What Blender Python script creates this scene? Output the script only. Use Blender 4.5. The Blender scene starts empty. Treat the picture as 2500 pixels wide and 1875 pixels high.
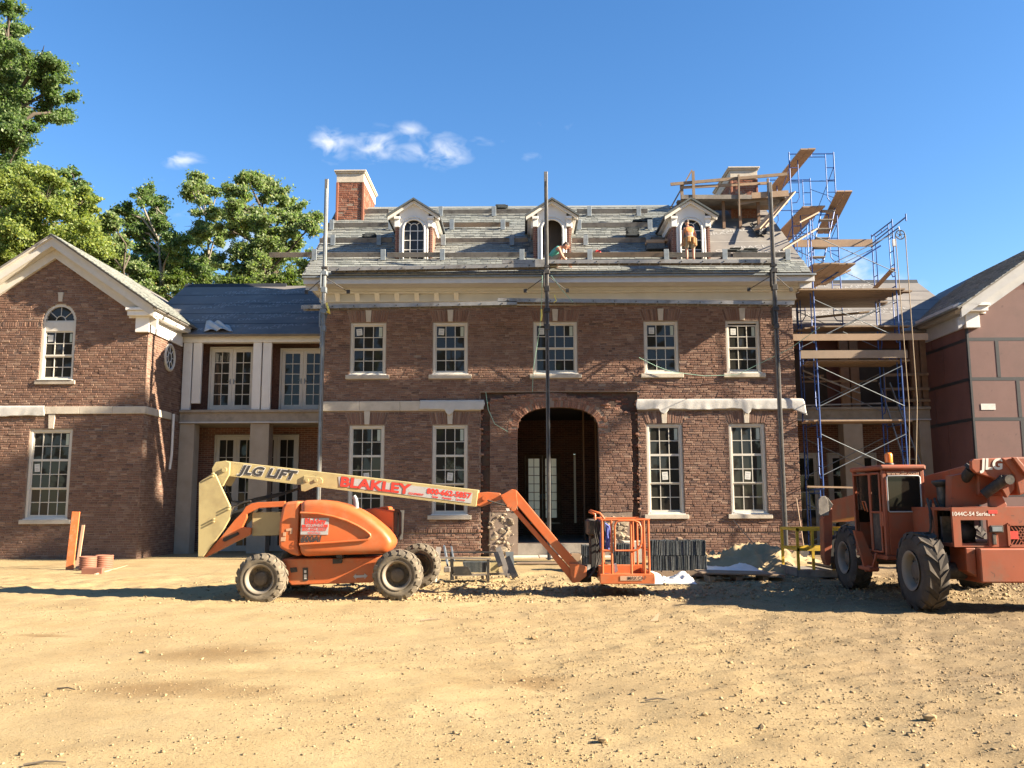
import bpy, math, random
import numpy as np
from mathutils import Vector, Matrix, Euler
random.seed(7); RNG = np.random.default_rng(7)
S = bpy.context.scene
COL = S.collection
# ------------------------------------------------------------------ camera
F = 2122.0; PIT = math.radians(7.71); YAW = math.radians(.56); ROL = math.radians(-.194); H = 1.7
def ray(px, py):
    x = (px-1250)/F; y = (937.5-py)/F
    c, s = math.cos(ROL), math.sin(ROL); x, y = x*c-y*s, x*s+y*c
    fy = math.cos(PIT)-y*math.sin(PIT); fz = math.sin(PIT)+y*math.cos(PIT)
    c, s = math.cos(YAW), math.sin(YAW)
    return Vector((x*c-fy*s, x*s+fy*c, fz))
def at(px, py, Y):
    """photo pixel -> point on the upright plane y = Y"""
    d = ray(px, py); t = Y/d.y
    return Vector((d.x*t, Y, H+d.z*t))
def gnd(px, py, z=0.0):
    """photo pixel -> point on the level z"""
    d = ray(px, py); t = (z-H)/d.z
    return Vector((d.x*t, d.y*t, z))
cam = bpy.data.cameras.new('camera'); camo = bpy.data.objects.new('camera', cam); COL.objects.link(camo)
cam.sensor_width = 36; cam.lens = 36*F/2500; cam.clip_end = 3000; cam.clip_start = .05
r0 = ray(1250, 937.5).normalized(); rx = (ray(1350, 937.5)-ray(1150, 937.5)).normalized(); ru = rx.cross(r0).normalized()
M = Matrix((( rx.x, ru.x, -r0.x, 0), (rx.y, ru.y, -r0.y, 0), (rx.z, ru.z, -r0.z, H), (0, 0, 0, 1)))
camo.matrix_world = M; S.camera = camo
S.render.resolution_x = 1024; S.render.resolution_y = 768
# ------------------------------------------------------------------ light
SUN_AZ = math.radians(77.6); SUN_EL = math.radians(26.4)     # azimuth from the facade normal towards the right
sund = Vector((math.sin(SUN_AZ)*math.cos(SUN_EL), -math.cos(SUN_AZ)*math.cos(SUN_EL), math.sin(SUN_EL)))
sl = bpy.data.lights.new('sun', 'SUN'); sl.energy = 5.0; sl.angle = math.radians(.53); sl.color = (1.0, .86, .66)
so = bpy.data.objects.new('sun', sl); COL.objects.link(so); so.location = (30, -10, 30)
so.rotation_euler = (-sund).to_track_quat('-Z', 'Y').to_euler()
W = bpy.data.worlds.new('World'); S.world = W; W.use_nodes = True
S.view_settings.view_transform = 'Standard'; S.view_settings.look = 'None'; S.view_settings.gamma = 1.0
S.view_settings.use_curve_mapping = False
S.view_settings.exposure = 2.17
def build_world():
    nt = W.node_tree; N = nt.nodes; L = nt.links; N.clear()
    out = N.new('ShaderNodeOutputWorld'); bg = N.new('ShaderNodeBackground'); bg.inputs[1].default_value = .0565
    sky = N.new('ShaderNodeTexSky'); sky.sky_type = 'NISHITA'; sky.sun_disc = False
    sky.sun_elevation = SUN_EL; sky.sun_rotation = math.atan2(sund.x, sund.y)
    sky.altitude = 300; sky.air_density = 1.0; sky.dust_density = .35; sky.ozone_density = 2.2
    # a few thin fair-weather clouds, fixed in the sky
    tc = N.new('ShaderNodeTexCoord')
    def noise(scale, det, dist, vec):
        n = N.new('ShaderNodeTexNoise'); n.inputs['Scale'].default_value = scale; n.inputs['Detail'].default_value = det
        n.inputs['Distortion'].default_value = dist; L.new(vec, n.inputs['Vector']); return n
    def math_(op, a, b=None, c=None):
        m = N.new('ShaderNodeMath'); m.operation = op
        for i, v in enumerate((a, b, c)):
            if v is None: continue
            if isinstance(v, (int, float)): m.inputs[i].default_value = v
            else: L.new(v, m.inputs[i])
        return m.outputs[0]
    mp = N.new('ShaderNodeMapping'); mp.inputs['Scale'].default_value = (1, 1, 1.6); L.new(tc.outputs['Generated'], mp.inputs['Vector'])
    n1 = noise(38, 9, .5, mp.outputs[0])
    tot = None
    for (px, py, w, h, a) in ((805, 352, 34, 30, 1.0), (850, 344, 42, 14, .5), (915, 352, 42, 32, 1.0), (1000, 322, 36, 20, .62), (1055, 330, 60, 12, .4),
                              (1010, 372, 52, 20, .65), (1085, 372, 52, 28, .95), (446, 391, 42, 14, .95), (1312, 308, 24, 12, .38), (1298, 382, 26, 12, .35),
                              (1382, 305, 50, 16, .2), (2062, 668, 55, 38, 1.2), (2140, 690, 70, 20, .7), (1180, 345, 60, 12, .25), (1200, 375, 50, 12, .2),
                              (365, 442, 36, 12, .2), (600, 588, 70, 50, .8), (480, 520, 60, 14, .4)):
        d = ray(px, py).normalized(); r = ray(px+10, py)-ray(px-10, py); r = (r-d*r.dot(d)).normalized(); u = r.cross(d)
        dx = N.new('ShaderNodeVectorMath'); dx.operation = 'DOT_PRODUCT'; L.new(tc.outputs['Generated'], dx.inputs[0]); dx.inputs[1].default_value = r*F/w
        dz = N.new('ShaderNodeVectorMath'); dz.operation = 'DOT_PRODUCT'; L.new(tc.outputs['Generated'], dz.inputs[0]); dz.inputs[1].default_value = u*F/h
        df = N.new('ShaderNodeVectorMath'); df.operation = 'DOT_PRODUCT'; L.new(tc.outputs['Generated'], df.inputs[0]); df.inputs[1].default_value = d
        q = math_('ADD', math_('POWER', dx.outputs['Value'], 2.0), math_('POWER', dz.outputs['Value'], 2.0))
        g = math_('MULTIPLY', math_('MULTIPLY', math_('POWER', 2.718, math_('MULTIPLY', q, -.8)), a), math_('GREATER_THAN', df.outputs['Value'], 0.0))
        tot = g if tot is None else math_('MAXIMUM', tot, g)
    nn = N.new('ShaderNodeMapRange'); L.new(n1.outputs['Fac'], nn.inputs[0]); nn.inputs[1].default_value = .36; nn.inputs[2].default_value = .74
    fac = N.new('ShaderNodeMapRange'); L.new(math_('MULTIPLY', tot, math_('ADD', nn.outputs[0], .02)), fac.inputs[0]); fac.inputs[1].default_value = .08; fac.inputs[2].default_value = .8; fac.inputs[4].default_value = .8
    hs = N.new('ShaderNodeHueSaturation'); hs.inputs['Saturation'].default_value = 1.26; hs.inputs['Hue'].default_value = .504; L.new(sky.outputs[0], hs.inputs['Color'])
    mx = N.new('ShaderNodeMix'); mx.data_type = 'RGBA'; L.new(fac.outputs[0], mx.inputs[0]); L.new(hs.outputs[0], mx.inputs[6]); mx.inputs[7].default_value = (4.7, 4.8, 5.0, 1)
    L.new(mx.outputs[2], bg.inputs[0]); L.new(bg.outputs[0], out.inputs[0])
build_world()
# ------------------------------------------------------------------ materials
MATS = {}
def _nt(name):
    m = bpy.data.materials.new(name); m.use_nodes = True; nt = m.node_tree
    b = nt.nodes['Principled BSDF']; MATS[name] = m
    return m, nt, b
def ramp(nt, stops, fac):
    r = nt.nodes.new('ShaderNodeValToRGB'); e = r.color_ramp.elements
    while len(e) < len(stops): e.new(.5)
    for k, (p, c) in enumerate(stops): e[k].position = p; e[k].color = (*c, 1)
    nt.links.new(fac, r.inputs[0]); return r.outputs[0]
def noise(nt, scale, detail=4, rough=.55, coord='Object', dist=0):
    tc = nt.nodes.new('ShaderNodeTexCoord'); n = nt.nodes.new('ShaderNodeTexNoise')
    n.inputs['Scale'].default_value = scale; n.inputs['Detail'].default_value = detail; n.inputs['Roughness'].default_value = rough
    n.inputs['Distortion'].default_value = dist
    nt.links.new(tc.outputs[coord], n.inputs['Vector']); return n.outputs['Fac']
def mixc(nt, fac, a, b, mode='MIX'):
    m = nt.nodes.new('ShaderNodeMix'); m.data_type = 'RGBA'; m.blend_type = mode
    for i, v in ((0, fac), (6, a), (7, b)):
        if isinstance(v, (int, float)): m.inputs[i].default_value = v
        elif isinstance(v, tuple): m.inputs[i].default_value = (*v, 1)
        else: nt.links.new(v, m.inputs[i])
    return m.outputs[2]
def bump(nt, b, h, strength=.3, dist=.01):
    n = nt.nodes.new('ShaderNodeBump'); n.inputs['Strength'].default_value = strength; n.inputs['Distance'].default_value = dist
    nt.links.new(h, n.inputs['Height']); nt.links.new(n.outputs[0], b.inputs['Normal'])
def plain(name, c1, c2=None, scale=3., rough=.6, metal=0., bs=0., bscale=None, dirt=None, dscale=1.2, dlo=.52, dhi=.72, spec=.5, coat=0., rvar=0., chips=None):
    m, nt, b = _nt(name); c2 = c2 or tuple(v*.8 for v in c1)
    col = ramp(nt, [(.32, c1), (.68, c2)], noise(nt, scale, 6, .6))
    if dirt:
        mr = nt.nodes.new('ShaderNodeMapRange'); nt.links.new(noise(nt, dscale, 8, .7), mr.inputs[0]); mr.inputs[1].default_value = dlo; mr.inputs[2].default_value = dhi
        col = mixc(nt, mr.outputs[0], col, dirt)
    if chips:
        mr = nt.nodes.new('ShaderNodeMapRange'); nt.links.new(noise(nt, chips[1], 5, .62, dist=.6), mr.inputs[0]); mr.inputs[1].default_value = chips[2]; mr.inputs[2].default_value = chips[2]+.05; mr.inputs[4].default_value = .85
        col = mixc(nt, mr.outputs[0], col, chips[0])
    nt.links.new(col, b.inputs['Base Color']); b.inputs['Roughness'].default_value = rough; b.inputs['Metallic'].default_value = metal
    b.inputs['Specular IOR Level'].default_value = spec; b.inputs['Coat Weight'].default_value = coat; b.inputs['Coat Roughness'].default_value = .15
    if rvar:
        mr = nt.nodes.new('ShaderNodeMapRange'); nt.links.new(noise(nt, scale*2.3, 6, .65), mr.inputs[0]); mr.inputs[3].default_value = rough-rvar; mr.inputs[4].default_value = rough+rvar
        nt.links.new(mr.outputs[0], b.inputs['Roughness'])
    if bs: bump(nt, b, noise(nt, bscale or scale*6, 6, .65), bs, .01)
    return m
def varied(name, stops, rough=.8, grain=40, bs=.4, gmix=.35, spec=.35, big=None, metal=0., bdist=.006):
    """colour picked per piece (mesh island or object), with fine grain"""
    m, nt, b = _nt(name); N = nt.nodes; L = nt.links
    g = N.new('ShaderNodeNewGeometry'); oi = N.new('ShaderNodeObjectInfo')
    ad = N.new('ShaderNodeMath'); ad.operation = 'ADD'; L.new(g.outputs['Random Per Island'], ad.inputs[0]); L.new(oi.outputs['Random'], ad.inputs[1])
    fr = N.new('ShaderNodeMath'); fr.operation = 'FRACT'; L.new(ad.outputs[0], fr.inputs[0])
    col = ramp(nt, stops, fr.outputs[0])
    tc = N.new('ShaderNodeTexCoord'); n = N.new('ShaderNodeTexNoise'); n.inputs['Scale'].default_value = grain; n.inputs['Detail'].default_value = 5; n.inputs['Roughness'].default_value = .65
    L.new(g.outputs['Position'], n.inputs['Vector'])
    mr = N.new('ShaderNodeMapRange'); L.new(n.outputs['Fac'], mr.inputs[0]); mr.inputs[1].default_value = .3; mr.inputs[2].default_value = .7
    mr.inputs[3].default_value = 1-gmix; mr.inputs[4].default_value = 1+gmix
    vm = N.new('ShaderNodeVectorMath'); vm.operation = 'SCALE'; L.new(col, vm.inputs[0]); L.new(mr.outputs[0], vm.inputs['Scale'])
    c = vm.outputs[0]
    if big:
        n2 = N.new('ShaderNodeTexNoise'); n2.inputs['Scale'].default_value = big[0]; n2.inputs['Detail'].default_value = 6; L.new(g.outputs['Position'], n2.inputs['Vector'])
        m2 = N.new('ShaderNodeMapRange'); L.new(n2.outputs['Fac'], m2.inputs[0]); m2.inputs[1].default_value = .42; m2.inputs[2].default_value = .66; m2.inputs[4].default_value = big[2]
        c = mixc(nt, m2.outputs[0], c, big[1])
    L.new(c, b.inputs['Base Color']); b.inputs['Roughness'].default_value = rough; b.inputs['Specular IOR Level'].default_value = spec; b.inputs['Metallic'].default_value = metal
    if bs: bump(nt, b, n.outputs['Fac'], bs, bdist)
    return m
# ------------------------------------------------------------------ mesh building
class MB:
    def __init__(s): s.v = []; s.f = []; s.m = []; s.sm = []
    def add(s, vs, fs, mi=0, smooth=False):
        o = len(s.v); s.v += [tuple(p) for p in vs]
        for f in fs: s.f.append(tuple(i+o for i in f)); s.m.append(mi); s.sm.append(smooth)
        return s
    def box(s, x0, x1, y0, y1, z0, z1, mi=0):
        v = [(x0, y0, z0), (x1, y0, z0), (x1, y1, z0), (x0, y1, z0), (x0, y0, z1), (x1, y0, z1), (x1, y1, z1), (x0, y1, z1)]
        return s.add(v, [(0, 3, 2, 1), (4, 5, 6, 7), (0, 1, 5, 4), (1, 2, 6, 5), (2, 3, 7, 6), (3, 0, 4, 7)], mi)
    def bevbox(s, x0, x1, y0, y1, z0, z1, b=.01, mi=0):
        """box with chamfered edges"""
        c = Vector(((x0+x1)/2, (y0+y1)/2, (z0+z1)/2)); h = [(x1-x0)/2, (y1-y0)/2, (z1-z0)/2]; b = min(b, *[q*.49 for q in h])
        vs = []; idx = {}
        for sx in (-1, 1):
            for sy in (-1, 1):
                for sz in (-1, 1):
                    for a in range(3):
                        o = [sx*(h[0]-(0 if a == 0 else b)), sy*(h[1]-(0 if a == 1 else b)), sz*(h[2]-(0 if a == 2 else b))]
                        idx[(sx, sy, sz, a)] = len(vs); vs.append((c.x+o[0], c.y+o[1], c.z+o[2]))
        fs = []
        for sx in (-1, 1):
            q = [idx[(sx, a, d, 0)] for a, d in ((-1, -1), (1, -1), (1, 1), (-1, 1))]; fs.append(q if sx > 0 else q[::-1])
        for sy in (-1, 1):
            q = [idx[(a, sy, d, 1)] for a, d in ((-1, -1), (-1, 1), (1, 1), (1, -1))]; fs.append(q if sy > 0 else q[::-1])
        for sz in (-1, 1):
            q = [idx[(a, d, sz, 2)] for a, d in ((-1, -1), (1, -1), (1, 1), (-1, 1))]; fs.append(q if sz > 0 else q[::-1])
        for a in (-1, 1):
            for d in (-1, 1):
                fs.append([idx[(a, d, -1, 0)], idx[(a, d, 1, 0)], idx[(a, d, 1, 1)], idx[(a, d, -1, 1)]])
                fs.append([idx[(a, -1, d, 0)], idx[(a, 1, d, 0)], idx[(a, 1, d, 2)], idx[(a, -1, d, 2)]])
                fs.append([idx[(-1, a, d, 1)], idx[(1, a, d, 1)], idx[(1, a, d, 2)], idx[(-1, a, d, 2)]])
                for e in (-1, 1): fs.append([idx[(a, d, e, 0)], idx[(a, d, e, 1)], idx[(a, d, e, 2)]])
        return s.add(vs, fs, mi)
    def beam(s, p, q, w, h, up=(0, 0, 1), mi=0):
        """rectangular bar from p to q; w across, h along 'up'"""
        p = Vector(p); q = Vector(q); d = (q-p).normalized(); up = Vector(up)
        if abs(d.dot(up.normalized())) > .99: up = Vector((0, 1, 0))
        r = d.cross(up).normalized(); u = r.cross(d).normalized(); a = r*(w/2); b = u*(h/2)
        v = [p-a-b, p+a-b, p+a+b, p-a+b, q-a-b, q+a-b, q+a+b, q-a+b]
        return s.add(v, [(0, 1, 2, 3), (7, 6, 5, 4), (0, 4, 5, 1), (1, 5, 6, 2), (2, 6, 7, 3), (3, 7, 4, 0)], mi)
    def tube(s, p, q, r, n=8, r2=None, mi=0, caps=True):
        return s.path([p, q], [r, r if r2 is None else r2], n, mi, caps)
    def path(s, pts, r, n=8, mi=0, caps=True, closed=False):
        pts = [Vector(p) for p in pts]; k = len(pts); rr = r if isinstance(r, (list, tuple)) else [r]*k
        ref = None; rings = []
        for i, p in enumerate(pts):
            a = pts[(i-1) % k] if (i > 0 or closed) else p; b = pts[(i+1) % k] if (i < k-1 or closed) else p
            d = (b-a).normalized()
            if ref is None: ref = Vector((0, 0, 1)) if abs(d.z) < .9 else Vector((1, 0, 0))
            u = (ref-d*ref.dot(d)).normalized(); w = d.cross(u); ref = u
            rings.append([p+(u*math.cos(2*math.pi*j/n)+w*math.sin(2*math.pi*j/n))*rr[i] for j in range(n)])
        v = [q for R in rings for q in R]; f = []
        for i in range(k if closed else k-1):
            for j in range(n):
                a, b = i*n+j, i*n+(j+1) % n; c = ((i+1) % k)*n
                f.append((a, b, c+(j+1) % n, c+j))
        s.add(v, f, mi, True)
        if caps and not closed: s.add(rings[0], [tuple(range(n))[::-1]], mi); s.add(rings[-1], [tuple(range(n))], mi)
        return s
    def prism(s, poly, a, b, axis='y', mi=0):
        """polygon (2D) extruded along axis from a to b; 2D axes are the remaining two in order x,y,z"""
        def P(u, v, t): return {'x': (t, u, v), 'y': (u, t, v), 'z': (u, v, t)}[axis]
        n = len(poly); v = [P(*p, a) for p in poly]+[P(*p, b) for p in poly]
        f = [tuple(range(n)), tuple(range(2*n-1, n-1, -1))]+[(i, i+n, (i+1) % n+n, (i+1) % n) for i in range(n)]
        return s.add(v, f, mi)
    def lathe(s, prof, c=(0, 0, 0), axis='y', n=24, mi=0, smooth=True):
        """profile [(r, t)] turned about axis through c"""
        v = []; c = Vector(c)
        for (r, t) in prof:
            for j in range(n):
                a = 2*math.pi*j/n; x, y = r*math.cos(a), r*math.sin(a)
                v.append(c+Vector({'x': (t, x, y), 'y': (x, t, y), 'z': (x, y, t)}[axis]))
        f = [(i*n+j, i*n+(j+1) % n, (i+1)*n+(j+1) % n, (i+1)*n+j) for i in range(len(prof)-1) for j in range(n)]
        return s.add(v, f, mi, smooth)
    def quad(s, a, b, c, d, mi=0): return s.add([a, b, c, d], [(0, 1, 2, 3)], mi)
    def mesh(s, name, mats, org=(0, 0, 0)):
        me = bpy.data.meshes.new(name); v = np.array(s.v, dtype=float).reshape(-1, 3)-np.array(tuple(org))
        me.from_pydata(v.tolist(), [], s.f)
        for m in (mats if isinstance(mats, (list, tuple)) else [mats]): me.materials.append(m if not isinstance(m, str) else MATS[m])
        me.polygons.foreach_set('material_index', s.m); me.polygons.foreach_set('use_smooth', s.sm); me.update()
        return me
    def fix(s):
        return s
    def build(s, name, mats, parent=None, org=None, recalc=True, bevel=0, loc=None):
        o_ = WO(parent) if org is None else Vector(org)
        me = s.mesh(name, mats, o_)
        if recalc:
            import bmesh
            bm = bmesh.new(); bm.from_mesh(me); bmesh.ops.recalc_face_normals(bm, faces=bm.faces)
            bm.to_mesh(me); bm.free()
        o = link(name, me, parent)
        if loc is not None: o.location = loc
        if bevel:
            md = o.modifiers.new('bevel', 'BEVEL'); md.width = bevel; md.segments = 2; md.limit_method = 'ANGLE'; md.angle_limit = math.radians(40)
        return o
WORG = {}
def WO(o):
    """origin to subtract from world coordinates for children of o"""
    return WORG.get(o.name, Vector((0, 0, 0))) if o is not None else Vector((0, 0, 0))
def link(name, me, parent=None):
    o = bpy.data.objects.new(name, me); COL.objects.link(o)
    if parent is not None:
        o.parent = parent
        if parent.name in WORG: WORG[o.name] = WORG[parent.name]
    return o
def tag(o, label=None, cat=None, group=None, kind=None):
    if label: o['label'] = label
    if cat: o['category'] = cat
    if group: o['group'] = group
    if kind: o['kind'] = kind
    return o
def thing(name, label, cat, loc=(0, 0, 0), rz=0., group=None, world=False):
    """Empty at the thing's base; world=True: children are given in world coordinates"""
    o = bpy.data.objects.new(name, None); COL.objects.link(o); o.location = loc; o.rotation_euler = (0, 0, rz); o.empty_display_size = .2
    if world: WORG[o.name] = Vector(loc)
    return tag(o, label, cat, group)
def solo(mb, name, mats, label, cat, group=None, base=None, **k):
    """a thing that is one mesh, given in world coordinates; its origin goes to its base"""
    v = np.array(s_v(mb)); c = base or ((v[:, 0].min()+v[:, 0].max())/2, (v[:, 1].min()+v[:, 1].max())/2, v[:, 2].min())
    o = mb.build(name, mats, None, org=c, **k); o.location = c
    return tag(o, label, cat, group)
def s_v(mb): return mb.v
def copy_tree(o, parent=None):
    c = o.copy(); COL.objects.link(c); c.parent = parent
    for ch in list(o.children): copy_tree(ch, c)
    return c
def text_mesh(txt, size, shear=0., offset=0., spacing=1., align='CENTER', sx=1.):
    cu = bpy.data.curves.new('t', 'FONT'); cu.body = txt; cu.size = size; cu.shear = shear; cu.offset = offset; cu.space_character = spacing
    cu.align_x = align; cu.align_y = 'CENTER'; cu.resolution_u = 3; cu.fill_mode = 'FRONT'
    o = bpy.data.objects.new('t', cu); COL.objects.link(o)
    dg = bpy.context.evaluated_depsgraph_get(); me = bpy.data.meshes.new_from_object(o.evaluated_get(dg))
    bpy.data.objects.remove(o); bpy.data.curves.remove(cu)
    if sx != 1.:
        for v in me.vertices: v.co.x *= sx
    return me
def lettering(txt, size, mat, parent, origin, xdir, ydir, name='lettering', label=None, **k):
    """flat print at origin (parent's coordinates), reading along xdir with letters up along ydir"""
    me = text_mesh(txt, size, **k); me.materials.clear(); me.materials.append(MATS[mat])
    x = Vector(xdir).normalized(); y = Vector(ydir).normalized(); z = x.cross(y).normalized(); y = z.cross(x)
    o = link(name, me, parent); p = Vector(origin)-WO(parent)
    o.matrix_local = Matrix(((x.x, y.x, z.x, p.x), (x.y, y.y, z.y, p.y), (x.z, y.z, z.z, p.z), (0, 0, 0, 1)))
    if label: o['label'] = label
    return o
def jit(a): return random.uniform(-a, a)
# ------------------------------------------------------------------ the materials of the place
varied('brick', [(0, (.125, .070, .053)), (.14, (.19, .104, .074)), (.30, (.145, .082, .061)), (.46, (.215, .126, .089)), (.58, (.165, .094, .069)), (.70, (.265, .175, .128)), (.80, (.20, .113, .081)), (.90, (.09, .056, .048)), (1, (.235, .145, .106))], .88, 45, .7, .3, .25, big=(.55, (.175, .112, .086), .35))
varied('wing_brick', [(0, (.125, .072, .053)), (.2, (.185, .103, .073)), (.38, (.145, .082, .06)), (.54, (.215, .128, .09)), (.68, (.16, .092, .067)), (.82, (.26, .17, .122)), (.92, (.095, .058, .048)), (1, (.195, .115, .082))], .88, 45, .7, .3, .25, big=(.5, (.165, .106, .08), .35))
varied('old_brick', [(0, (.09, .043, .032)), (.3, (.15, .065, .045)), (.6, (.11, .055, .042)), (1, (.17, .085, .06))], .92, 30, 1.0, .5, .2, big=(1.4, (.06, .042, .036), .7))
varied('chimney_brick', [(0, (0.180, 0.065, 0.040)), (.4, (0.230, 0.090, 0.054)), (.7, (0.202, 0.079, 0.050)), (1, (0.259, 0.122, 0.079))], .88, 45, .6, .35, .25)
plain('mortar', (.27, .205, .16), (.20, .15, .115), 5, .95, bs=.6, bscale=60, spec=.2)
plain('old_mortar', (.12, .085, .065), (.07, .05, .04), 3, .95, bs=.8, bscale=25, spec=.2)
def brick_tex(name, c1, c2, mo):
    m, nt, b = _nt(name); t = nt.nodes.new('ShaderNodeTexBrick'); tc = nt.nodes.new('ShaderNodeTexCoord')
    mp = nt.nodes.new('ShaderNodeMapping'); mp.inputs['Rotation'].default_value = (math.pi/2, 0, 0); cb = nt.nodes.new('ShaderNodeCombineXYZ'); sp = nt.nodes.new('ShaderNodeSeparateXYZ')
    ad = nt.nodes.new('ShaderNodeMath'); nt.links.new(tc.outputs['Object'], sp.inputs[0]); nt.links.new(sp.outputs[0], ad.inputs[0]); nt.links.new(sp.outputs[1], ad.inputs[1])
    nt.links.new(ad.outputs[0], cb.inputs[0]); nt.links.new(sp.outputs[2], cb.inputs[1]); nt.links.new(cb.outputs[0], t.inputs['Vector'])
    t.inputs['Color1'].default_value = (*c1, 1); t.inputs['Color2'].default_value = (*c2, 1); t.inputs['Mortar'].default_value = (*mo, 1)
    t.inputs['Scale'].default_value = 1; t.inputs['Brick Width'].default_value = .213; t.inputs['Row Height'].default_value = .0695; t.inputs['Mortar Size'].default_value = .006
    nt.links.new(t.outputs['Color'], b.inputs['Base Color']); b.inputs['Roughness'].default_value = .9; bump(nt, b, t.outputs['Fac'], -.6, .008); return m
brick_tex('brick_print', (.23, .1, .065), (.13, .06, .045), (.33, .25, .19))
plain('cream_paint', (.55, .515, .45), (.49, .46, .40), 4, .5, dirt=(0.383, 0.323, 0.238), dscale=3, dlo=.6, dhi=.85)
plain('white_paint', (0.702, 0.684, 0.648), (0.648, 0.630, 0.594), 3, .5, dirt=(0.450, 0.414, 0.360), dscale=2.5, dlo=.6, dhi=.85)
plain('trim_grey', (0.495, 0.495, 0.495), (0.432, 0.432, 0.441), 3, .55)
plain('frieze_primer', (.60, .60, .585), (.54, .54, .525), 2, .6)
plain('limestone', (0.496, 0.440, 0.360), (0.416, 0.368, 0.296), 5, .85, bs=.25, bscale=80, dirt=(0.288, 0.248, 0.200), dscale=2, dlo=.55, dhi=.8)
plain('concrete', (0.342, 0.294, 0.237), (0.247, 0.214, 0.176), 2.5, .92, bs=.4, bscale=40, dirt=(0.162, 0.138, 0.114), dscale=1.5)
plain('stucco', (0.380, 0.323, 0.257), (0.304, 0.257, 0.199), 2, .92, bs=.35, bscale=60)
plain('dark_room', (.05, .04, .033), (.035, .028, .024), 2, .9)  # darkness of unlit rooms and openings is put into this base colour
plain('stud_wood', (.22, .13, .075), (.15, .09, .055), 4, .8)
plain('lumber', (0.247, 0.176, 0.116), (0.188, 0.131, 0.086), 3, .8, bs=.2, bscale=30, dirt=(0.150, 0.105, 0.071), dscale=2.2)
plain('fresh_lumber', (0.315, 0.214, 0.135), (0.255, 0.169, 0.105), 3, .75, bs=.15, bscale=30, dirt=(0.225, 0.150, 0.090), dscale=2.5, dlo=.58, dhi=.8)
plain('grey_lumber', (0.240, 0.212, 0.180), (0.152, 0.132, 0.112), 4, .85, bs=.25, bscale=35, dirt=(0.096, 0.080, 0.068), dscale=2)
plain('plywood', (0.270, 0.199, 0.139), (0.210, 0.154, 0.105), 2, .75, bs=.1, bscale=25, dirt=(0.188, 0.143, 0.105), dscale=1.4, dlo=.6, dhi=.8)
def slate_mat():
    m = varied('slate', [(0, (0.151, 0.162, 0.155)), (.2, (0.234, 0.248, 0.232)), (.4, (0.186, 0.198, 0.186)), (.6, (0.275, 0.288, 0.267)), (.75, (0.214, 0.227, 0.214)), (.9, (0.117, 0.126, 0.123)), (1, (0.241, 0.252, 0.236))], .5, 30, .35, .22, .5, big=(.8, (0.304, 0.296, 0.272), .35))
slate_mat()
varied('slate_stock', [(0, (.05, .06, .062)), (.3, (.09, .10, .10)), (.55, (.065, .075, .085)), (.8, (.12, .125, .12)), (1, (.075, .085, .08))], .7, 25, .5, .4, .4)
plain('underlayment', (0.160, 0.148, 0.136), (0.124, 0.114, 0.106), 1.2, .75, bs=.12, bscale=3, dirt=(0.216, 0.196, 0.172), dscale=.7)
plain('underlayment_print', (0.306, 0.297, 0.285), (0.238, 0.230, 0.217), 8, .8)
plain('aluminium', (0.288, 0.280, 0.268), (0.216, 0.210, 0.200), 6, .5, metal=.45, dirt=(0.144, 0.128, 0.112), dscale=2.5)
plain('galvanised', (.22, .25, .27), (.165, .185, .2), 8, .55, metal=.35)
plain('dark_pole', (.17, .165, .16), (.10, .098, .095), 3, .55, metal=.35, dirt=(.3, .27, .23), dscale=4, dlo=.58, dhi=.75)
plain('pale_pole', (.20, .19, .175), (.14, .133, .123), 3, .45, metal=.4)
plain('dark_steel', (.055, .052, .05), (.035, .033, .032), 5, .6, metal=.4, dirt=(.16, .13, .1), dscale=3)
plain('black_rubber', (.028, .026, .024), (.018, .017, .016), 5, .8, dirt=(.19, .15, .105), dscale=2.5, dlo=.5, dhi=.85)
plain('dusty_tyre', (0.150, 0.126, 0.094), (0.083, 0.069, 0.053), 7, .92, bs=.3, bscale=50, dirt=(0.225, 0.184, 0.128), dscale=4, dlo=.45, dhi=.7)
plain('muddy_tyre', (0.060, 0.048, 0.037), (0.032, 0.026, 0.022), 6, .92, bs=.3, bscale=40, dirt=(0.120, 0.092, 0.064), dscale=3)
plain('rim_paint', (0.238, 0.203, 0.158), (0.168, 0.140, 0.108), 4, .7, dirt=(0.252, 0.203, 0.140), dscale=2)
plain('hub_brown', (.12, .095, .07), (.07, .056, .042), 5, .8, dirt=(.2, .155, .105), dscale=3)  # hub disc, browner and darker than the rim lip
plain('lift_orange', (0.504, 0.119, 0.032), (0.446, 0.101, 0.026), 2, .45, dirt=(0.346, 0.173, 0.086), dscale=2.2, dlo=.48, dhi=.8, coat=.15, rvar=.12, chips=((0.115, 0.050, 0.029), 7, .70))
plain('faded_orange', (.31, .072, .028), (.26, .06, .023), 2, .55, dirt=(0.161, 0.093, 0.059), dscale=2.4, dlo=.46, dhi=.75, rvar=.12, chips=((0.056, 0.031, 0.022), 8, .66))
plain('lift_cream', (0.432, 0.353, 0.173), (0.389, 0.313, 0.151), 2, .5, dirt=(0.288, 0.223, 0.115), dscale=2.0, dlo=.48, dhi=.78, rvar=.12, chips=((0.144, 0.101, 0.058), 8, .70))
plain('yellow_paint', (0.576, 0.376, 0.028), (0.496, 0.320, 0.024), 3, .5, dirt=(0.240, 0.176, 0.064), dscale=3, dlo=.58, dhi=.8)
plain('scaffold_blue', (.028, .085, .30), (.022, .065, .23), 4, .42, metal=.1, dirt=(.14, .11, .1), dscale=5, dlo=.6, dhi=.78)
plain('decal_dark', (.045, .043, .045), None, 3, .5)
plain('decal_red', (.62, .05, .035), (.55, .045, .03), 3, .5)
plain('decal_silver', (0.425, 0.425, 0.416), (0.340, 0.348, 0.357), 3, .45)
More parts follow.
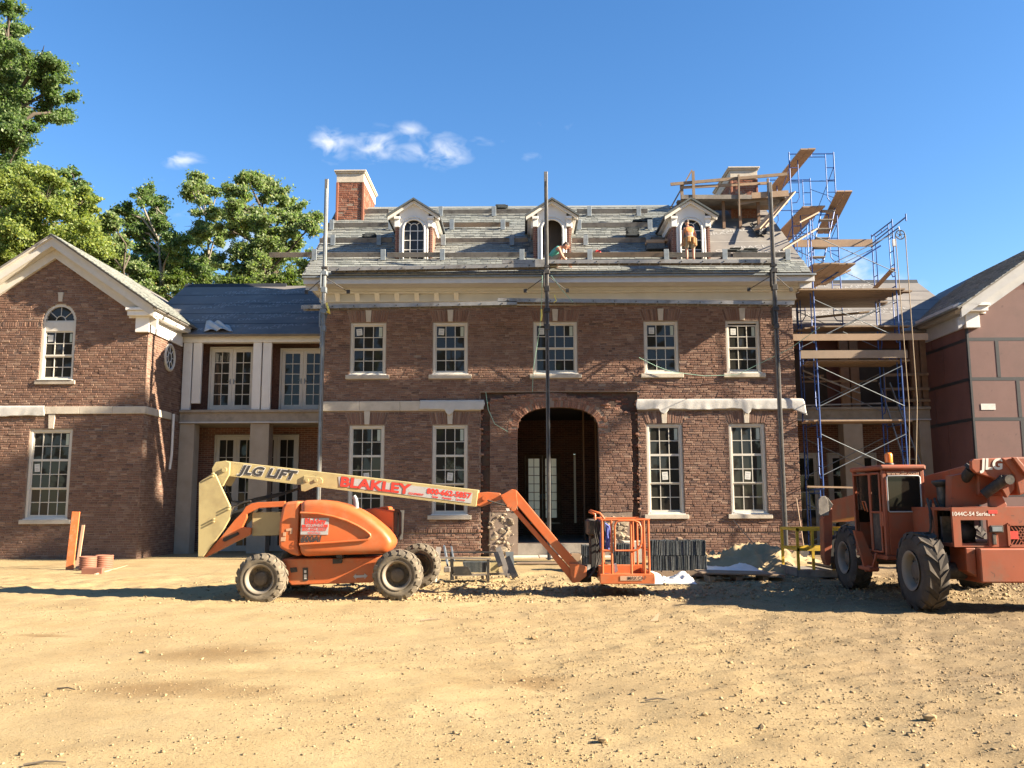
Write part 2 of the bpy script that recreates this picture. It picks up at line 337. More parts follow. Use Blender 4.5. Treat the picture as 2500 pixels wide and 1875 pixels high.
plain('decal_white', (0.675, 0.648, 0.594), (0.594, 0.567, 0.513), 3, .5)
plain('decal_faded', (0.495, 0.315, 0.210), (0.450, 0.270, 0.165), 3, .6)
plain('sticker_paper', (.62, .61, .56), (.5, .5, .46), 8, .7)
plain('sticker_strip', (.42, .46, .38), (.36, .4, .33), 6, .6)
plain('tarp', (.50, .48, .445), (.40, .385, .355), 2.5, .55, bs=.5, bscale=7)
plain('plastic_white', (0.680, 0.671, 0.654), (0.595, 0.586, 0.570), 4, .3, bs=.4, bscale=9)
plain('pink_board', (0.162, 0.087, 0.075), (0.138, 0.073, 0.063), 1.2, .75, bs=.15, bscale=3, dirt=(0.114, 0.066, 0.057), dscale=1.1, dlo=.48, dhi=.72, chips=((0.090, 0.051, 0.045), 11, .64))
plain('red_board', (0.140, 0.062, 0.052), (0.110, 0.050, 0.043), 1.2, .8, dirt=(0.090, 0.045, 0.040), dscale=1.1)
plain('seam_tape', (.03, .032, .035), (.02, .021, .024), 4, .55)
plain('grey_paint', (.40, .40, .40), (.33, .33, .335), 3, .55)
plain('amber', (.80, .24, .03), (.7, .2, .02), 4, .25, spec=.6)
plain('terracotta', (0.272, 0.112, 0.068), (0.216, 0.088, 0.056), 4, .75)
plain('stake_orange', (0.722, 0.162, 0.034), (0.612, 0.187, 0.068), 6, .75, dirt=(0.510, 0.306, 0.170), dscale=4, dlo=.5, dhi=.7)
plain('rope', (.36, .28, .19), (.28, .215, .145), 20, .9)
plain('green_rope', (.30, .48, .38), (.24, .4, .32), 20, .9)
plain('yellow_strap', (.72, .6, .12), (.6, .5, .1), 10, .7)
plain('blue_strap', (.10, .13, .42), (.06, .08, .28), 25, .8, bs=.6, bscale=60)
plain('skin', (0.400, 0.200, 0.124), (0.352, 0.168, 0.104), 6, .55)
plain('hair', (.055, .035, .025), None, 20, .7)
plain('teal_shirt', (.09, .36, .29), (.07, .29, .23), 6, .85)
plain('khaki', (0.323, 0.264, 0.178), (0.264, 0.212, 0.140), 5, .85, bs=.3, bscale=30)
plain('tool_leather', (.40, .20, .065), (.30, .145, .045), 8, .65)
plain('dark_cloth', (.06, .055, .06), None, 8, .85)
plain('sand', (0.354, 0.265, 0.153), (0.272, 0.204, 0.116), 3, .95, bs=.7, bscale=14, spec=.15)
varied('rock', [(0, (0.238, 0.172, 0.096)), (.4, (0.304, 0.221, 0.122)), (.7, (0.198, 0.142, 0.083)), (1, (0.356, 0.271, 0.158))], .95, 30, .5, .3, .2)
varied('rubble', [(0, (0.304, 0.248, 0.184)), (.4, (0.216, 0.168, 0.120)), (.7, (0.360, 0.288, 0.200)), (1, (0.264, 0.200, 0.144))], .95, 14, 1.0, .45, .2)
varied('raw_brick', [(0, (0.225, 0.112, 0.075)), (.4, (0.285, 0.154, 0.105)), (.7, (0.195, 0.094, 0.064)), (1, (0.315, 0.195, 0.139))], .92, 30, 1.0, .45, .2)
plain('pale_mortar', (0.375, 0.307, 0.217), (0.270, 0.210, 0.146), 6, .95, bs=1.0, bscale=18, spec=.2)
plain('soil', (.24, .18, .12), (.15, .11, .075), 3, .95, bs=.7, bscale=14, spec=.15)
plain('bark', (.10, .08, .06), (.06, .047, .036), 6, .95, bs=.6, bscale=20)
plain('pale_bark', (.26, .23, .19), (.18, .155, .125), 6, .95, bs=.5, bscale=20)
def glass_mat(name, tint, rough=.02):
    m, nt, b = _nt(name); b.inputs['Base Color'].default_value = (*tint, 1); b.inputs['Roughness'].default_value = rough; b.inputs['Specular IOR Level'].default_value = .3
    bump(nt, b, noise(nt, 1.3, 2, .5), .06, .02); return m
glass_mat('pane_glass', (.028, .027, .023)); glass_mat('cab_glass', (.022, .018, .014), .06)
def paper_mat():
    m, nt, b = _nt('lit_paper'); tr = nt.nodes.new('ShaderNodeBsdfTranslucent'); tr.inputs[0].default_value = (.85, .8, .66, 1)
    b.inputs['Base Color'].default_value = (.6, .56, .46, 1); b.inputs['Roughness'].default_value = .8
    mx = nt.nodes.new('ShaderNodeMixShader'); mx.inputs[0].default_value = .75; nt.links.new(b.outputs[0], mx.inputs[1]); nt.links.new(tr.outputs[0], mx.inputs[2])
    nt.links.new(mx.outputs[0], nt.nodes['Material Output'].inputs[0])
paper_mat()
def leaf_mat(name, stops, tl):
    m, nt, b = _nt(name); N = nt.nodes; L = nt.links; g = N.new('ShaderNodeNewGeometry')
    col = ramp(nt, stops, g.outputs['Random Per Island'])
    L.new(col, b.inputs['Base Color']); b.inputs['Roughness'].default_value = .5; b.inputs['Specular IOR Level'].default_value = .35
    tr = N.new('ShaderNodeBsdfTranslucent'); vm = N.new('ShaderNodeVectorMath'); vm.operation = 'MULTIPLY'; vm.inputs[1].default_value = tl; L.new(col, vm.inputs[0]); L.new(vm.outputs[0], tr.inputs[0])
    mx = N.new('ShaderNodeMixShader'); mx.inputs[0].default_value = .5; L.new(b.outputs[0], mx.inputs[1]); L.new(tr.outputs[0], mx.inputs[2])
    L.new(mx.outputs[0], N['Material Output'].inputs[0])
leaf_mat('leaf_yellow', [(0, (0.129, 0.185, 0.059)), (.35, (0.185, 0.244, 0.074)), (.7, (0.244, 0.296, 0.093)), (.9, (0.304, 0.325, 0.096)), (1, (0.162, 0.214, 0.071))], (1.5, 1.5, .7))
leaf_mat('leaf_green', [(0, (0.057, 0.089, 0.023)), (.4, (0.092, 0.134, 0.035)), (.75, (0.131, 0.169, 0.046)), (1, (0.169, 0.193, 0.054))], (1.3, 1.5, .7))
leaf_mat('leaf_dark', [(0, (0.068, 0.109, 0.046)), (.4, (0.113, 0.169, 0.068)), (.8, (0.173, 0.227, 0.095)), (1, (0.227, 0.273, 0.118))], (1.2, 1.5, .7))
leaf_mat('leaf_silver', [(0, (0.099, 0.135, 0.062)), (.4, (0.163, 0.211, 0.095)), (.75, (0.234, 0.279, 0.130)), (.97, (0.297, 0.324, 0.152)), (1, (0.360, 0.261, 0.073))], (1.2, 1.5, .7))
# ------------------------------------------------------------------ brick and slate helpers
V = Vector
COURSE = .0695
def gen_bricks(x0, x1, z0, z1, cut, phase=0):
    """running rows of stretchers and headers; cut(za, zb) -> list of (xa, xb) spans that carry no brick"""
    out = []; n = int(round((z1-z0)/COURSE)); rnd = random.Random(int(x0*91+phase))
    for k in range(n):
        za = z0+k*COURSE; zc = za+COURSE/2; h = COURSE-.0105
        x = x0-[.0, .16, .055, .215, .1][k % 5]-rnd.random()*.05; long = (k % 2 == 0); spans = cut(za, za+COURSE)
        while x < x1:
            w = .203 if (long or rnd.random() < .35) else .099
            long = not long
            segs = [(max(x, x0), min(x+w, x1))]
            for (a, b) in spans:
                ns = []
                for (p, q) in segs:
                    if b <= p or a >= q: ns.append((p, q)); continue
                    if a-p > .02: ns.append((p, a-.004))
                    if q-b > .02: ns.append((b+.004, q))
                segs = ns
            for (p, q) in segs:
                if q-p > .022: out.append(((p+q)/2, zc, q-p, h, 0.))
            x += w+.0105
    return out
def bricks_mesh(name, lst, O, u, n, mat, jd=.0045, depth=.035, front=0., ch=.0085):
    """joined bricks on the plane through O with outward normal n, running along u"""
    a = np.array(lst); N = len(a); rs = np.random.default_rng(N)
    hw = a[:, 2]/2+rs.uniform(-.002, .001, N); hh = a[:, 3]/2+rs.uniform(-.003, .001, N)
    d = front+rs.normal(0, jd, N); ang = a[:, 4]+rs.normal(0, .006, N); ca, sa = np.cos(ang), np.sin(ang)
    sg = np.array([(-1, -1), (1, -1), (1, 1), (-1, 1)])
    P = np.zeros((N, 12, 3))
    for k in range(4):
        for j, (ins, dd) in enumerate(((0, -depth), (0, None), (ch, 0))):
            lx = sg[k, 0]*(hw-ins); lz = sg[k, 1]*(hh-ins)
            lx = lx+rs.normal(0, .0016, N); lz = lz+rs.normal(0, .0016, N)
            P[:, j*4+k, 0] = a[:, 0]+lx*ca-lz*sa; P[:, j*4+k, 1] = a[:, 1]+lx*sa+lz*ca
            P[:, j*4+k, 2] = (front-depth) if dd == -depth else (d-ch if dd is None else d)
    u = np.array(u); n = np.array(n); w = np.array((0, 0, 1.))
    vv = np.array(O)+P[..., 0:1]*u+P[..., 1:2]*w+P[..., 2:3]*n
    base = [(8, 9, 10, 11)]+[(4+i, 4+(i+1) % 4, 8+(i+1) % 4, 8+i) for i in range(4)]+[(i, (i+1) % 4, 4+(i+1) % 4, 4+i) for i in range(4)]
    fs = (np.arange(N)[:, None, None]*12+np.array(base)[None]).reshape(-1, 4)
    me = bpy.data.meshes.new(name); me.from_pydata(vv.reshape(-1, 3).tolist(), [], fs.tolist()); me.materials.append(MATS[mat]); me.update(); return me
UNIT = {}
def single_bricks(lst, O, u, n, mat, wall, front=0.):
    key = (mat, tuple(u))
    if key not in UNIT:
        UNIT[key] = [bricks_mesh('brick', [(0, 0, w, COURSE-.0105, 0.)], (0, 0, 0), u, n, mat, 0.) for w in (.203, .099)]
    wo = WO(wall); first = True
    for (x, z, w, h, ang) in lst:
        k = 0 if w > .14 else 1
        o = bpy.data.objects.new('brick', UNIT[key][k]); COL.objects.link(o); o.parent = wall
        p = V(O)+V(u)*x+V((0, 0, z))+V(n)*(front+random.gauss(0, .0045))
        o.location = p-wo; s = w/(.203 if k == 0 else .099); o.scale = (s if u[0] else 1, s if u[1] else 1, 1)
def lay(wall, lst, O, u, n, mat, singles=300, key=None, front=0.):
    """nearest bricks as objects of their own, the rest joined"""
    full = [b for b in lst if b[4] == 0. and abs(b[3]-(COURSE-.0105)) < 1e-6]
    full.sort(key=key); one = full[:singles]; ids = set(map(id, one)); rest = [b for b in lst if id(b) not in ids]
    single_bricks(one, O, u, n, mat, wall, front)
    me = bricks_mesh('brickwork', rest, V(O)-WO(wall), u, n, mat, front=front); o = link('brickwork', me, wall); tag(o, kind='stuff'); return o
def strip_wall(mb, x0, x1, z0, z1, holes, y0, y1, topfn=None, step=None, mi=0):
    """wall slab cut by holes [(xa, xb, zb, ztop or fn)], built in upright strips"""
    xs = {x0, x1}
    for (a, b, c, t) in holes:
        xs |= {a, b}
        if callable(t): xs |= set(np.linspace(a, b, 25))
    if topfn: xs |= set(np.arange(x0, x1, step or .2))
    xs = sorted(x for x in xs if x0 <= x <= x1)
    for a, b in zip(xs[:-1], xs[1:]):
        if b-a < 1e-5: continue
        m = (a+b)/2; iv = [(z0, topfn(m) if topfn else z1)]
        for (p, q, c, t) in holes:
            if p <= m <= q:
                tt = t(m) if callable(t) else t; ni = []
                for (l, h) in iv:
                    if tt <= l or c >= h: ni.append((l, h)); continue
                    if c > l: ni.append((l, c))
                    if tt < h: ni.append((tt, h))
                iv = ni
        for (l, h) in iv: mb.box(a, b, y0, y1, l, h, mi)
    return mb
# ------------------------------------------------------------------ windows
def bar_grid(mb, x0, x1, z0, z1, y, cols, rows, w=.022, d=.03, mi=0):
    for k in range(1, cols): x = x0+(x1-x0)*k/cols; mb.box(x-w/2, x+w/2, y, y+d, z0, z1, mi)
    for k in range(1, rows): z = z0+(z1-z0)*k/rows; mb.box(x0, x1, y+.002, y+d-.002, z-w/2, z+w/2, mi)
PANE = {}
def pane(parent, x0, x1, z0, z1, y, mat='pane_glass'):
    key = (round(x1-x0, 3), round(z1-z0, 3), mat)
    if key not in PANE:
        w, h = (x1-x0)/2, (z1-z0)/2; PANE[key] = MB().box(-w, w, -.003, .003, -h, h).mesh('pane', mat)
    o = link('pane', PANE[key], parent); o.location = V(((x0+x1)/2, y, (z0+z1)/2))-WO(parent)
    o.rotation_euler = (jit(.012), 0, jit(.012)); return o
def sash_window(house, x0, x1, z0, z1, Y, cols, sashes, rows=2, cas=.075, sticker=None, strip=True, sill=True, mat='cream_paint', drop=0., sillmat='limestone'):
    """casing with sashes of panes; z0..z1 is the outside of the casing"""
    y = Y+.045; mb = MB()
    mb.bevbox(x0, x0+cas, y, y+.12, z0, z1, .008); mb.bevbox(x1-cas, x1, y, y+.12, z0, z1, .008)
    mb.bevbox(x0+cas, x1-cas, y+.002, y+.12, z1-cas, z1, .008); mb.bevbox(x0+cas, x1-cas, y-.01, y+.12, z0, z0+.05, .008)
    w = mb.build('window', mat, house)
    ix0, ix1, iz0, iz1 = x0+cas, x1-cas, z0+.05, z1-cas-drop
    if drop: MB().box(ix0, ix1, y+.09, y+.11, iz1, z1-cas).build('head_gap', 'dark_room', w)
    hs = (iz1-iz0)/sashes
    for k in range(sashes):
        a, b = iz0+k*hs, iz0+(k+1)*hs; ys = y+.035+(.03 if k == 0 else 0.); st = .038
        m = MB(); m.box(ix0, ix0+st, ys, ys+.04, a, b); m.box(ix1-st, ix1, ys, ys+.04, a, b)
        m.box(ix0+st, ix1-st, ys, ys+.04, a, a+(.06 if k == 0 else .03)); m.box(ix0+st, ix1-st, ys, ys+.04, b-.035, b)
        gx0, gx1, gz0, gz1 = ix0+st, ix1-st, a+(.06 if k == 0 else .03), b-.035
        bar_grid(m, gx0, gx1, gz0, gz1, ys+.006, cols, rows); s = m.build('sash', 'cream_paint', w)
        for i in range(cols):
            for j in range(rows):
                pw, ph = (gx1-gx0)/cols, (gz1-gz0)/rows
                pane(s, gx0+i*pw, gx0+(i+1)*pw, gz0+j*ph, gz0+(j+1)*ph, ys+.026)
        pw, ph = (gx1-gx0)/cols, (gz1-gz0)/rows
        if k == sashes-1 and strip: MB().box(gx1-pw*.42, gx1-.02, ys+.019, ys+.021, gz1-ph*.92, gz1-.02).build('sticker_strip', 'sticker_strip', s)
        if sticker and sticker[0] == k:
            i, j = sticker[1], sticker[2]; cx = gx0+(i+.5)*pw; cz = gz0+(j+.5)*ph
            q = MB(); q.box(-pw*.30, pw*.30, 0, .002, -ph*.30, ph*.30, 0); q.box(-pw*.2, pw*.14, -.001, .0, -ph*.06, ph*.0, 1); q.box(-pw*.16, pw*.2, -.001, .0, -ph*.2, -ph*.14, 1); q.box(-pw*.2, pw*.2, -.001, 0., ph*.1, ph*.2, 2)
            o = q.build('paper_sticker', ['sticker_paper', 'grey_paint', 'decal_silver'], s, org=(0, 0, 0)); o.location = V((cx, ys+.015, cz))-WO(s); o.rotation_euler = (0, jit(.12), 0)
    if sill: MB().bevbox(x0-.115, x1+.115, Y-.062, Y+.16, z0-.15, z0-.022, .01).build('sill', sillmat, w); MB().bevbox(x0-.02, x1+.02, Y-.03, Y+.15, z0-.02, z0+.004, .006).build('subsill', 'white_paint', w)
    return w
def jack_arch(x0, x1, z0, h, lst, kw=.15):
    """splayed soldiers beside a keystone"""
    c = (x0+x1)/2; n = 7
    for s in (-1, 1):
        for k in range(n):
            t = (k+.5)/n; x = c+s*(kw/2+.012+(x1-c-kw/2)*t*1.0); lst.append((x+s*.045*t, z0+h/2, (x1-c-kw/2)/n-.009, h-.012, -s*.30*t))
def keystone(house, cx, z0, z1, Y, w0=.135, w1=.185, mat='limestone'):
    return MB().prism([(cx-w0/2, z0), (cx+w0/2, z0), (cx+w1/2, z1), (cx-w1/2, z1)], Y-.03, Y+.05).build('keystone', mat, house, bevel=.006)
def french_door(parent, x0, x1, z0, z1, Y, leaves=2, rows=5, cols=2, mat='cream_paint', name='french_door', fr=.06, glass=True):
    m = MB(); m.bevbox(x0, x0+fr, Y, Y+.1, z0, z1, .006); m.bevbox(x1-fr, x1, Y, Y+.1, z0, z1, .006); m.bevbox(x0+fr, x1-fr, Y+.002, Y+.1, z1-fr, z1, .006)
    d = m.build(name, mat, parent); lw = (x1-x0-2*fr)/leaves
    for k in range(leaves):
        a = x0+fr+k*lw+.003; b = a+lw-.006; st = .11; s = MB(); y = Y+.03
        s.box(a, a+st, y, y+.045, z0+.01, z1-fr-.004); s.box(b-st, b, y, y+.045, z0+.01, z1-fr-.004); s.box(a+st, b-st, y, y+.045, z0+.01, z0+.2); s.box(a+st, b-st, y, y+.045, z1-fr-.12, z1-fr-.004)
        bar_grid(s, a+st, b-st, z0+.2, z1-fr-.12, y+.008, cols, rows, .024, .03); leaf = s.build('door_leaf', mat, d)
        pw, ph = (b-a-2*st)/cols, (z1-fr-.12-z0-.2)/rows
        for i in range(cols):
            for j in range(rows if glass else 0): pane(leaf, a+st+i*pw, a+st+(i+1)*pw, z0+.2+j*ph, z0+.2+(j+1)*ph, y+.026)
        hx = b-.055 if k % 2 == 0 else a+.055
        MB().box(hx-.02, hx+.02, y-.012, y, z0+.9, z0+1.08).tube((hx, y-.03, z0+1.0), (hx+(-.09 if k % 2 == 0 else .09), y-.03, z0+1.0), .01, 6).build('handle', 'galvanised', leaf)
    return d
# ------------------------------------------------------------------ the main house
YF = 26.0; XL, XR = -6.02, 8.28; XC = 1.12
house = thing('brick_house', 'two storey red brick main house with half slated roof and three dormers', 'house', (XC, 29.6, 0), world=True)
W2 = [(-5.176, -4.085), (-2.661, -1.594), (.397, 1.733), (3.755, 4.80), (6.243, 7.27)]; Z2 = (5.535, 7.13)
W1 = [(-5.15, -4.085), (-2.65, -1.586), (3.766, 4.835), (6.226, 7.295)]; Z1 = (1.33, 3.99)
AX, AW, ASP, AR = 1.12, 1.215, 3.86, .66
def arch_z(x):
    t = min(1., abs((x-AX)/AW)); return ASP+AR*(1-t**2.5)**(1/2.3)
RX0, RX1, RZ = -1.16, 3.48, 4.97
pp = [(-.93, 4.76), (-.7, 4.78), (-.52, 4.83), (-.46, 4.70), (-.45, 4.86), (0.0, 4.90), (.75, 4.93), (1.3, 4.915), (1.55, 4.86), (1.75, 4.80), (2.35, 4.78), (2.5, 4.68), (2.62, 4.60), (2.66, 4.5), (3.0, 4.48), (3.02, 4.4), (3.34, 4.36)]
def ragged(x):
    for (a, b) in zip(pp[:-1], pp[1:]):
        if a[0] <= x <= b[0]: return a[1]+(b[1]-a[1])*(x-a[0])/(b[0]-a[0]+1e-9)
    return 0.
rw = random.Random(3)
def main_cut(za, zb):
    zm = (za+zb)/2; k = int(zm/COURSE); sp = []
    for (a, b) in W2:
        if Z2[0]-.15 < zm < Z2[1]+.02: sp.append((a-.115, b+.115) if zm < Z2[0]-.02 else (a-.012, b+.012))
        elif Z2[1]+.02 <= zm < Z2[1]+.39: t = (zm-Z2[1])/.37*.09; sp.append((a-t-.02, b+t+.02))
    for (a, b) in W1:
        if Z1[0]-.15 < zm < Z1[1]+.02: sp.append((a-.115, b+.115) if zm < Z1[0]-.02 else (a-.012, b+.012))
        elif Z1[1]+.02 <= zm < Z1[1]+.40: t = (zm-Z1[1])/.37*.09; sp.append((a-t-.02, b+t+.02))
    if 4.40 < zm < 4.72: sp += [(XL-.1, RX0), (RX1, XR+.1)]
    if .79 < zm < .91: sp += [(XL, RX0), (RX1, XR)]
    if zm < RZ:
        tooth = .055 if k % 2 else 0.
        sp.append((RX0-rw.random()*.05-tooth, -.93+rw.random()*.015)); sp.append((3.30+rw.random()*.04, RX1+rw.random()*.06+tooth))
        if zm < ASP: sp.append((AX-AW, AX+AW))
        if zm < 1.38: sp += [(-.95, -.05), (2.3, 3.36)]
        if zm > ASP-.25:      # arch ring zone and the ragged top
            xs = np.linspace(-.93, 3.34, 220); run = None
            for x in xs:
                t = abs((x-AX)/(AW+.33)); ring = t < 1 and zm < ASP-.1+(AR+.38)*(1-t**2.4)**(1/2.2) and zm > ASP-.1
                off = ring or zm > ragged(x)
                if off and run is None: run = x
                if not off and run is not None: sp.append((run, x)); run = None
            if run is not None: sp.append((run, 3.4))
    return sp
bl = gen_bricks(XL, XR, -.14, 7.64, main_cut)
for (a, b) in W2: jack_arch(a, b, Z2[1]+.015, .36, bl)
for (a, b) in W1: jack_arch(a, b, Z1[1]+.015, .37, bl)
mb = MB()
holes = [(a, b, Z2[0], Z2[1]) for a, b in W2]+[(a, b, Z1[0], Z1[1]) for a, b in W1]+[(RX0-.04, RX1+.04, -1, RZ)]
strip_wall(mb, XL+.004, XR-.004, -.4, 7.64, holes, YF+.0135, YF+.3)
def pier_top(x): return min(ragged(x), 4.9)
strip_wall(mb, -.92, 3.29, -.4, 5, [(AX-AW, AX+AW, -.4, arch_z)], YF+.0145, YF+.116, topfn=lambda x: ragged(x)-.03, step=.05)
wall = mb.build('wall', 'mortar', house)
lay(wall, bl, (0, YF, 0), (1, 0, 0), (0, -1, 0), 'brick', 300, key=lambda b: (b[0]-2.4)**2+(b[1]-2.6)**2)
# bonded rowlock course above the plinth, arch rings
rl = []
x = XL+.03
while x < XR-.03:
    if not (RX0-.05 < x < RX1+.05): rl.append((x, .85, .058, .105, 0.))
    x += .0695
me = bricks_mesh('plinth_course', rl, V((0, YF, 0))-WO(wall), (1, 0, 0), (0, -1, 0), 'brick', front=.022); tag(link('plinth_course', me, wall), kind='stuff')
ar = []
for ring, (off, hh) in enumerate(((.105, .20), (.262, .098))):
    pts = []
    for t in np.linspace(-1.06, 1.06, 400):
        tt = max(-1, min(1, t)); xx = AX+tt*(AW+off*.9); zz = ASP-.02+(AR+off)*(1-abs(tt)**2.5)**(1/2.3)
        if abs(t) > 1: zz = ASP-.02-(abs(t)-1)*5
        pts.append((xx, zz))
    pts = np.array(pts); L_ = np.concatenate([[0], np.cumsum(np.hypot(*np.diff(pts, axis=0).T))]); s = .03
    while s < L_[-1]:
        x = np.interp(s, L_, pts[:, 0]); z = np.interp(s, L_, pts[:, 1]); x2 = np.interp(s+.02, L_, pts[:, 0]); z2 = np.interp(s+.02, L_, pts[:, 1])
        if not (ring == 1 and x > 2.25 and random.random() < .8) and z < ragged(x)+.14: ar.append((x, z, .055 if ring == 0 else .085, hh, math.atan2(z2-z, x2-x)))
        s += .0655 if ring == 0 else .095
me = bricks_mesh('arch_brickwork', ar, V((0, YF, 0))-WO(wall), (1, 0, 0), (0, -1, 0), 'raw_brick', jd=.016, front=.004); tag(link('arch_brickwork', me, wall), kind='stuff')
rg = []
for k in range(150):
    x = random.uniform(-.9, 3.3); z = ragged(x)-random.uniform(.0, .14)
    if z > arch_z(x)+.36 or not (AX-AW-.3 < x < AX+AW+.3): rg.append((x, z, random.uniform(.06, .2), random.uniform(.04, .062), jit(.06)))
for k in range(70):
    z = random.uniform(.2, 4.7); sd = random.random() < .5; x = (RX0-.02+jit(.03)) if sd else (RX1+.03+jit(.03)); rg.append((x, z, random.uniform(.05, .12), .058, jit(.05)))
me = bricks_mesh('broken_brickwork', rg, V((0, YF, 0))-WO(wall), (1, 0, 0), (0, -1, 0), 'raw_brick', jd=.03, front=-.02, depth=.11); tag(link('broken_brickwork', me, wall), kind='stuff')
# the older wall laid bare round the doorway
mb = MB(); strip_wall(mb, RX0-.06, RX1+.06, -.4, RZ+.05, [(AX-AW, AX+AW, .48, arch_z)], YF+.13, YF+.42)
old = mb.build('backing_wall', 'old_mortar', house)
def old_cut(za, zb):
    zm = (za+zb)/2; sp = []
    if zm > .48 and zm < ASP: sp.append((AX-AW, AX+AW))
    elif zm >= ASP and zm < ASP+AR: xs = [x for x in np.linspace(AX-AW, AX+AW, 60) if arch_z(x) > zm]; sp += [(min(xs), max(xs))] if xs else []
    for q in range(3): a = rw.uniform(RX0, RX1); sp.append((a, a+rw.uniform(.05, .4)))
    return sp
ob = gen_bricks(RX0-.05, RX1+.05, -.14, RZ+.02, old_cut, 2)
tag(link('old_brickwork', bricks_mesh('old_brickwork', ob, V((0, YF+.13, 0))-WO(old), (1, 0, 0), (0, -1, 0), 'old_brick', jd=.012), old), kind='stuff')
# rubble stone at the foot of the piers
def rock_mesh(name, mat, seed, rough=.25, sub=1):
    import bmesh
    bm = bmesh.new(); bmesh.ops.create_icosphere(bm, subdivisions=sub, radius=1); r = random.Random(seed)
    for v in bm.verts: v.co *= 1+r.uniform(-rough, rough)
    me = bpy.data.meshes.new(name); bm.to_mesh(me); bm.free(); me.materials.append(MATS[mat]); return me
def rubble_mesh(seed):
    import bmesh
    r = random.Random(seed); bm = bmesh.new()
    for k in range(22):
        d = V((r.gauss(0, 1), r.gauss(0, 1), r.gauss(0, 1))).normalized(); e = 1/max(abs(d.x), abs(d.y), abs(d.z)); bm.verts.new(d*(.45+.55*min(e, 1.35)/1.0)*r.uniform(.82, 1.05))
    bmesh.ops.convex_hull(bm, input=bm.verts); bm.normal_update()
    me = bpy.data.meshes.new('stone'); bm.to_mesh(me); bm.free(); me.materials.append(MATS['rubble']); return me
STONES = [rubble_mesh(k) for k in range(8)]
for (x0, x1, z0, z1) in ((-1.0, -.12, .12, 1.42), (2.38, 3.3, .12, 1.3)):
    core = MB().bevbox(x0+.05, x1-.03, YF+.02, YF+.125, z0-.3, z1-.02, .02).build('rubble_core', 'pale_mortar', wall)
    for k in range(64):
        big_ = k < 16; w_ = random.uniform(.2, .36) if big_ else random.uniform(.06, .17); hh = w_*random.uniform(.55, .95); o = link('stone', random.choice(STONES), wall)
        o.location = V((random.uniform(x0+w_*.4, x1-w_*.4), YF+.045+jit(.02)-(0 if big_ else .012), random.uniform(z0+hh*.3, z1-hh*.45)))-WO(wall); o.scale = (w_*.5, .05 if big_ else .04, hh*.5); o.rotation_euler = (jit(.35), jit(.7), jit(.2))
# windows, belt course, keystones
stk = [(1, 0, 1), (1, 0, 1), (1, 0, 1), (1, 0, 1), (1, 0, 1)]
for k, (a, b) in enumerate(W2):
    sash_window(house, a, b, Z2[0], Z2[1], YF, 4 if k == 2 else 3, 2, sticker=stk[k], drop=.05 if k == 4 else 0.)
    keystone(house, (a+b)/2, Z2[1]+.02, Z2[1]+.385, YF)
for k, (a, b) in enumerate(W1):
    sash_window(house, a, b, Z1[0], Z1[1], YF, 3, 3, sticker=(1, 1, 0))
    keystone(house, (a+b)/2, Z1[1]+.02, 4.415, YF)
def belt(x0, x1, Y, z0, z1, parent, n):
    for k in range(n):
        a = x0+(x1-x0)*k/n; MB().bevbox(a+.002, a+(x1-x0)/n-.002, Y-.045+jit(.002), Y+.1, z0, z1, .008).build('belt_stone', 'limestone', parent)
belt(XL-.045, RX0-.03, YF, 4.418, 4.71, house, 4); belt(RX1+.06, XR+.045, YF, 4.418, 4.71, house, 4)
# side and rear walls, gables
mb = MB()
for x in (XL, XR-.3):
    mb.prism([(YF+.305, -.4), (33.2, -.4), (33.2, 8.6), (29.6, 11.75), (YF+.305, 8.9)], x, x+.3, 'x')
mb.build('gable_wall', 'brick_print', house)
HD0, HD1, HDT, HS0 = at(1279, 1180, 32.86).x, at(1370, 1180, 32.86).x, at(1320, 1108, 32.86).z, at(1401, 1180, 32.9).x
mb = MB(); strip_wall(mb, XL+.31, XR-.31, -.4, 8.6, [(HD0, HD1, .6, HDT), (HS0, HS0+.085, .9, HDT)], 32.9, 33.2); mb.build('rear_wall', 'brick_print', house)
# entrance hall seen through the arch
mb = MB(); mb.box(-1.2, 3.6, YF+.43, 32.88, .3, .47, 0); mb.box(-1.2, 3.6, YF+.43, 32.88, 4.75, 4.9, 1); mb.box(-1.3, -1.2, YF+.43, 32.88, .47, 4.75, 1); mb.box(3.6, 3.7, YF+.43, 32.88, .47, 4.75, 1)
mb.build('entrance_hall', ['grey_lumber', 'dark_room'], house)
for x in np.arange(-1.16, 3.6, .4):
    if x > 2.0 or x < -.2:
        MB().box(x, x+.05, 28.6, 28.7, .47, 4.75).build('stud', 'stud_wood', house)
for y in (26.75, 27.15, 27.55, 27.95): MB().box(2.42+.06*(y-26.7), 2.52+.06*(y-26.7), y, y+.05, .47, 4.75).build('stud', 'stud_wood', house)
french_door(house, HD0, HD1, .9, HDT, 32.86, 2, 7, 2, 'stud_wood', glass=False)
MB().box(HD0-.02, HD1+.02, 32.87, 32.898, .47, .9).build('door_panel', 'stud_wood', house)
MB().box(HD0+.01, HD1-.01, 32.95, 32.953, .6, HDT-.02).build('window_paper', 'lit_paper', house); MB().box(HS0-.02, HS0+.1, 33.0, 33.003, .9, HDT-.02).build('window_paper', 'lit_paper', house)
MB().box(AX-AW-.02, AX+AW+.02, YF+.02, YF+.5, .1, .475).build('threshold', 'concrete', house)
for k, (x0, x1) in enumerate(((-.35, .5), (.51, 1.25), (1.26, 2.0), (2.01, 2.75))): MB().bevbox(x0, x1, YF-.75, YF-.02, -.3, .14+jit(.01), .015).build('step_block', 'limestone', house)
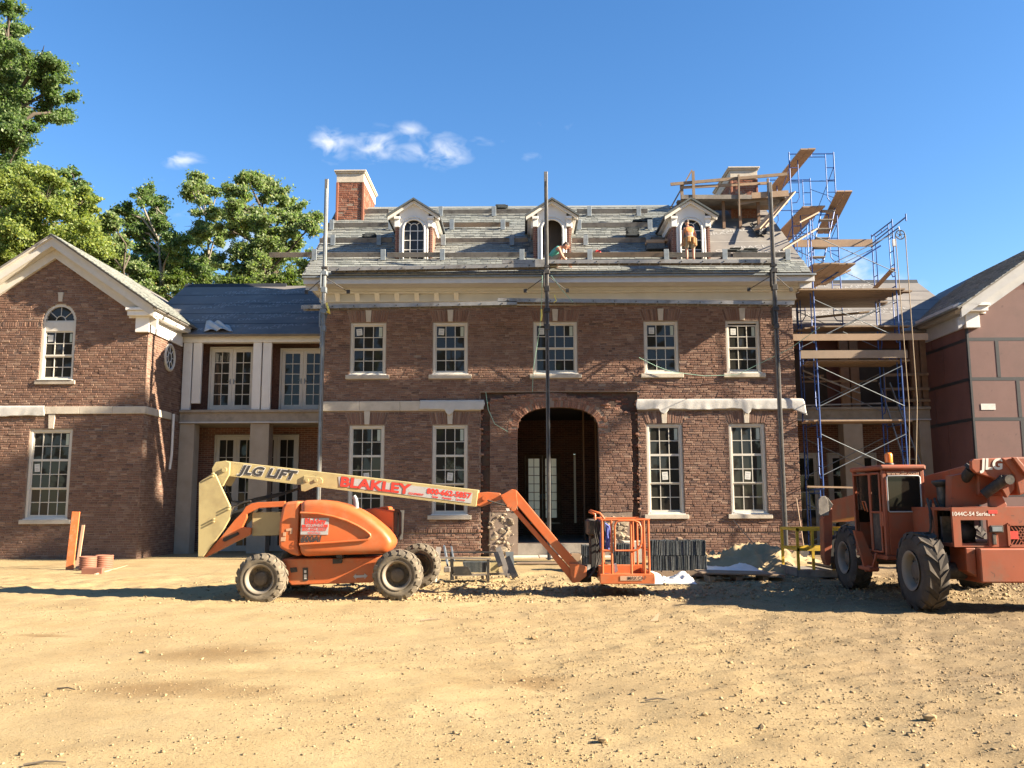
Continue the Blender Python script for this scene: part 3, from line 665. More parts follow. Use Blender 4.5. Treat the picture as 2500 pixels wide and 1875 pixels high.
# ------------------------------------------------------------------ roof of the main house
EY, EZ, RY, RZ2 = 25.0, 8.35, 29.6, 12.02; RXL, RXR = -6.45, 8.58
SA = math.atan2(RZ2-EZ, RY-EY); CS, SN = math.cos(SA), math.sin(SA); SLEN = math.hypot(RY-EY, RZ2-EZ)
RN = V((0, -SN, CS))
def roof(x, s, h=0.): return V((x, EY+s*CS, EZ+s*SN))+RN*h
def roofpt(px, py, h=0.):
    """photo pixel -> point on the front roof slope"""
    d = ray(px, py); o = V((0, 0, H)); p0 = roof(0, 0, h); t = (p0-o).dot(RN)/d.dot(RN); p = o+d*t; return p.x, (p-p0).dot(V((0, CS, SN)))
mb = MB()
def slab(mb, a, b, c, d, t=.09):
    n = (V(b)-V(a)).cross(V(d)-V(a)).normalized()*t; q = [V(p) for p in (a, b, c, d)]; lo = [p-n for p in q]
    mb.add(q+lo, [(0, 1, 2, 3), (7, 6, 5, 4), (0, 4, 5, 1), (1, 5, 6, 2), (2, 6, 7, 3), (3, 7, 4, 0)])
slab(mb, roof(RXL, 0), roof(RXR, 0), roof(RXR, SLEN), roof(RXL, SLEN))
slab(mb, (RXR, 34.2, EZ), (RXL, 34.2, EZ), (RXL, RY, RZ2), (RXR, RY, RZ2))
roofo = mb.build('roof', 'underlayment', house)
DORM = []
for (px, pk) in ((1009.4, 490), (1348.5, 489), (1689, 487.6)):
    x, s = roofpt(px, 634); DORM.append((x, s))
EXP = .15
sl_list = []
bx0, bs0 = roofpt(1742, 640); rs_ = random.Random(5)
k = 0; s = .0
while s+.05 < SLEN:
    edge = RXL+(0 if s < .5 else rs_.uniform(0, .10)); x = edge-rs_.random()*.2; right = RXR-(.0 if s < .8 else 0)
    if s > 1.0: right = bx0+rs_.uniform(-.12, .12)-(.35 if s > 4.8 else 0)
    elif s > .75: right = RXR-rs_.uniform(0, .5)
    while x < right:
        w = rs_.choice((.16, .2, .23, .27)); a, b = max(x, edge), min(x+w-.011, right); x += w
        if b-a < .06: continue
        c = (a+b)/2; hide = False
        for (dx, ds) in DORM:
            t = (s-ds)*CS
            if t > -.02 and abs(c-dx) < .55 and t < 1.7: hide = True
        if not hide: sl_list.append((c, s, b-a))
    s += EXP
UN = {}
def slate_piece(w):
    kk = round(w, 2)
    if kk not in UN:
        h = kk/2; L2 = EXP*1.12
        v = [(-h, 0, .0), (h, .0, 0), (h, L2, -.004), (-h, L2, -.004), (-h, 0.004, .027), (h, -.004, .027), (h, L2, .004), (-h, L2, .004)]
        UN[kk] = MB().add(v, [(0, 3, 2, 1), (4, 5, 6, 7), (0, 1, 5, 4), (1, 2, 6, 5), (2, 3, 7, 6), (3, 0, 4, 7)]).mesh('slate', 'slate')
    return UN[kk]
order = sorted(sl_list, key=lambda q: q[1]+abs(q[0]-XC)*.02); RM = Euler((SA, 0, 0))
for (c, s, w) in order[:300]:
    o = link('slate', slate_piece(w), roofo); o.location = roof(c, s, .004+rs_.random()*.006)-WO(roofo); o.rotation_euler = (SA-.012+jit(.012), jit(.006), jit(.012))
def slate_stuff(lst, R, name, parent, mat='slate'):
    vs = []; fs = []
    for (c, s, w) in lst:
        me = slate_piece(w); j = rs_.uniform(0, .008); t1, t2 = jit(.006), jit(.01); o = len(vs)
        for v in me.vertices: vs.append(R(c+v.co.x, s+v.co.y+t2*v.co.x, .004+j+v.co.z+t1*v.co.x-.012*v.co.y)-WO(parent))
        for p in me.polygons: fs.append([i+o for i in p.vertices])
    me = bpy.data.meshes.new(name); me.from_pydata([tuple(v) for v in vs], [], fs); me.materials.append(MATS[mat]); o = link(name, me, parent); return tag(o, kind='stuff')
slate_stuff(order[300:], roof, 'slating', roofo)
MB().prism([(RY-.16, RZ2-.09), (RY, RZ2+.035), (RY+.16, RZ2-.09), (RY+.16, RZ2-.13), (RY, RZ2), (RY-.16, RZ2-.13)], RXL, bx0-.6, 'x').build('ridge_cap', 'slate', roofo)
def grace(R, rows, parent, size=.26, txt='GRACE', txt2='GRACE'):
    for (x, s, t, rot) in rows:
        p = R(x, s, .006); ux = (R(x+1, s, .006)-p).normalized(); uy = (R(x, s+1, .006)-p).normalized()
        a = V(ux)*math.cos(rot)+V(uy)*math.sin(rot); b = V(uy)*math.cos(rot)-V(ux)*math.sin(rot)
        lettering(txt if t == 0 else txt2, size, 'underlayment_print', parent, p, a, b, 'printed_lettering', shear=.15, offset=.004, sx=1.15)
gx = bx0
grace(roof, [(gx+.75, 1.75, 1, .12), (gx+1.35, 2.0, 0, .12), (gx+.7, 3.2, 1, .12), (gx+1.3, 3.45, 0, .12), (gx+1.75, 1.55, 1, .12)], roofo, .3)
for s in (1.45, 2.45, 3.4, 4.4): MB().add([roof(bx0-.1, s, .006), roof(RXR, s, .006), roof(RXR, s+.03, .01), roof(bx0-.1, s+.03, .01)], [(0, 1, 2, 3)]).build('lap_joint', 'underlayment_print', roofo)
# cornice: eaves board, soffit, bed mould, frieze, architrave, with returns along the gables
def ring_box(name, mat, ov, y0, y1, z0, z1, bev=.008):
    MB().bevbox(XL-ov, XR+ov, y0, y1, z0, z1, bev).build(name, mat, house)
ring_box('eaves_board', 'trim_grey', .40, EY+.06, EY+.12, EZ-.24, EZ-.03)
MB().bevbox(XL-.39, XR+.39, EY+.122, YF+.0, EZ-.22, EZ-.17, .004).build('soffit', 'trim_grey', house)
ring_box('gutter_lip', 'galvanised', .43, EY-.03, EY+.058, EZ-.075, EZ-.022, .01)
ring_box('bed_mould', 'frieze_primer', .24, YF-.34, YF+.0, EZ-.31, EZ-.222)
ring_box('bed_mould', 'frieze_primer', .19, YF-.27, YF+.0, EZ-.36, EZ-.312)
ring_box('frieze', 'frieze_primer', .10, YF-.12, YF+.0, EZ-.60, EZ-.362)
ring_box('architrave', 'grey_paint', .07, YF-.075, YF+.0, EZ-.72, EZ-.602)
for k in range(7):
    c = at(825+k*48.2, 715, YF-.15).x
    MB().prism([(YF-.27, EZ-.363), (YF-.122, EZ-.363), (YF-.122, EZ-.57), (YF-.19, EZ-.47)], c-.07, c+.07, 'x').build('modillion', 'white_paint', house)
for sgn, x in ((-1, XL), (1, XR)):       # gable side returns
    for (ov, z0, z1, mat) in ((.36, EZ-.24, EZ-.03, 'trim_grey'), (.1, EZ-.6, EZ-.25, 'frieze_primer')):
        a, b = sorted((x, x+sgn*ov)); MB().box(a, b, YF+.003, YF+.9, z0, z1).build('cornice_return', mat, house)
    a, b = sorted((x+sgn*.003, x+sgn*.36))
    MB().prism([(EY+.2, EZ-.12), (RY, RZ2-.13), (RY, RZ2-.42), (EY+.2, EZ-.41)], a, b, 'x').build('rake_board', 'trim_grey', house)
# ------------------------------------------------------------------ dormers
def dormer(x, s, glazed):
    Y = EY+s*CS; z0 = EZ+s*SN-.03; he, hp, hw, ew = 1.36, 1.83, .58, .75; aw, az, arr = .335, .98, .33
    def az_(q):
        t = min(1, abs(q-x)/aw); return z0+az+arr*math.sqrt(max(0, 1-t*t))
    mb = MB(); xs = sorted(set(np.linspace(x-.45, x+.45, 31)) | {x-aw, x+aw} | set(np.linspace(x-aw, x+aw, 21)))
    def ped(q): return z0+he+.06+(hp-he-.06)*(1-abs(q-x)/ew)
    for a, b in zip(xs[:-1], xs[1:]):
        m = (a+b)/2; lo = az_(m) if abs(m-x) < aw else z0
        mb.box(a, b, Y, Y+.1, lo, ped(m))
    d = mb.build('dormer', 'white_paint', house)
    for sg in (-1, 1):
        a, b = sorted((x+sg*.451, x+sg*hw)); MB().box(a, b, Y+.02, Y+.1, z0, z0+he-.30).build('brick_strip', 'brick_print', d)
        MB().box(x+sg*.515-.012, x+sg*.515+.012, Y-.005, Y+.02, z0, z0+he-.3).build('strip_mould', 'red_board', d)
        MB().bevbox(a-.015, b+.015, Y-.05, Y+.1, z0+he-.298, z0+he-.06, .008).bevbox(min(a-.015, b-.16), max(b+.015, a+.16), Y-.09, Y+.1, z0+he-.058, z0+he+.03, .008).build('capital', 'white_paint', d)
        m = MB().prism([(Y+.1, z0-.3), (Y+1.8, z0+1.1), (Y+1.8, z0+he), (Y+.1, z0+he)], *sorted((x+sg*(hw-.06), x+sg*(hw-.002))), 'x'); m.build('cheek', 'brick_print', d)
        a, b = sorted((x+sg*hw, x+sg*(ew+.0))); MB().prism([(Y+.101, z0+he-.06), (Y+1.75, z0+he-.06), (Y+1.75, z0+he+.03), (Y+.101, z0+he+.03)], a, b, 'x').build('eave', 'white_paint', d)
        MB().prism([(Y+.101, z0+he-.29), (Y+1.5, z0+he-.29), (Y+1.6, z0+he-.062), (Y+.101, z0+he-.062)], *sorted((x+sg*(hw+.001), x+sg*(hw+.06))), 'x').build('cheek_frieze', 'white_paint', d)
        # roof slope and raking cornice
        t = .06; e = x+sg*(ew+.08); ze = z0+he-.01; zp = z0+hp+.06
        m = MB(); p = [V((x, Y-.20, zp)), V((e, Y-.20, ze)), V((e, Y+2.0, ze)), V((x, Y+2.5, zp))]; n = V((0, 0, t)); m.add(p+[q+n for q in p], [(0, 1, 2, 3), (4, 5, 6, 7), (0, 1, 5, 4), (1, 2, 6, 5), (2, 3, 7, 6), (3, 0, 4, 7)]); m.build('dormer_roof', 'slate_stock', d)
        m = MB(); p = [V((x, Y-.11, zp-.004)), V((e-sg*.03, Y-.11, ze+.014)), V((e-sg*.03, Y+.0, ze+.014)), V((x, Y+.0, zp-.004))]; n = V((0, 0, -.09)); m.add(p+[q+n for q in p], [(0, 1, 2, 3), (4, 5, 6, 7), (0, 1, 5, 4), (1, 2, 6, 5), (2, 3, 7, 6), (3, 0, 4, 7)]); m.build('rake_mould', 'white_paint', d)
    # arched casing
    pts = [V((x-aw, Y-.012, z0))]+[V((x-aw*math.cos(t), Y-.012, z0+az+arr*math.sin(t))) for t in np.linspace(0, math.pi, 19)]+[V((x+aw, Y-.012, z0))]
    MB().path(pts, .035, 6).build('arch_mould', 'white_paint', d)
    pts = [V((x+(p.x-x)*1.25, Y-.004, z0+(p.z-z0)*(1.0 if p.z < z0+.1 else 1.055))) for p in pts]
    MB().path(pts, .022, 6).build('arch_mould', 'white_paint', d)
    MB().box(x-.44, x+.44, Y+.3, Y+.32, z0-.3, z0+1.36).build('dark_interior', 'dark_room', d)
    if glazed:
        y = Y+.05; m = MB(); w = .02
        for q in (-1, 1): m.box(x+q*.115-w/2, x+q*.115+w/2, y, y+.03, z0, z0+az)
        for h in (.06, .36, .66, .96): m.box(x-aw, x+aw, y+.002, y+.028, z0+h-w/2, z0+h+w/2)
        m.path([V((x-.115*math.cos(t), y+.014, z0+az+.10+.115*math.sin(t))) for t in np.linspace(0, math.pi, 9)], .012, 6)
        for q in (-1, 1): m.box(x+q*.115-w/2, x+q*.115+w/2, y, y+.03, z0+az, z0+az+.1); m.beam((x+q*.08, y+.014, z0+az+.18), (x+q*.22, y+.014, z0+az+.28), .02, .02, (0, 1, 0))
        sa = m.build('sash', 'white_paint', d)
        for i in range(3):
            for j, (h0, h1) in enumerate(((.0, .06), (.06, .36), (.36, .66), (.66, .96))):
                xa, xb = [(-aw, -.115), (-.115, .115), (.115, aw)][i]; pane(sa, x+xa, x+xb, z0+h0, z0+h1, y+.018)
        poly = [(x-aw*math.cos(t), z0+.96+(arr+.02)*math.sin(t)) for t in np.linspace(0, math.pi, 15)]
        MB().prism(poly, y+.016, y+.02).build('pane', 'pane_glass', sa)
    return d
for k, (x, s) in enumerate(DORM): dormer(x, s, k != 1)
# ------------------------------------------------------------------ chimneys
def chimney(x0, x1, y0, y1, zt, band):
    zb = 9.6; m = MB(); m.box(x0+.008, x1-.008, y0+.008, y1-.008, zb, zt-.05); c = m.build('chimney', 'mortar', house)
    bf = gen_bricks(x0, x1, zb, zt-band, lambda a, b: [], 3)
    lay(c, bf, (0, y0, 0), (1, 0, 0), (0, -1, 0), 'chimney_brick', 60, key=lambda b: -b[1])
    bs_ = gen_bricks(y0, y1, zb, zt-band, lambda a, b: [], 4)
    for (X, u, n) in ((x1, (0, 1, 0), (1, 0, 0)), (x0, (0, -1, 0), (-1, 0, 0))):
        l2 = bs_ if n[0] > 0 else [(-b[0], *b[1:]) for b in bs_]
        tag(link('brickwork', bricks_mesh('brickwork', l2, V((X, 0, 0))-WO(c), u, n, 'chimney_brick'), c), kind='stuff')
    MB().bevbox(x0-.02, x1+.02, y0-.02, y1+.02, zt-band, zt-.1, .006).bevbox(x0-.07, x1+.07, y0-.07, y1+.07, zt-.1, zt-.05, .01).bevbox(x0-.1, x1+.1, y0-.1, y1+.1, zt-.05, zt, .01).build('stone_cap', 'limestone', c)
    MB().bevbox(x0-.03, x0+.05, y0-.03, y0+.05, zb, zt-band, .01).build('corner_mould', 'chimney_brick', c); MB().bevbox(x1-.05, x1+.03, y0-.03, y0+.05, zb, zt-band, .01).build('corner_mould', 'chimney_brick', c)
    return c
p, q = at(824, 417, 28.6), at(888, 417, 28.6); chimney(p.x, q.x, 28.6, 30.9, p.z, .42)
p, q = at(1783, 409, 28.6), at(1846, 409, 28.6); chimney(p.x, q.x, 28.6, 30.9, p.z, .42)
# ------------------------------------------------------------------ left brick wing
YW = 25.4; WX1 = -11.1; WXC = -14.0; WX0 = 2*WXC-WX1; PKZ = 9.62; EVX = -10.92; EVZ = 7.50
WS = (PKZ-EVZ)/(EVX-WXC)
wing = thing('brick_wing', 'red brick gabled wing with arched window and white raking cornice', 'house', (WXC, YW, 0), world=True)
def rk(x): return PKZ-WS*abs(x-WXC)
AC, AHW, ASZ, ATZ = -13.8, .50, 7.14, 7.64
def wa_z(x):
    t = min(1, abs(x-AC)/AHW); return ASZ+(ATZ-ASZ)*math.sqrt(max(0, 1-t*t))
AB = 5.33; LW = (-14.45, -13.19, 1.25, 3.86)
def wing_cut(za, zb):
    zm = (za+zb)/2; sp = []
    lim = (PKZ-.42-zm)/WS; 
    if zm > 6.7: sp += [(WX0-1, WXC-lim), (WXC+lim, WX1+1)]
    if AB-.14 < zm < ATZ: hw = (AHW+.09 if zm < AB else AHW+.01) if zm < ASZ else AHW*math.sqrt(max(0, 1-((zm-ASZ)/(ATZ-ASZ))**2)); sp.append((AC-hw, AC+hw))
    if LW[2]-.14 < zm < LW[3]+.01: d = .11 if zm < LW[2] else .01; sp.append((LW[0]-d, LW[1]+d))
    if 4.30 < zm < 4.53: sp.append((WX0-1, WX1+1))
    if 6.94 < zm < 7.09: sp.append((WX0-1, AC-AHW-.08))
    return sp
bl = gen_bricks(WX0, WX1, -.35, 9.4, wing_cut, 7)
for k in range(60):
    x = WX0+.04+k*.0725
    if x < AC-AHW-.1: bl.append((x, 7.015, .06, .135, 0.))
mb = MB(); strip_wall(mb, WX0+.005, WX1-.005, -.6, 9.5, [(AC-AHW, AC+AHW, AB, wa_z), (LW[0], LW[1], LW[2], LW[3])], YW+.0135, YW+.3, topfn=lambda x: min(rk(x)-.15, 9.5), step=.1)
ww = mb.build('wall', 'mortar', wing)
lay(ww, [b for b in bl if b[0] > -18], (0, YW, 0), (1, 0, 0), (0, -1, 0), 'wing_brick', 300, key=lambda b: (b[0]+12.2)**2*1.5+(b[1]-6.0)**2)
# flank facing the forecourt, with the oval window
OY, OZ, ORY, ORZ = 27.0, 6.25, .36, .40
def flank_cut(za, zb):
    zm = (za+zb)/2; sp = []
    if 4.30 < zm < 4.53: sp.append((0, 99))
    t = (zm-OZ)/(ORZ+.02)
    if abs(t) < 1: hw = (ORY+.02)*math.sqrt(1-t*t); sp.append((OY-hw, OY+hw))
    return sp
fl = gen_bricks(YW, 31.0, -.35, 7.0, flank_cut, 9)
mb = MB(); mb.box(WX1-.3, WX1-.0135, YW+.304, 31.0, -.6, 7.1); fw = mb.build('flank_wall', 'mortar', wing)
lay(fw, fl, (WX1, 0, 0), (0, 1, 0), (1, 0, 0), 'wing_brick', 120, key=lambda b: b[0]*2+abs(b[1]-6))
MB().path([V((WX1+.02, OY+ORY*math.cos(t), OZ+ORZ*math.sin(t))) for t in np.linspace(0, 2*math.pi, 33)[:-1]], .05, 6, closed=True).build('oval_window', 'cream_paint', wing)
m = MB(); m.add([V((WX1+.012, OY+ORY*math.cos(t), OZ+ORZ*math.sin(t))) for t in np.linspace(0, 2*math.pi, 33)[:-1]], [tuple(range(32))]); m.build('oval_pane', 'pane_glass', wing)
m = MB(); m.path([V((WX1+.022, OY+.14*math.cos(t), OZ+.15*math.sin(t))) for t in np.linspace(0, 2*math.pi, 17)[:-1]], .012, 5, closed=True)
for t in np.linspace(0, 2*math.pi, 9)[:-1]: m.tube((WX1+.022, OY+.14*math.cos(t), OZ+.15*math.sin(t)), (WX1+.022, OY+ORY*math.cos(t), OZ+ORZ*math.sin(t)), .012, 5)
m.build('oval_muntin', 'white_paint', wing)
MB().box(WX0, WX0+.3, YW+.31, 33, -.6, 7.1).box(WX0+.31, WX1-.31, 32.7, 33, -.6, 7.1).build('rear_wall', 'brick_print', wing)
# belt, keystones, windows
for k in range(6): a = WX0+(WX1+.05-WX0)*k/6; MB().bevbox(a+.002, a+(WX1+.05-WX0)/6-.002, YW-.05, YW+.1, 4.307, 4.525, .008).build('belt_stone', 'limestone', wing)
MB().bevbox(WX1-.05, WX1+.05, YW+.103, 27.3, 4.307, 4.525, .008).build('belt_stone', 'limestone', wing)
keystone(wing, -13.82, LW[3]+.015, 4.3, YW, .15, .2); keystone(wing, AC, ATZ+.06, 7.98, YW, .11, .16)
sash_window(wing, *LW, YW, 4, 3, sticker=(1, 0, 1))
# arched window: three by four sashes under a fanlight
y = YW+.045; m = MB()
m.bevbox(AC-AHW, AC-AHW+.075, y, y+.12, AB, ASZ-.002, .008); m.bevbox(AC+AHW-.075, AC+AHW, y, y+.12, AB, ASZ-.002, .008); m.bevbox(AC-AHW+.075, AC+AHW-.075, y-.008, y+.12, AB, AB+.05, .008)
m.bevbox(AC-AHW+.075, AC+AHW-.075, y+.01, y+.12, 6.80, 7.10, .008)
xs = np.linspace(AC-AHW, AC+AHW, 41)
for a, b in zip(xs[:-1], xs[1:]):
    mm = (a+b)/2; t = (mm-AC)/(AHW-.085); lo = ASZ+(ATZ-ASZ-.085)*math.sqrt(1-t*t) if abs(t) < 1 else ASZ
    m.box(a, b, y, y+.12, lo, wa_z(mm))
aw_ = m.build('arched_window', 'cream_paint', wing)
m = MB(); gx0, gx1 = AC-AHW+.105, AC+AHW-.105
for k, (a, b) in enumerate(((AB+.05, 6.05), (6.05, 6.80))):
    ys = y+.035+(.03 if k == 0 else 0); s = MB(); s.box(gx0-.03, gx0, ys, ys+.04, a, b); s.box(gx1, gx1+.03, ys, ys+.04, a, b); s.box(gx0, gx1, ys, ys+.04, a, a+.05); s.box(gx0, gx1, ys, ys+.04, b-.03, b)
    bar_grid(s, gx0, gx1, a+.05, b-.03, ys+.006, 3, 2); so_ = s.build('sash', 'cream_paint', aw_)
    for i in range(3):
        for j in range(2): pw, ph = (gx1-gx0)/3, (b-a-.08)/2; pane(so_, gx0+i*pw, gx0+(i+1)*pw, a+.05+j*ph, a+.05+(j+1)*ph, ys+.026)
    if k: MB().box(gx0+.04, gx0+.2, ys+.016, ys+.018, b-.3, b-.1).build('paper_sticker', 'sticker_paper', so_); MB().box(gx1-.09, gx1-.02, ys+.016, ys+.018, b-.32, b-.06).build('sticker_strip', 'sticker_strip', so_)
poly = [(AC-(AHW-.08)*math.cos(t), ASZ-.04+(ATZ-ASZ-.04)*math.sin(t)) for t in np.linspace(0, math.pi, 21)]
MB().prism(poly, y+.06, y+.065).build('pane', 'pane_glass', aw_)
m = MB(); m.path([V((AC-.15*math.cos(t), y+.05, ASZ-.03+.17*math.sin(t))) for t in np.linspace(0, math.pi, 11)], .013, 6)
for t in (math.pi/4.6, math.pi/2, math.pi*3.6/4.6): m.tube((AC-.15*math.cos(t), y+.05, ASZ-.03+.17*math.sin(t)), (AC-.42*math.cos(t), y+.05, ASZ-.03+.46*math.sin(t)), .012, 6)
m.box(AC-.42, AC+.42, y+.035, y+.06, 7.10, 7.135); m.build('fanlight_bars', 'cream_paint', aw_)
MB().bevbox(AC-AHW-.1, AC+AHW+.1, YW-.05, YW+.16, AB-.14, AB-.02, .008).build('sill', 'concrete', aw_); MB().bevbox(AC-AHW-.02, AC+AHW+.02, YW-.07, YW+.16, AB-.018, AB+.006, .005).build('subsill', 'white_paint', aw_)
def gable_trim(parent, xc, pk, ws, half, yf, mats=('cream_paint', 'cream_paint')):
    """two raking boards each side and the roof slabs behind them"""
    def z(x, o=0): return pk-ws*abs(x-xc)+o
    for sg in (-1, 1):
        e = xc+sg*half
        for (nm, o0, o1, y0, y1, mt) in (('raking_cornice', -.04, -.30, yf-.34, yf-.24, mats[0]), ('raking_soffit', -.27, -.31, yf-.238, yf-.0, mats[0]), ('raking_frieze', -.32, -.60, yf-.10, yf+.004, mats[1]), ('raking_mould', .0, -.045, yf-.40, yf-.0, mats[0])):
            MB().prism([(xc, z(xc, o0)), (e, z(e, o0)), (e, z(e, o1)), (xc, z(xc, o1))], y0, y1).build(nm, mt, parent)
def eave_cornice(parent, sg, ex, wx, y0, y1, ez, mats=('white_paint', 'white_paint')):
    """cornice along a side eave with its return on the front; sg is the outward x sign"""
    for (nm, o0, o1, z0, z1) in (('eave_cornice', -.02, .17, -.10, -.0), ('eave_cornice', -.02, .12, -.23, -.102), ('eave_soffit', -.3, .09, -.27, -.232), ('eave_frieze', -.6, -.10, -.70, -.272)):
        a, b = sorted((ex+sg*max(o0, -.0)-sg*.02 if nm == 'eave_cornice' else wx, ex+sg*o1 if nm != 'eave_frieze' else wx+sg*.06))
        MB().bevbox(a, b, y0, y1, ez+z0, ez+z1, .008).build(nm, mats[0], parent)
    # return on the front
    for (w, d, z0, z1) in ((.78, .36, -.10, -.02), (.74, .30, -.25, -.102), (.55, .145, -.72, -.252)):
        a, b = sorted((ex+sg*(.17 if w > .75 else .12) if w > .6 else wx+sg*.061, wx-sg*(w-.2))); MB().bevbox(a, b, y0-d+.02, y0+.003, ez+z0-.004, ez+z1-.004, .008).build('cornice_return', mats[1], parent)
MB().box(WX1-.6, EVX+.1, YW-.02, YW+.02, EVZ-.32, EVZ-.04).build('cornice_core', 'white_paint', wing)
gable_trim(wing, WXC, PKZ, WS, EVX-WXC+.1, YW)
eave_cornice(wing, 1, EVX, WX1, YW-.0, 27.9, EVZ-.04)
m = MB()
for sg in (-1, 1):
    e = WXC+sg*(EVX-WXC+.22); ze = PKZ-WS*(EVX-WXC+.22); q = [V((WXC, YW-.42, PKZ+.004)), V((e, YW-.42, ze+.004)), V((e, 33.2, ze+.004)), V((WXC, 33.2, PKZ+.004))]; n = V((0, 0, .05))
    m.add(q+[p+n for p in q], [(0, 1, 2, 3), (4, 5, 6, 7), (0, 1, 5, 4), (1, 2, 6, 5), (2, 3, 7, 6), (3, 0, 4, 7)])
wr = m.build('roof', 'underlayment', wing)
# slates on the slope that faces the forecourt
def wroof(sgn, xc, pk, ws, half, y0):
    L2 = half*math.hypot(1, ws); c = half/L2; s_ = ws*half/L2
    return lambda u, s, h: V((xc+sgn*(half-s*c), y0+u, pk+.058-ws*half+s*s_))+V((sgn*s_, 0, c))*h, L2
Rw, Lw = wroof(1, WXC, PKZ, WS, EVX-WXC+.25, YW-.45)
lst = []; s = 0.
while s < Lw-.1:
    u = rs_.random()*.1-.1
    while u < 5.2:
        w = rs_.choice((.16, .2, .23, .27)); lst.append((u+w/2, s, w-.006)); u += w
    s += EXP
slate_stuff(lst, Rw, 'slating', wr)
MB().path([V((-11.04, 27.42, 4.5)), V((-11.04, 27.42, 3.2)), V((-11.08, 27.42, 2.75))], .045, 6).build('downpipe', 'white_paint', wing)
# ------------------------------------------------------------------ right wing in insulation board
QX = 13.2; QXC = 16.28; QEV = 13.02
rwing = thing('sheathed_wing', 'unfinished gabled wing clad in pink insulation boards with black taped seams', 'house', (QXC, YW, 0), world=True)
m = MB(); strip_wall(m, QX+.03, 2*QXC-QX, -.6, 9.5, [], YW+.03, YW+.3, topfn=lambda x: min(PKZ-WS*abs(x-QXC)-.15, 9.5), step=.1); m.box(QX+.031, QX+.3, YW+.304, 31, -.6, 7.1); m.box(2*QXC-QX-.3, 2*QXC-QX, YW+.304, 33, -.6, 7.1); m.box(QX+.31, 2*QXC-QX-.31, 32.7, 33, -.6, 7.1); m.build('wall', 'red_board', rwing)
zs = [-.5, 1.85]+[at(2430, p, YW).z for p in (1023, 925, 828)]+[7.9]
cuts = [[QX, 15.7, 18.1, 2*QXC-QX], [QX, 14.62, 17.0, 2*QXC-QX], [QX, at(2487, 960, YW).x, 17.0, 2*QXC-QX], [QX, at(2443, 960, YW).x, 16.5, 2*QXC-QX], [QX, 15.6, 18.0, 2*QXC-QX], ]
def gz(x, cap): return min(cap, PKZ-WS*abs(x-QXC)-.2)
for r in range(len(zs)-1):
    cs = cuts[r] if r < len(cuts) else cuts[-1]
    for a, b in zip(cs[:-1], cs[1:]):
        a2, b2, z0, z1 = a+.003, b-.003, zs[r]+.003, zs[r+1]-.003; pts = [(a2, z0), (b2, z0), (b2, gz(b2, z1))]
        pts += [(x, gz(x, z1)) for x in np.linspace(b2, a2, 9)[1:-1]]+[(a2, gz(a2, z1))]
        MB().prism(pts, YW, YW+.028).build('insulation_panel', 'pink_board', rwing)
    if r: MB().box(QX, 2*QXC-QX, YW-.004, YW-.001, zs[r]-.05, zs[r]+.05).build('seam_tape', 'seam_tape', rwing)
    for x in cs[1:-1]: MB().box(x-.05, x+.05, YW-.008, YW-.005, zs[r]+.051, zs[r+1]-.051).build('seam_tape', 'seam_tape', rwing)
MB().box(QX-.006, QX+.05, YW-.012, YW-.009, -.5, 7.0).box(QX-.012, QX-.008, YW-.009, YW+.07, -.5, 7.0).build('corner_tape', 'seam_tape', rwing)
for r, (z0, z1) in enumerate(zip(zs[:-1], zs[1:])):
    for (a, b) in ((YW, 26.9 if r % 2 else 27.6), (26.906 if r % 2 else 27.606, 29.9)): MB().box(QX, QX+.028, a+.029, b, z0+.003, min(z1, 7.0)-.003).build('insulation_panel', 'red_board', rwing)
    if r: MB().box(QX-.004, QX-.001, YW+.03, 28.9, z0-.05, z0+.05).build('seam_tape', 'seam_tape', rwing)
p = at(2413, 993, YW-.012); MB().box(p.x-.21, p.x+.21, YW-.012, YW-.009, p.z-.09, p.z+.09).build('paper_notice', 'sticker_paper', rwing)

MB().box(QEV-.1, QX+.6, YW-.02, YW+.02, EVZ-.32, EVZ-.04).build('cornice_core', 'white_paint', rwing)
gable_trim(rwing, QXC, PKZ, WS, QXC-QEV+.1, YW, ('grey_paint', 'grey_paint')); eave_cornice(rwing, -1, QEV, QX, YW-.0, 27.9, EVZ-.04, ('grey_paint', 'white_paint'))
m = MB()
for sg in (-1, 1):
    hf = QXC-QEV+.22; e = QXC+sg*hf; ze = PKZ-WS*hf; q = [V((QXC, YW-.42, PKZ+.004)), V((e, YW-.42, ze+.004)), V((e, 33.2, ze+.004)), V((QXC, 33.2, PKZ+.004))]; n = V((0, 0, .05))
    m.add(q+[p+n for p in q], [(0, 1, 2, 3), (4, 5, 6, 7), (0, 1, 5, 4), (1, 2, 6, 5), (2, 3, 7, 6), (3, 0, 4, 7)])
rr = m.build('roof', 'underlayment', rwing)
Rq, Lq = wroof(-1, QXC, PKZ, WS, QXC-QEV+.25, YW-.45); lst = []; s = 0.
while s < Lq-.1:
    u = rs_.random()*.1-.1
    while u < 5.2:
        w = rs_.choice((.16, .2, .23, .27)); lst.append((u+w/2, s, w-.006)); u += w
    s += EXP
slate_stuff(lst, Rq, 'slating', rr)
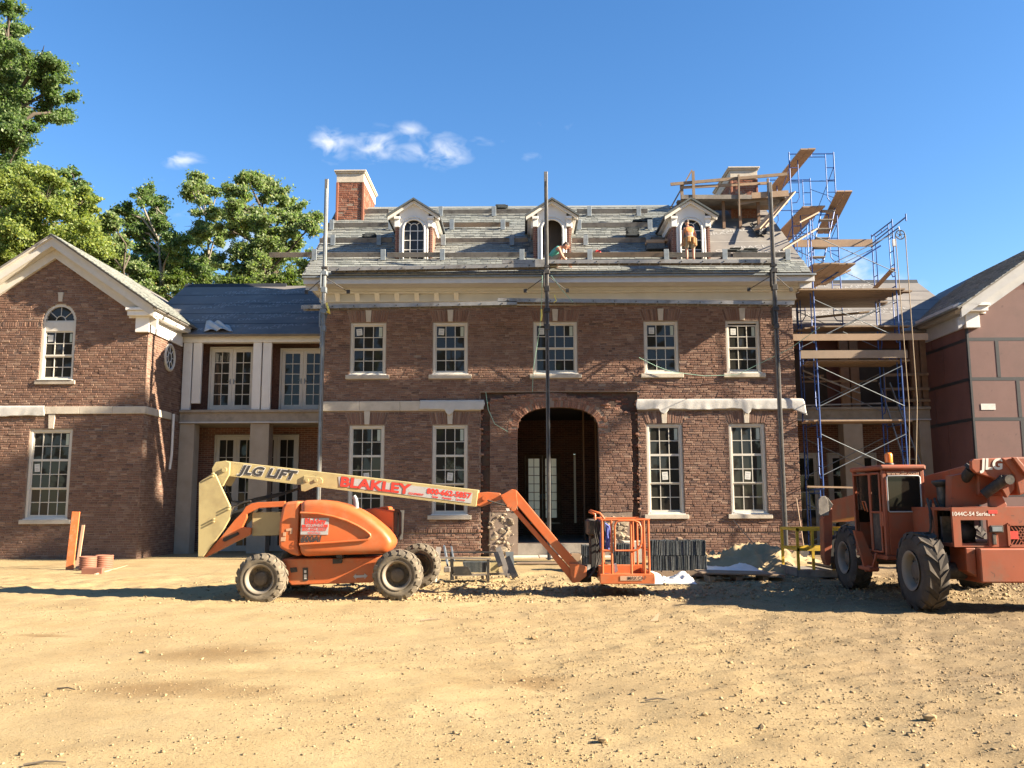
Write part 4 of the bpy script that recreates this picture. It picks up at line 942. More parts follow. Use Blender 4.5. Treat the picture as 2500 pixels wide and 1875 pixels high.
# ------------------------------------------------------------------ the two links with their porches
YL = 28.0
def link_block(name, label, x0, x1, mirror):
    xc = (x0+x1)/2; t = thing(name, label, 'house', (xc, YL, 0), world=True)
    def X(x): return x if not mirror else 2*XC-x
    def bx(mb, a, b, *r): a, b = sorted((X(a), X(b))); mb.box(a, b, *r); return mb
    def bb(mb, a, b, y0, y1, z0, z1, bev=.008): a, b = sorted((X(a), X(b))); mb.bevbox(a, b, y0, y1, z0, z1, bev); return mb
    A, B = -11.08, -6.03
    bx(MB(), A, B, 29.6, 29.9, -.5, 4.3).build('lower_wall', 'brick_print', t)
    bx(MB(), A, B, 28.62, 28.9, 4.7, 7.0).build('upper_wall', 'red_board' if mirror else 'old_brick', t)
    bx(MB(), A, B, YL+.02, 29.6, 4.25, 4.60).build('balcony_slab', 'concrete', t); bb(MB(), A, B, YL-.06, 29.55, 4.602, 4.69).build('balcony_edge', 'concrete', t); bx(MB(), A, B, YL-.02, YL+.018, 4.26, 4.30).build('drip_edge', 'trim_grey', t)
    bx(MB(), A, B, YL, 29.6, -.5, .06).build('porch_floor', 'concrete', t)
    for (a, b) in ((-11.09, -10.60), (-8.78, -8.16), (-6.28, -6.04)): bb(MB(), a, b, YL+.06, YL+.55, .06, 4.25, .012).build('column', 'stucco', t)
    for k, (a, b) in enumerate(((-11.06, -10.77), (-10.73, -10.45), (-8.76, -8.48), (-8.44, -8.15))):
        if mirror: bb(MB(), a, b, YL+.02, YL+.14, 4.69, 6.91).build('post', 'stud_wood', t)
        else: bb(MB(), a, b, YL+.02, YL+.14, 4.69+(.22 if k == 1 else 0), 6.91).build('pilaster', 'white_paint', t)
    bb(MB(), A, B, YL-.02, YL+.25, 6.912, 7.12).build('eaves_beam', 'white_paint' if not mirror else 'lumber', t)
    if not mirror:
        french_door(t, -10.36, -8.82, 4.70, 6.86, 28.5); french_door(t, -8.0, -6.45, 4.70, 6.80, 28.5)
        french_door(t, at(523, 1100, 29.5).x, at(729, 1100, 29.5).x, .07, at(650, 1061, 29.5).z, 29.5, 4, 6, 2)
    else:
        a, b = sorted((X(-10.36), X(-8.9))); bx(MB(), -10.36, -8.9, 28.6, 28.619, 4.72, 6.7).build('doorway', 'dark_room', t); bx(MB(), -7.9, -6.5, 28.6, 28.619, 4.72, 6.7).build('doorway', 'dark_room', t)  # thin dark sheets on the solid wall: doorway shade painted as colour
        french_door(t, 8.45, 10.05, .07, 3.3, 29.5, 2, 5, 2); french_door(t, 10.35, 12.0, .07, 3.3, 29.5, 2, 5, 2)
    RYL, RZL, EYL, EZL = 32.0, 9.82, 27.75, 7.14; sa = math.atan2(RZL-EZL, RYL-EYL)
    R = lambda x, s, h=0.: V((x, EYL+s*math.cos(sa)-h*math.sin(sa), EZL+s*math.sin(sa)+h*math.cos(sa)))
    ax, bx_ = sorted((X(A-1.6), X(B-.0))); m = MB(); L3 = math.hypot(RYL-EYL, RZL-EZL)
    slab(m, R(ax, 0), R(bx_, 0), R(bx_, L3), R(ax, L3), .08); slab(m, V((bx_, 36, EZL)), V((ax, 36, EZL)), V((ax, RYL, RZL)), V((bx_, RYL, RZL)), .08)
    r = m.build('roof', 'underlayment', t)
    lo, hi = (-11.3, -7.0) if not mirror else (9.2, 13.2); rows = []
    for j, s in enumerate((.45, 1.3, 1.7, 2.6, 3.0, 3.9, 4.3)):
        x = lo+(.3 if j % 2 else .9); k = 0
        while x < hi: rows.append((x, s+.25*k % .4, k % 2, .1)); x += .78 if k % 2 == 0 else 1.15; k += 1
    grace(R, rows, r, .3)
    for s in (.95, 1.95, 2.95, 3.95): m = MB(); m.add([R(ax, s, .006), R(bx_, s, .006), R(bx_, s+.022, .012), R(ax, s+.022, .012)], [(0, 1, 2, 3)]); m.build('lap_joint', 'seam_tape', r)
    MB().prism([(RYL-.1, RZL-.08), (RYL, RZL+.1), (RYL+.1, RZL-.08)], ax, bx_-(2.8 if not mirror else 0.), 'x').build('ridge_strip', 'seam_tape', r)
    MB().box(ax+.02, bx_-.02, 33.5, 33.8, -.5, 7.2).build('rear_wall', 'brick_print', t)
    return t, R
llink, RL = link_block('porch_link', 'two storey porch link with white pilasters and glazed balcony doors beside left brick wing', -11.1, -6.0, False)
rlink, RLr = link_block('unfinished_porch_link', 'unfinished two storey porch link behind the blue scaffold tower', 8.3, 13.2, True)
# ------------------------------------------------------------------ ground
def fbm(x, y, seed, octs=5, f0=.3, gain=.5):
    r = np.random.default_rng(seed); out = np.zeros_like(x); a = 1.; f = f0
    for o in range(octs):
        for k in range(4):
            th = r.uniform(0, 2*math.pi); ph = r.uniform(0, 6.28); ff = f*r.uniform(.75, 1.3)
            out += a/4*np.sin((x*math.cos(th)+y*math.sin(th))*ff*6.28+ph+1.7*np.sin((x*math.sin(th)-y*math.cos(th))*ff*3.1+ph*2))
        a *= gain; f *= 2.03
    return out
def ground_z(x, y):
    x = np.asarray(x, float); y = np.asarray(y, float)
    z = np.interp(y, [-20, 4, 11, 16, 20, 23.5, 25.2, 40], [-.05, -.04, -.02, .0, .02, .05, .10, .06])
    near = np.clip((26-y)/6, 0, 1)*np.clip((30-abs(x))/8, 0, 1)*np.clip((y+6)/6, 0, 1)
    band = np.exp(-((y-18.5)/2.6)**2)
    right = np.clip((x+2)/5, 0, 1)
    z = z+near*(.012*fbm(x, y, 3, 3, .12)+(.010+.014*right+.022*band)*fbm(x, y, 5, 5, .5, .62)+(.005+.013*right+.016*band)*fbm(x, y, 9, 4, 1.6, .7))
    # tyre tracks crossing the yard
    for (y0, sl, w, d, am) in ((9.2, .10, .17, .035, .5), (11.2, .10, .17, .032, .5), (13.2, -.04, .2, .03, .3), (14.4, -.04, .2, .03, .3), (7.2, -.12, .16, .022, .4)):
        q = (y-y0-sl*x-am*np.sin(x*.33+y0))/w; z = z-near*.55*d*(np.exp(-q**4)-.45*np.exp(-((abs(q)-1.5)/.45)**2))*(.75+.25*np.sin(x*21+q*2))*np.clip(.65+.6*np.sin(x*.7+y0*3), .1, 1)
    return z
def axis(parts): return np.unique(np.concatenate([np.arange(a, b, s) for a, b, s in parts]))
gx_ = axis([(-900, -60, 60), (-60, -20, 4), (-20, -15, .5), (-15, 15, .085), (15, 22, .5), (22, 60, 4), (60, 960, 60)])
gy_ = axis([(-900, -20, 60), (-20, 3, 1.2), (3, 12, .06), (12, 21, .085), (21, 27, .15), (27, 60, 3), (60, 1500, 80)])
GX, GY = np.meshgrid(gx_, gy_, indexing='ij'); GZ = ground_z(GX, GY)
nv = len(gx_)*len(gy_); idx = np.arange(nv).reshape(len(gx_), len(gy_))
fs = np.stack([idx[:-1, :-1], idx[1:, :-1], idx[1:, 1:], idx[:-1, 1:]], -1).reshape(-1, 4)
me = bpy.data.meshes.new('ground'); me.vertices.add(nv); me.vertices.foreach_set('co', np.stack([GX, GY, GZ], -1).ravel())
me.loops.add(fs.size); me.loops.foreach_set('vertex_index', fs.ravel()); me.polygons.add(len(fs)); me.polygons.foreach_set('loop_start', np.arange(len(fs))*4); me.polygons.foreach_set('loop_total', np.full(len(fs), 4))
me.polygons.foreach_set('use_smooth', np.ones(len(fs), bool)); me.update(calc_edges=True)
def ground_mat():
    m, nt, b = _nt('dirt'); N = nt.nodes; L = nt.links
    g = N.new('ShaderNodeNewGeometry'); sp = N.new('ShaderNodeSeparateXYZ'); L.new(g.outputs['Position'], sp.inputs[0])
    def nz(sc, det=6, ro=.6):
        n = N.new('ShaderNodeTexNoise'); n.inputs['Scale'].default_value = sc; n.inputs['Detail'].default_value = det; n.inputs['Roughness'].default_value = ro; L.new(g.outputs['Position'], n.inputs['Vector']); return n.outputs['Fac']
    base = ramp(nt, [(.28, (.28, .20, .097)), (.5, (.335, .25, .128)), (.72, (.375, .288, .155))], nz(.9, 8, .62))
    mr = N.new('ShaderNodeMapRange'); L.new(sp.outputs[0], mr.inputs[0]); mr.inputs[1].default_value = -1.5; mr.inputs[2].default_value = 7
    ad = N.new('ShaderNodeMath'); ad.operation = 'MULTIPLY_ADD'; L.new(nz(.35, 5), ad.inputs[0]); ad.inputs[1].default_value = 1.5; ad.inputs[2].default_value = -.75
    a2 = N.new('ShaderNodeMath'); a2.operation = 'ADD'; a2.use_clamp = True; L.new(mr.outputs[0], a2.inputs[0]); L.new(ad.outputs[0], a2.inputs[1])
    grey = ramp(nt, [(.3, (.150, .106, .061)), (.55, (.215, .157, .091)), (.75, (.275, .208, .125))], nz(2.6, 8, .7))
    c = mixc(nt, a2.outputs[0], base, grey)
    d = N.new('ShaderNodeMapRange'); L.new(nz(.55, 7, .55), d.inputs[0]); d.inputs[1].default_value = .60; d.inputs[2].default_value = .74; d.inputs[4].default_value = .3
    c = mixc(nt, d.outputs[0], c, (0.131, 0.088, 0.046))
    wn = N.new('ShaderNodeVectorMath'); wn.operation = 'MULTIPLY_ADD'; nv_ = N.new('ShaderNodeTexNoise'); nv_.inputs['Scale'].default_value = 2.2; nv_.inputs['Detail'].default_value = 5; L.new(g.outputs['Position'], nv_.inputs['Vector']); L.new(nv_.outputs['Color'], wn.inputs[0]); wn.inputs[1].default_value = (.7, .5, 0); L.new(g.outputs['Position'], wn.inputs[2])
    for (px, py, rx_, ry_) in ((545, 1590, .8, .6), (385, 1674, .72, .42), (600, 1682, .42, .25), (110, 1548, .4, .16), (1290, 1655, .6, .35)):      # damp spots
        q = gnd(px, py); vs_ = N.new('ShaderNodeVectorMath'); vs_.operation = 'SUBTRACT'; L.new(wn.outputs[0], vs_.inputs[0]); vs_.inputs[1].default_value = (q.x+.35, q.y+.25, 0)
        vd = N.new('ShaderNodeVectorMath'); vd.operation = 'MULTIPLY'; L.new(vs_.outputs[0], vd.inputs[0]); vd.inputs[1].default_value = (1/rx_, 1/ry_, 0); ln = N.new('ShaderNodeVectorMath'); ln.operation = 'LENGTH'; L.new(vd.outputs[0], ln.inputs[0])
        dm = N.new('ShaderNodeMapRange'); L.new(ln.outputs['Value'], dm.inputs[0]); dm.inputs[1].default_value = 1.25; dm.inputs[2].default_value = .35; dm.inputs[4].default_value = .72 if py < 1680 else .5; c = mixc(nt, dm.outputs[0], c, (0.177, 0.108, 0.046))
    sx = N.new('ShaderNodeMapRange'); L.new(nz(38, 3, .6), sx.inputs[0]); sx.inputs[1].default_value = .57; sx.inputs[2].default_value = .66; sx.inputs[4].default_value = .7
    c = mixc(nt, sx.outputs[0], c, (0.131, 0.092, 0.052))
    lt = N.new('ShaderNodeMapRange'); L.new(nz(60, 2, .5), lt.inputs[0]); lt.inputs[1].default_value = .60; lt.inputs[2].default_value = .68; lt.inputs[4].default_value = .55
    c = mixc(nt, lt.outputs[0], c, (0.393, 0.308, 0.183))
    L.new(c, b.inputs['Base Color']); b.inputs['Roughness'].default_value = .97; b.inputs['Specular IOR Level'].default_value = .12
    h = N.new('ShaderNodeMath'); h.operation = 'ADD'; L.new(nz(14, 9, .7), h.inputs[0]); L.new(nz(55, 5, .7), h.inputs[1]); bump(nt, b, h.outputs[0], .55, .016)
ground_mat(); me.materials.append(MATS['dirt'])
tag(link('ground', me), kind='structure')
# gravel and clods: too many to count
def clod(seed):
    import bmesh
    r = random.Random(seed); bm = bmesh.new()
    for k in range(9): bm.verts.new(V((r.gauss(0, 1), r.gauss(0, 1), r.gauss(0, 1))).normalized()*r.uniform(.7, 1.15))
    bmesh.ops.convex_hull(bm, input=bm.verts); bmesh.ops.triangulate(bm, faces=bm.faces); bm.verts.index_update()
    bv = np.array([v.co[:] for v in bm.verts]); bf = np.array([[v.index for v in f.verts] for f in bm.faces]); bm.free(); return bv, bf
def scatter(n, fx, size, seed, name, mat):
    r = np.random.default_rng(seed); bases = [clod(seed*10+k) for k in range(7)]
    P = fx(r, n); n = len(P); s = size(r, n); sc = np.stack([s*r.uniform(.7, 1.3, n), s*r.uniform(.7, 1.3, n), s*r.uniform(.4, .8, n)], -1); a = r.uniform(0, 6.28, n); t = r.normal(0, .4, n)
    VV = []; FF = []; o = 0; which = r.integers(0, 7, n)
    for k in range(7):
        q = which == k; bv, bf = bases[k]; m_ = int(q.sum())
        if not m_: continue
        v = bv[None]*sc[q][:, None]; ct, st = np.cos(t[q])[:, None], np.sin(t[q])[:, None]; v = np.stack([v[..., 0], v[..., 1]*ct-v[..., 2]*st, v[..., 1]*st+v[..., 2]*ct], -1)
        ca, sa = np.cos(a[q])[:, None], np.sin(a[q])[:, None]; v = np.stack([v[..., 0]*ca-v[..., 1]*sa, v[..., 0]*sa+v[..., 1]*ca, v[..., 2]], -1)
        v += P[q][:, None]; v[..., 2] += (sc[q][:, 2]*.15)[:, None]; VV.append(v.reshape(-1, 3)); FF.append((np.arange(m_)[:, None, None]*len(bv)+bf[None]).reshape(-1, 3)+o); o += m_*len(bv)
    v = np.concatenate(VV); f = np.concatenate(FF)
    me = bpy.data.meshes.new(name); me.vertices.add(len(v)); me.vertices.foreach_set('co', v.ravel()); me.loops.add(f.size); me.loops.foreach_set('vertex_index', f.ravel()); me.polygons.add(len(f)); me.polygons.foreach_set('loop_start', np.arange(len(f))*3); me.polygons.foreach_set('loop_total', np.full(len(f), 3)); me.update(calc_edges=True); me.materials.append(MATS[mat])
    return tag(link(name, me), kind='stuff')
def place(r, n, xr, yr, dens):
    x = r.uniform(*xr, n*3); y = yr[0]+(yr[1]-yr[0])*r.random(n*3)**1.35; k = r.random(n*3) < dens(x, y); x, y = x[k][:n], y[k][:n]
    return np.stack([x, y, ground_z(x, y)], -1)
def dens1(x, y): return np.clip(.16+.5*np.clip((x+2)/4, 0, 1)+.45*fbm(x, y, 21, 4, .3, .6), .02, 1)
scatter(60000, lambda r, n: place(r, n, (-9, 10), (4.2, 16), dens1), lambda r, n: .004+.013*r.random(n)**2.6, 31, 'gravel', 'rock')
scatter(5600, lambda r, n: place(r, n, (-9, 10), (4.5, 17), lambda x, y: dens1(x, y)*.9), lambda r, n: .011+.022*r.random(n)**3, 32, 'clods', 'rock')
scatter(9000, lambda r, n: place(r, n, (-7, 11), (15.2, 23), lambda x, y: np.clip(.95*np.exp(-((y-17.6)/2.0)**2)*np.clip((x+6)/3, .1, 1), 0, 1)), lambda r, n: .014+.042*r.random(n)**2.5, 33, 'rubble_strewn_earth', 'rock')
# ------------------------------------------------------------------ helpers for things traced as side views
def zp(pts, o, sc):
    """enlargement coordinates -> photo pixels"""
    return [(o[0]+x/sc, o[1]+y/sc) for x, y in pts]
def plate(mb, px, Y0, Y1, mi=0):
    """outline (photo pixels, read on the plane Y0) given real thickness Y0..Y1"""
    q = [at(x, y, Y0) for x, y in px]; return mb.prism([(p.x, p.z) for p in q], Y0, Y1, 'y', mi)
def tyre(parent, c, R, w, axis, side, mat, rimmat, lug=18, rr=.58, name='wheel', dish=.07, hubmat='hub_brown'):
    """wheel with lugged tyre about c; axis 'x' or 'y', side = sign of the outer face along the axis"""
    c = V(c); prof = [(R*rr, -w/2+.03), (R*.72, -w/2), (R*.9, -w/2+.02), (R*.955, -w/2+.07), (R*.965, 0), (R*.955, w/2-.07), (R*.9, w/2-.02), (R*.72, w/2), (R*rr, w/2-.03)]
    m = MB(); m.lathe(prof, c, axis, 40)
    def P(r, a, t): x, y = r*math.cos(a), r*math.sin(a); return c+V({'x': (t, x, y), 'y': (x, t, y)}[axis])
    for k in range(lug):
        for s in (-1, 1):
            a0 = 2*math.pi*(k+(.5 if s > 0 else 0))/lug; da = 2*math.pi/lug*.30; sk = 2*math.pi/lug*.55
            v = []
            for (t, off) in ((s*w*.02, sk), (s*(w/2-.035), 0)):
                for r in (R*.95, R):
                    for d in (-da, da): v.append(P(r, a0+off+d, t))
            m.add(v, [(0, 1, 3, 2), (4, 6, 7, 5), (0, 4, 5, 1), (1, 5, 7, 3), (3, 7, 6, 2), (2, 6, 4, 0)])
            v2 = [P(R*.95, a0-da, s*(w/2-.035)), P(R*.95, a0+da, s*(w/2-.035)), P(R, a0-da, s*(w/2-.035)), P(R, a0+da, s*(w/2-.035)), P(R*.83, a0-da*.9, s*(w/2+.006)), P(R*.83, a0+da*.9, s*(w/2+.006))]
            m.add(v2, [(2, 3, 5, 4), (0, 2, 4), (1, 5, 3), (0, 4, 5, 1)])
    t = m.build(name, mat, parent, recalc=True)
    o = side*w/2
    def rp(l): return [(r*R, o-side*d) for r, d in l]
    m = MB(); m.lathe(rp([(rr+.015, .0), (rr+.0, .0), (rr-.05, .012), (rr-.09, .05), (rr-.11, dish+.06)]), c, axis, 32)
    r_ = m.build('rim', rimmat, t)
    MB().lathe(rp([(rr-.112, dish+.062), (rr*.52, dish+.075), (rr*.48, dish+.02), (rr*.40, dish-.0), (.0, dish-.0)]), c, axis, 32).build('hub', hubmat, t)
    b = MB()
    for k in range(9): a = 2*math.pi*k/9; q = P(R*rr*.68, a, o-side*(dish+.07)); e = q+V({'x': (side*.03, 0, 0), 'y': (0, side*.03, 0)}[axis]); b.tube(q, e, .014, 6)
    tag(b.build('wheel_nuts', 'dark_steel', t), kind='stuff')
    return t
Z4o, Z4s = (450, 1050), 3.687
Z7o, Z7s = (1000, 1150), 2.949
lift = thing('boom_lift', 'orange boom lift with long cream boom, lettering and low hanging basket', 'boom lift', (-3.3, 16.65, 0), world=True)
c1 = at(640, 1412, 15.62); c2 = at(972, 1403, 15.62)
tyre(lift, (c1.x, 15.62, c1.z), .435, .34, 'y', -1, 'dusty_tyre', 'rim_paint'); tyre(lift, (c2.x, 15.62, c2.z), .435, .34, 'y', -1, 'dusty_tyre', 'rim_paint')
tyre(lift, (c1.x+.1, 17.75, .42), .435, .34, 'y', 1, 'dusty_tyre', 'rim_paint'); tyre(lift, (c2.x+.12, 17.75, .44), .435, .34, 'y', 1, 'dusty_tyre', 'rim_paint')
m = MB(); plate(m, zp([(880, 1160), (1770, 1148), (1800, 1200), (1690, 1372), (965, 1397), (900, 1330)], Z4o, Z4s), 15.86, 17.5); ch = m.build('chassis', 'lift_orange', lift, bevel=.015)
m = MB(); m.tube((c1.x, 15.6, c1.z), (c1.x+.1, 17.75, .42), .09, 10).tube((c2.x, 15.6, c2.z), (c2.x+.1, 17.75, .44), .09, 10); plate(m, zp([(540, 1250), (900, 1200), (900, 1330), (600, 1400)], Z4o, Z4s), 16.2, 17.2); m.build('axle', 'dark_steel', lift)
m = MB(); plate(m, zp([(1335, 1160), (1420, 1155), (1415, 1200), (1335, 1205)], Z4o, Z4s), 15.80, 15.858); plate(m, zp([(1360, 1050), (1390, 1045), (1410, 1090), (1420, 1150), (1370, 1150)], Z4o, Z4s), 15.70, 15.9); m.build('turntable_lock', 'dark_steel', lift)
m = MB(); plate(m, zp([(1065, 1240), (1112, 1238), (1112, 1355), (1065, 1358)], Z4o, Z4s), 15.850, 15.858); m.build('decal_plate', 'dark_steel', lift)
m = MB(); plate(m, zp([(1078, 1262), (1098, 1261), (1098, 1285), (1078, 1286)], Z4o, Z4s), 15.844, 15.849); plate(m, zp([(1078, 1300), (1100, 1299), (1100, 1340), (1078, 1341)], Z4o, Z4s), 15.844, 15.849); m.build('decal_plate', 'decal_white', lift)
m = MB(); plate(m, zp([(950, 1240), (1010, 1235), (1020, 1275), (960, 1285)], Z4o, Z4s), 15.852, 15.858); m.build('access_hole', 'dark_steel', lift)
m = MB(); plate(m, zp([(1520, 1318), (1545, 1294), (1545, 1308), (1620, 1305), (1620, 1290), (1650, 1312), (1622, 1340), (1622, 1326), (1546, 1330), (1546, 1344)], Z4o, Z4s), 15.848, 15.857); m.build('direction_arrow', 'decal_silver', lift)
# turntable and hoods
m = MB(); m.lathe([(.0, .78), (.62, .78), (.62, .62), (.0, .62)], (-3.25, 16.65, 0), 'z', 28); m.build('turntable', 'dark_steel', lift)
hood = [(1038, 632), (1200, 628), (1310, 640), (1400, 660), (1490, 690), (1570, 725), (1650, 775), (1730, 838), (1800, 900), (1848, 958), (1868, 1000), (1868, 1030), (1850, 1070), (1820, 1100), (1780, 1115), (1300, 1130), (1042, 1142), (1022, 1030)]
m = MB(); plate(m, zp(hood, Z4o, Z4s), 15.62, 16.40); ho = m.build('engine_hood', 'lift_orange', lift, bevel=.11); ho.modifiers['bevel'].segments = 5; ho.modifiers['bevel'].angle_limit = math.radians(60)
for p in ho.data.polygons: p.use_smooth = True
m = MB(); plate(m, zp([(905, 648), (1036, 634), (1019, 1030), (1038, 1140), (965, 1122), (848, 1058), (846, 1000), (852, 830), (880, 690)], Z4o, Z4s), 15.66, 16.36); m.build('rear_cover', 'lift_orange', lift, bevel=.05)
m = MB(); m.path([at(*p, 15.60) for p in zp([(1045, 745), (1200, 752), (1340, 778), (1460, 815), (1560, 862), (1630, 905), (1672, 940), (1676, 960), (1650, 985), (1500, 1000), (1300, 1015), (1035, 1030)], Z4o, Z4s)], .022, 8); m.build('hood_ridge', 'lift_orange', lift)
m = MB(); plate(m, zp([(1560, 720), (1720, 700), (1885, 730), (1885, 950), (1840, 990), (1600, 980)], Z4o, Z4s), 16.5, 17.6); plate(m, zp([(1755, 690), (1820, 690), (1825, 725), (1755, 722)], Z4o, Z4s), 16.6, 17.4); m.build('far_hood', 'lift_orange', lift, bevel=.03)
m = MB(); plate(m, zp([(845, 900), (1860, 880), (1800, 1110), (960, 1120)], Z4o, Z4s), 16.42, 17.6); m.build('turntable_frame', 'dark_steel', lift)
m = MB()
for Y in (16.5, 17.5): m.path([at(*p, Y) for p in zp([(1892, 722), (1930, 722), (1946, 745), (1946, 930), (1910, 1000), (1880, 1060)], Z4o, Z4s)], .022, 8)
m.path([at(*zp([(1946, 760)], Z4o, Z4s)[0], 16.5), at(*zp([(1946, 760)], Z4o, Z4s)[0], 17.5)], .02, 8); plate(m, zp([(1890, 725), (1920, 725), (1905, 1000), (1885, 1000)], Z4o, Z4s), 16.52, 17.48); m.build('counterweight_guard', 'dark_steel', lift)
m = MB(); q = [at(*p, 16.1) for p in zp([(1548, 712), (1546, 660), (1540, 620), (1525, 592)], Z4o, Z4s)]; m.path(q, [.05, .05, .045, .04], 10); m.build('exhaust_pipe', 'galvanised', lift)
# tower boom, upright and main boom
m = MB(); arm = [(172, 1148), (330, 962), (450, 812), (520, 740), (552, 690), (600, 662), (660, 650), (905, 640), (905, 690), (672, 702), (562, 756), (560, 790), (520, 872), (600, 880), (596, 940), (200, 1142)]
for ya_ in (16.05, 16.75): plate(MB(), zp(arm, Z4o, Z4s), ya_, ya_+.08).build('tower_arm', 'lift_orange', lift, bevel=.008)
m = MB(); plate(m, zp([(420, 740), (560, 690), (640, 720), (560, 790), (380, 960), (360, 960)], Z4o, Z4s), 16.2, 16.7); m.build('tower_cylinder', 'dark_steel', lift)
m = MB(); plate(m, zp([(350, 975), (480, 918), (492, 940), (365, 1005), (345, 1000)], Z4o, Z4s), 16.03, 16.049); m.build('slot', 'dark_steel', lift)
m = MB(); plate(m, zp([(612, 742), (872, 735), (852, 948), (608, 952)], Z4o, Z4s), 16.14, 16.72); m.build('inner_box', 'lift_cream', lift, bevel=.01)
m = MB(); up = [(130, 472), (165, 445), (255, 388), (278, 398), (425, 715), (405, 800), (355, 890), (170, 1142), (122, 1140)]
plate(m, zp(up, Z4o, Z4s), 15.98, 16.04); plate(m, zp(up, Z4o, Z4s), 16.84, 16.90); plate(m, zp([(130, 472), (165, 447), (165, 1130), (124, 1135)], Z4o, Z4s), 16.042, 16.838); m.build('upright', 'lift_cream', lift, bevel=.008)
for (x, y) in ((255, 415), (398, 712), (262, 825)): m = MB(); q = at(*zp([(x, y)], Z4o, Z4s)[0], 15.95); m.tube(q-V((0, .02, 0)), q+V((0, .06, 0)), .016, 8).tube(q+V((0, -.02, .05)), q+V((0, .06, .05)), .016, 8); m.build('pin', 'lift_cream', lift)
m = MB(); kn = [(248, 345), (280, 288), (372, 275), (410, 292), (402, 400), (342, 508), (270, 392), (250, 375)]
for ya_ in (16.12, 16.72): plate(MB(), zp(kn, Z4o, Z4s), ya_, ya_+.06).build('knuckle', 'lift_cream', lift, bevel=.006)
m = MB(); plate(m, zp([(372, 278), (402, 284), (400, 405), (345, 500), (330, 480), (360, 390)], Z4o, Z4s), 16.20, 16.70); m.build('knuckle_link', 'lift_cream', lift)
m = MB(); q = at(*zp([(360, 357)], Z4o, Z4s)[0], 16.1); m.tube(q-V((0, .01, 0)), q+V((0, .7, 0)), .045, 14); m.build('pivot_pin', 'lift_cream', lift)
BT = lambda x: 1125+(x-551)*.1150; BB = lambda x: 1160.5+(x-551)*.1245
YB0, YB1 = 16.22, 16.68
m = MB(); plate(m, [(548, BT(548)), (1168, BT(1168)), (1163, BB(1163)), (556, BB(556))], YB0, YB1); bm_ = m.build('main_boom', 'lift_cream', lift, bevel=.012)
m = MB(); plate(m, [(556, BB(556)-1.2), (1163, BB(1163)-1.2), (1163, BB(1163)+.6), (556, BB(556)+.6)], YB0-.012, YB0-.002); m.build('boom_flange', 'lift_cream', lift)
m = MB(); plate(m, zp([(1075, 410), (1225, 425), (1247, 450), (1240, 478), (1180, 510), (1085, 553), (1050, 548), (1048, 480), (1068, 478)], Z4o, Z4s), YB0-.03, YB0-.002); br = m.build('boom_bracket', 'lift_cream', lift, bevel=.006)
for x in (1103, 1183): m = MB(); q = at(*zp([(x, 453)], Z4o, Z4s)[0], YB0-.05); m.tube(q, q+V((0, .05, 0)), .032, 12); m.build('bolt', 'lift_cream', lift)
# cables under the boom
for k in range(3):
    pts = [at(*p, 16.4+k*.06) for p in zp([(380, 500+k*10), (430, 640), (520, 665-8*k), (640, 640-12*k), (860, 590-10*k), (1060, 520)], Z4o, Z4s)]
    m = MB(); m.path(pts, .016, 6); m.build('hose', 'black_rubber', lift)
m = MB(); m.path([at(*p, 16.0) for p in zp([(400, 800), (440, 690), (540, 650), (600, 640)], Z4o, Z4s)], .02, 6); m.build('hose', 'black_rubber', lift)
bd = (at(1100, BT(1100)+15, YB0)-at(600, BT(600)+15, YB0)).normalized(); bu = V((0, -1, 0)).cross(bd)*-1
bu = bd.cross(V((0, -1, 0))).normalized()*-1
if bu.z < 0: bu = -bu
def onboom(px, off, d): return at(px, (BT(px)+BB(px))/2+off, YB0-d)
o = lettering('JLG LIFT', .225, 'decal_white', lift, onboom(652, -.5, .004), bd, bu, 'lettering', shear=.28, offset=.020, sx=1.22, spacing=1.04)
o = lettering('JLG LIFT', .225, 'decal_dark', lift, onboom(652, -.5, .008), bd, bu, 'lettering', shear=.28, offset=.0095, sx=1.22, spacing=1.04)
m = MB(); plate(m, [(826, BT(826)+7), (1154, BT(1154)+9), (1150, BB(1150)-6), (828, BB(828)-8)], YB0-.006, YB0-.002); m.build('sponsor_decal', 'decal_silver', lift)
lettering('BLAKLEY', .245, 'decal_dark', lift, onboom(915, -.2, .009), bd, bu, 'lettering', offset=.012, sx=1.32, spacing=1.02)
lettering('BLAKLEY', .245, 'decal_red', lift, onboom(915, -.2, .012), bd, bu, 'lettering', offset=.0085, sx=1.32, spacing=1.02)
lettering('EQUIPMENT', .052, 'decal_red', lift, onboom(1016, 8, .010), bd, bu, 'lettering', offset=.002, sx=1.0)
lettering('800-662-5857', .135, 'decal_red', lift, onboom(1096, -3, .010), bd, bu, 'lettering', offset=.006, sx=1.08)
lettering('Sales  ·  Rentals  ·  Service', .058, 'decal_red', lift, onboom(1095, 9, .010), bd, bu, 'lettering', offset=.002)
hx = (1, 0, 0); hz = (0, 0, 1)
m = MB(); plate(m, zp([(1055, 795), (1304, 790), (1292, 942), (1046, 940)], Z4o, Z4s), 15.612, 15.618); m.build('rental_decal', 'decal_silver', lift)
def onhood(x, y, d=.012): return at(*zp([(x, y)], Z4o, Z4s)[0], 15.62-d)
lettering('Blakley', .135, 'decal_red', lift, onhood(1178, 822), hx, hz, 'lettering', offset=.004, sx=1.0)
m = MB(); plate(m, zp([(1060, 852), (1292, 850), (1290, 875), (1058, 877)], Z4o, Z4s), 15.606, 15.611); m.build('decal_band', 'decal_red', lift)
lettering('EQUIPMENT', .048, 'decal_silver', lift, onhood(1175, 863, .016), hx, hz, 'lettering', offset=.001, sx=1.25)
lettering('800-662-5857', .078, 'decal_red', lift, onhood(1170, 897), hx, hz, 'lettering', offset=.002, sx=1.0)
lettering('RENTALS', .05, 'decal_red', lift, onhood(1168, 928), hx, hz, 'lettering', offset=.001, sx=1.1)
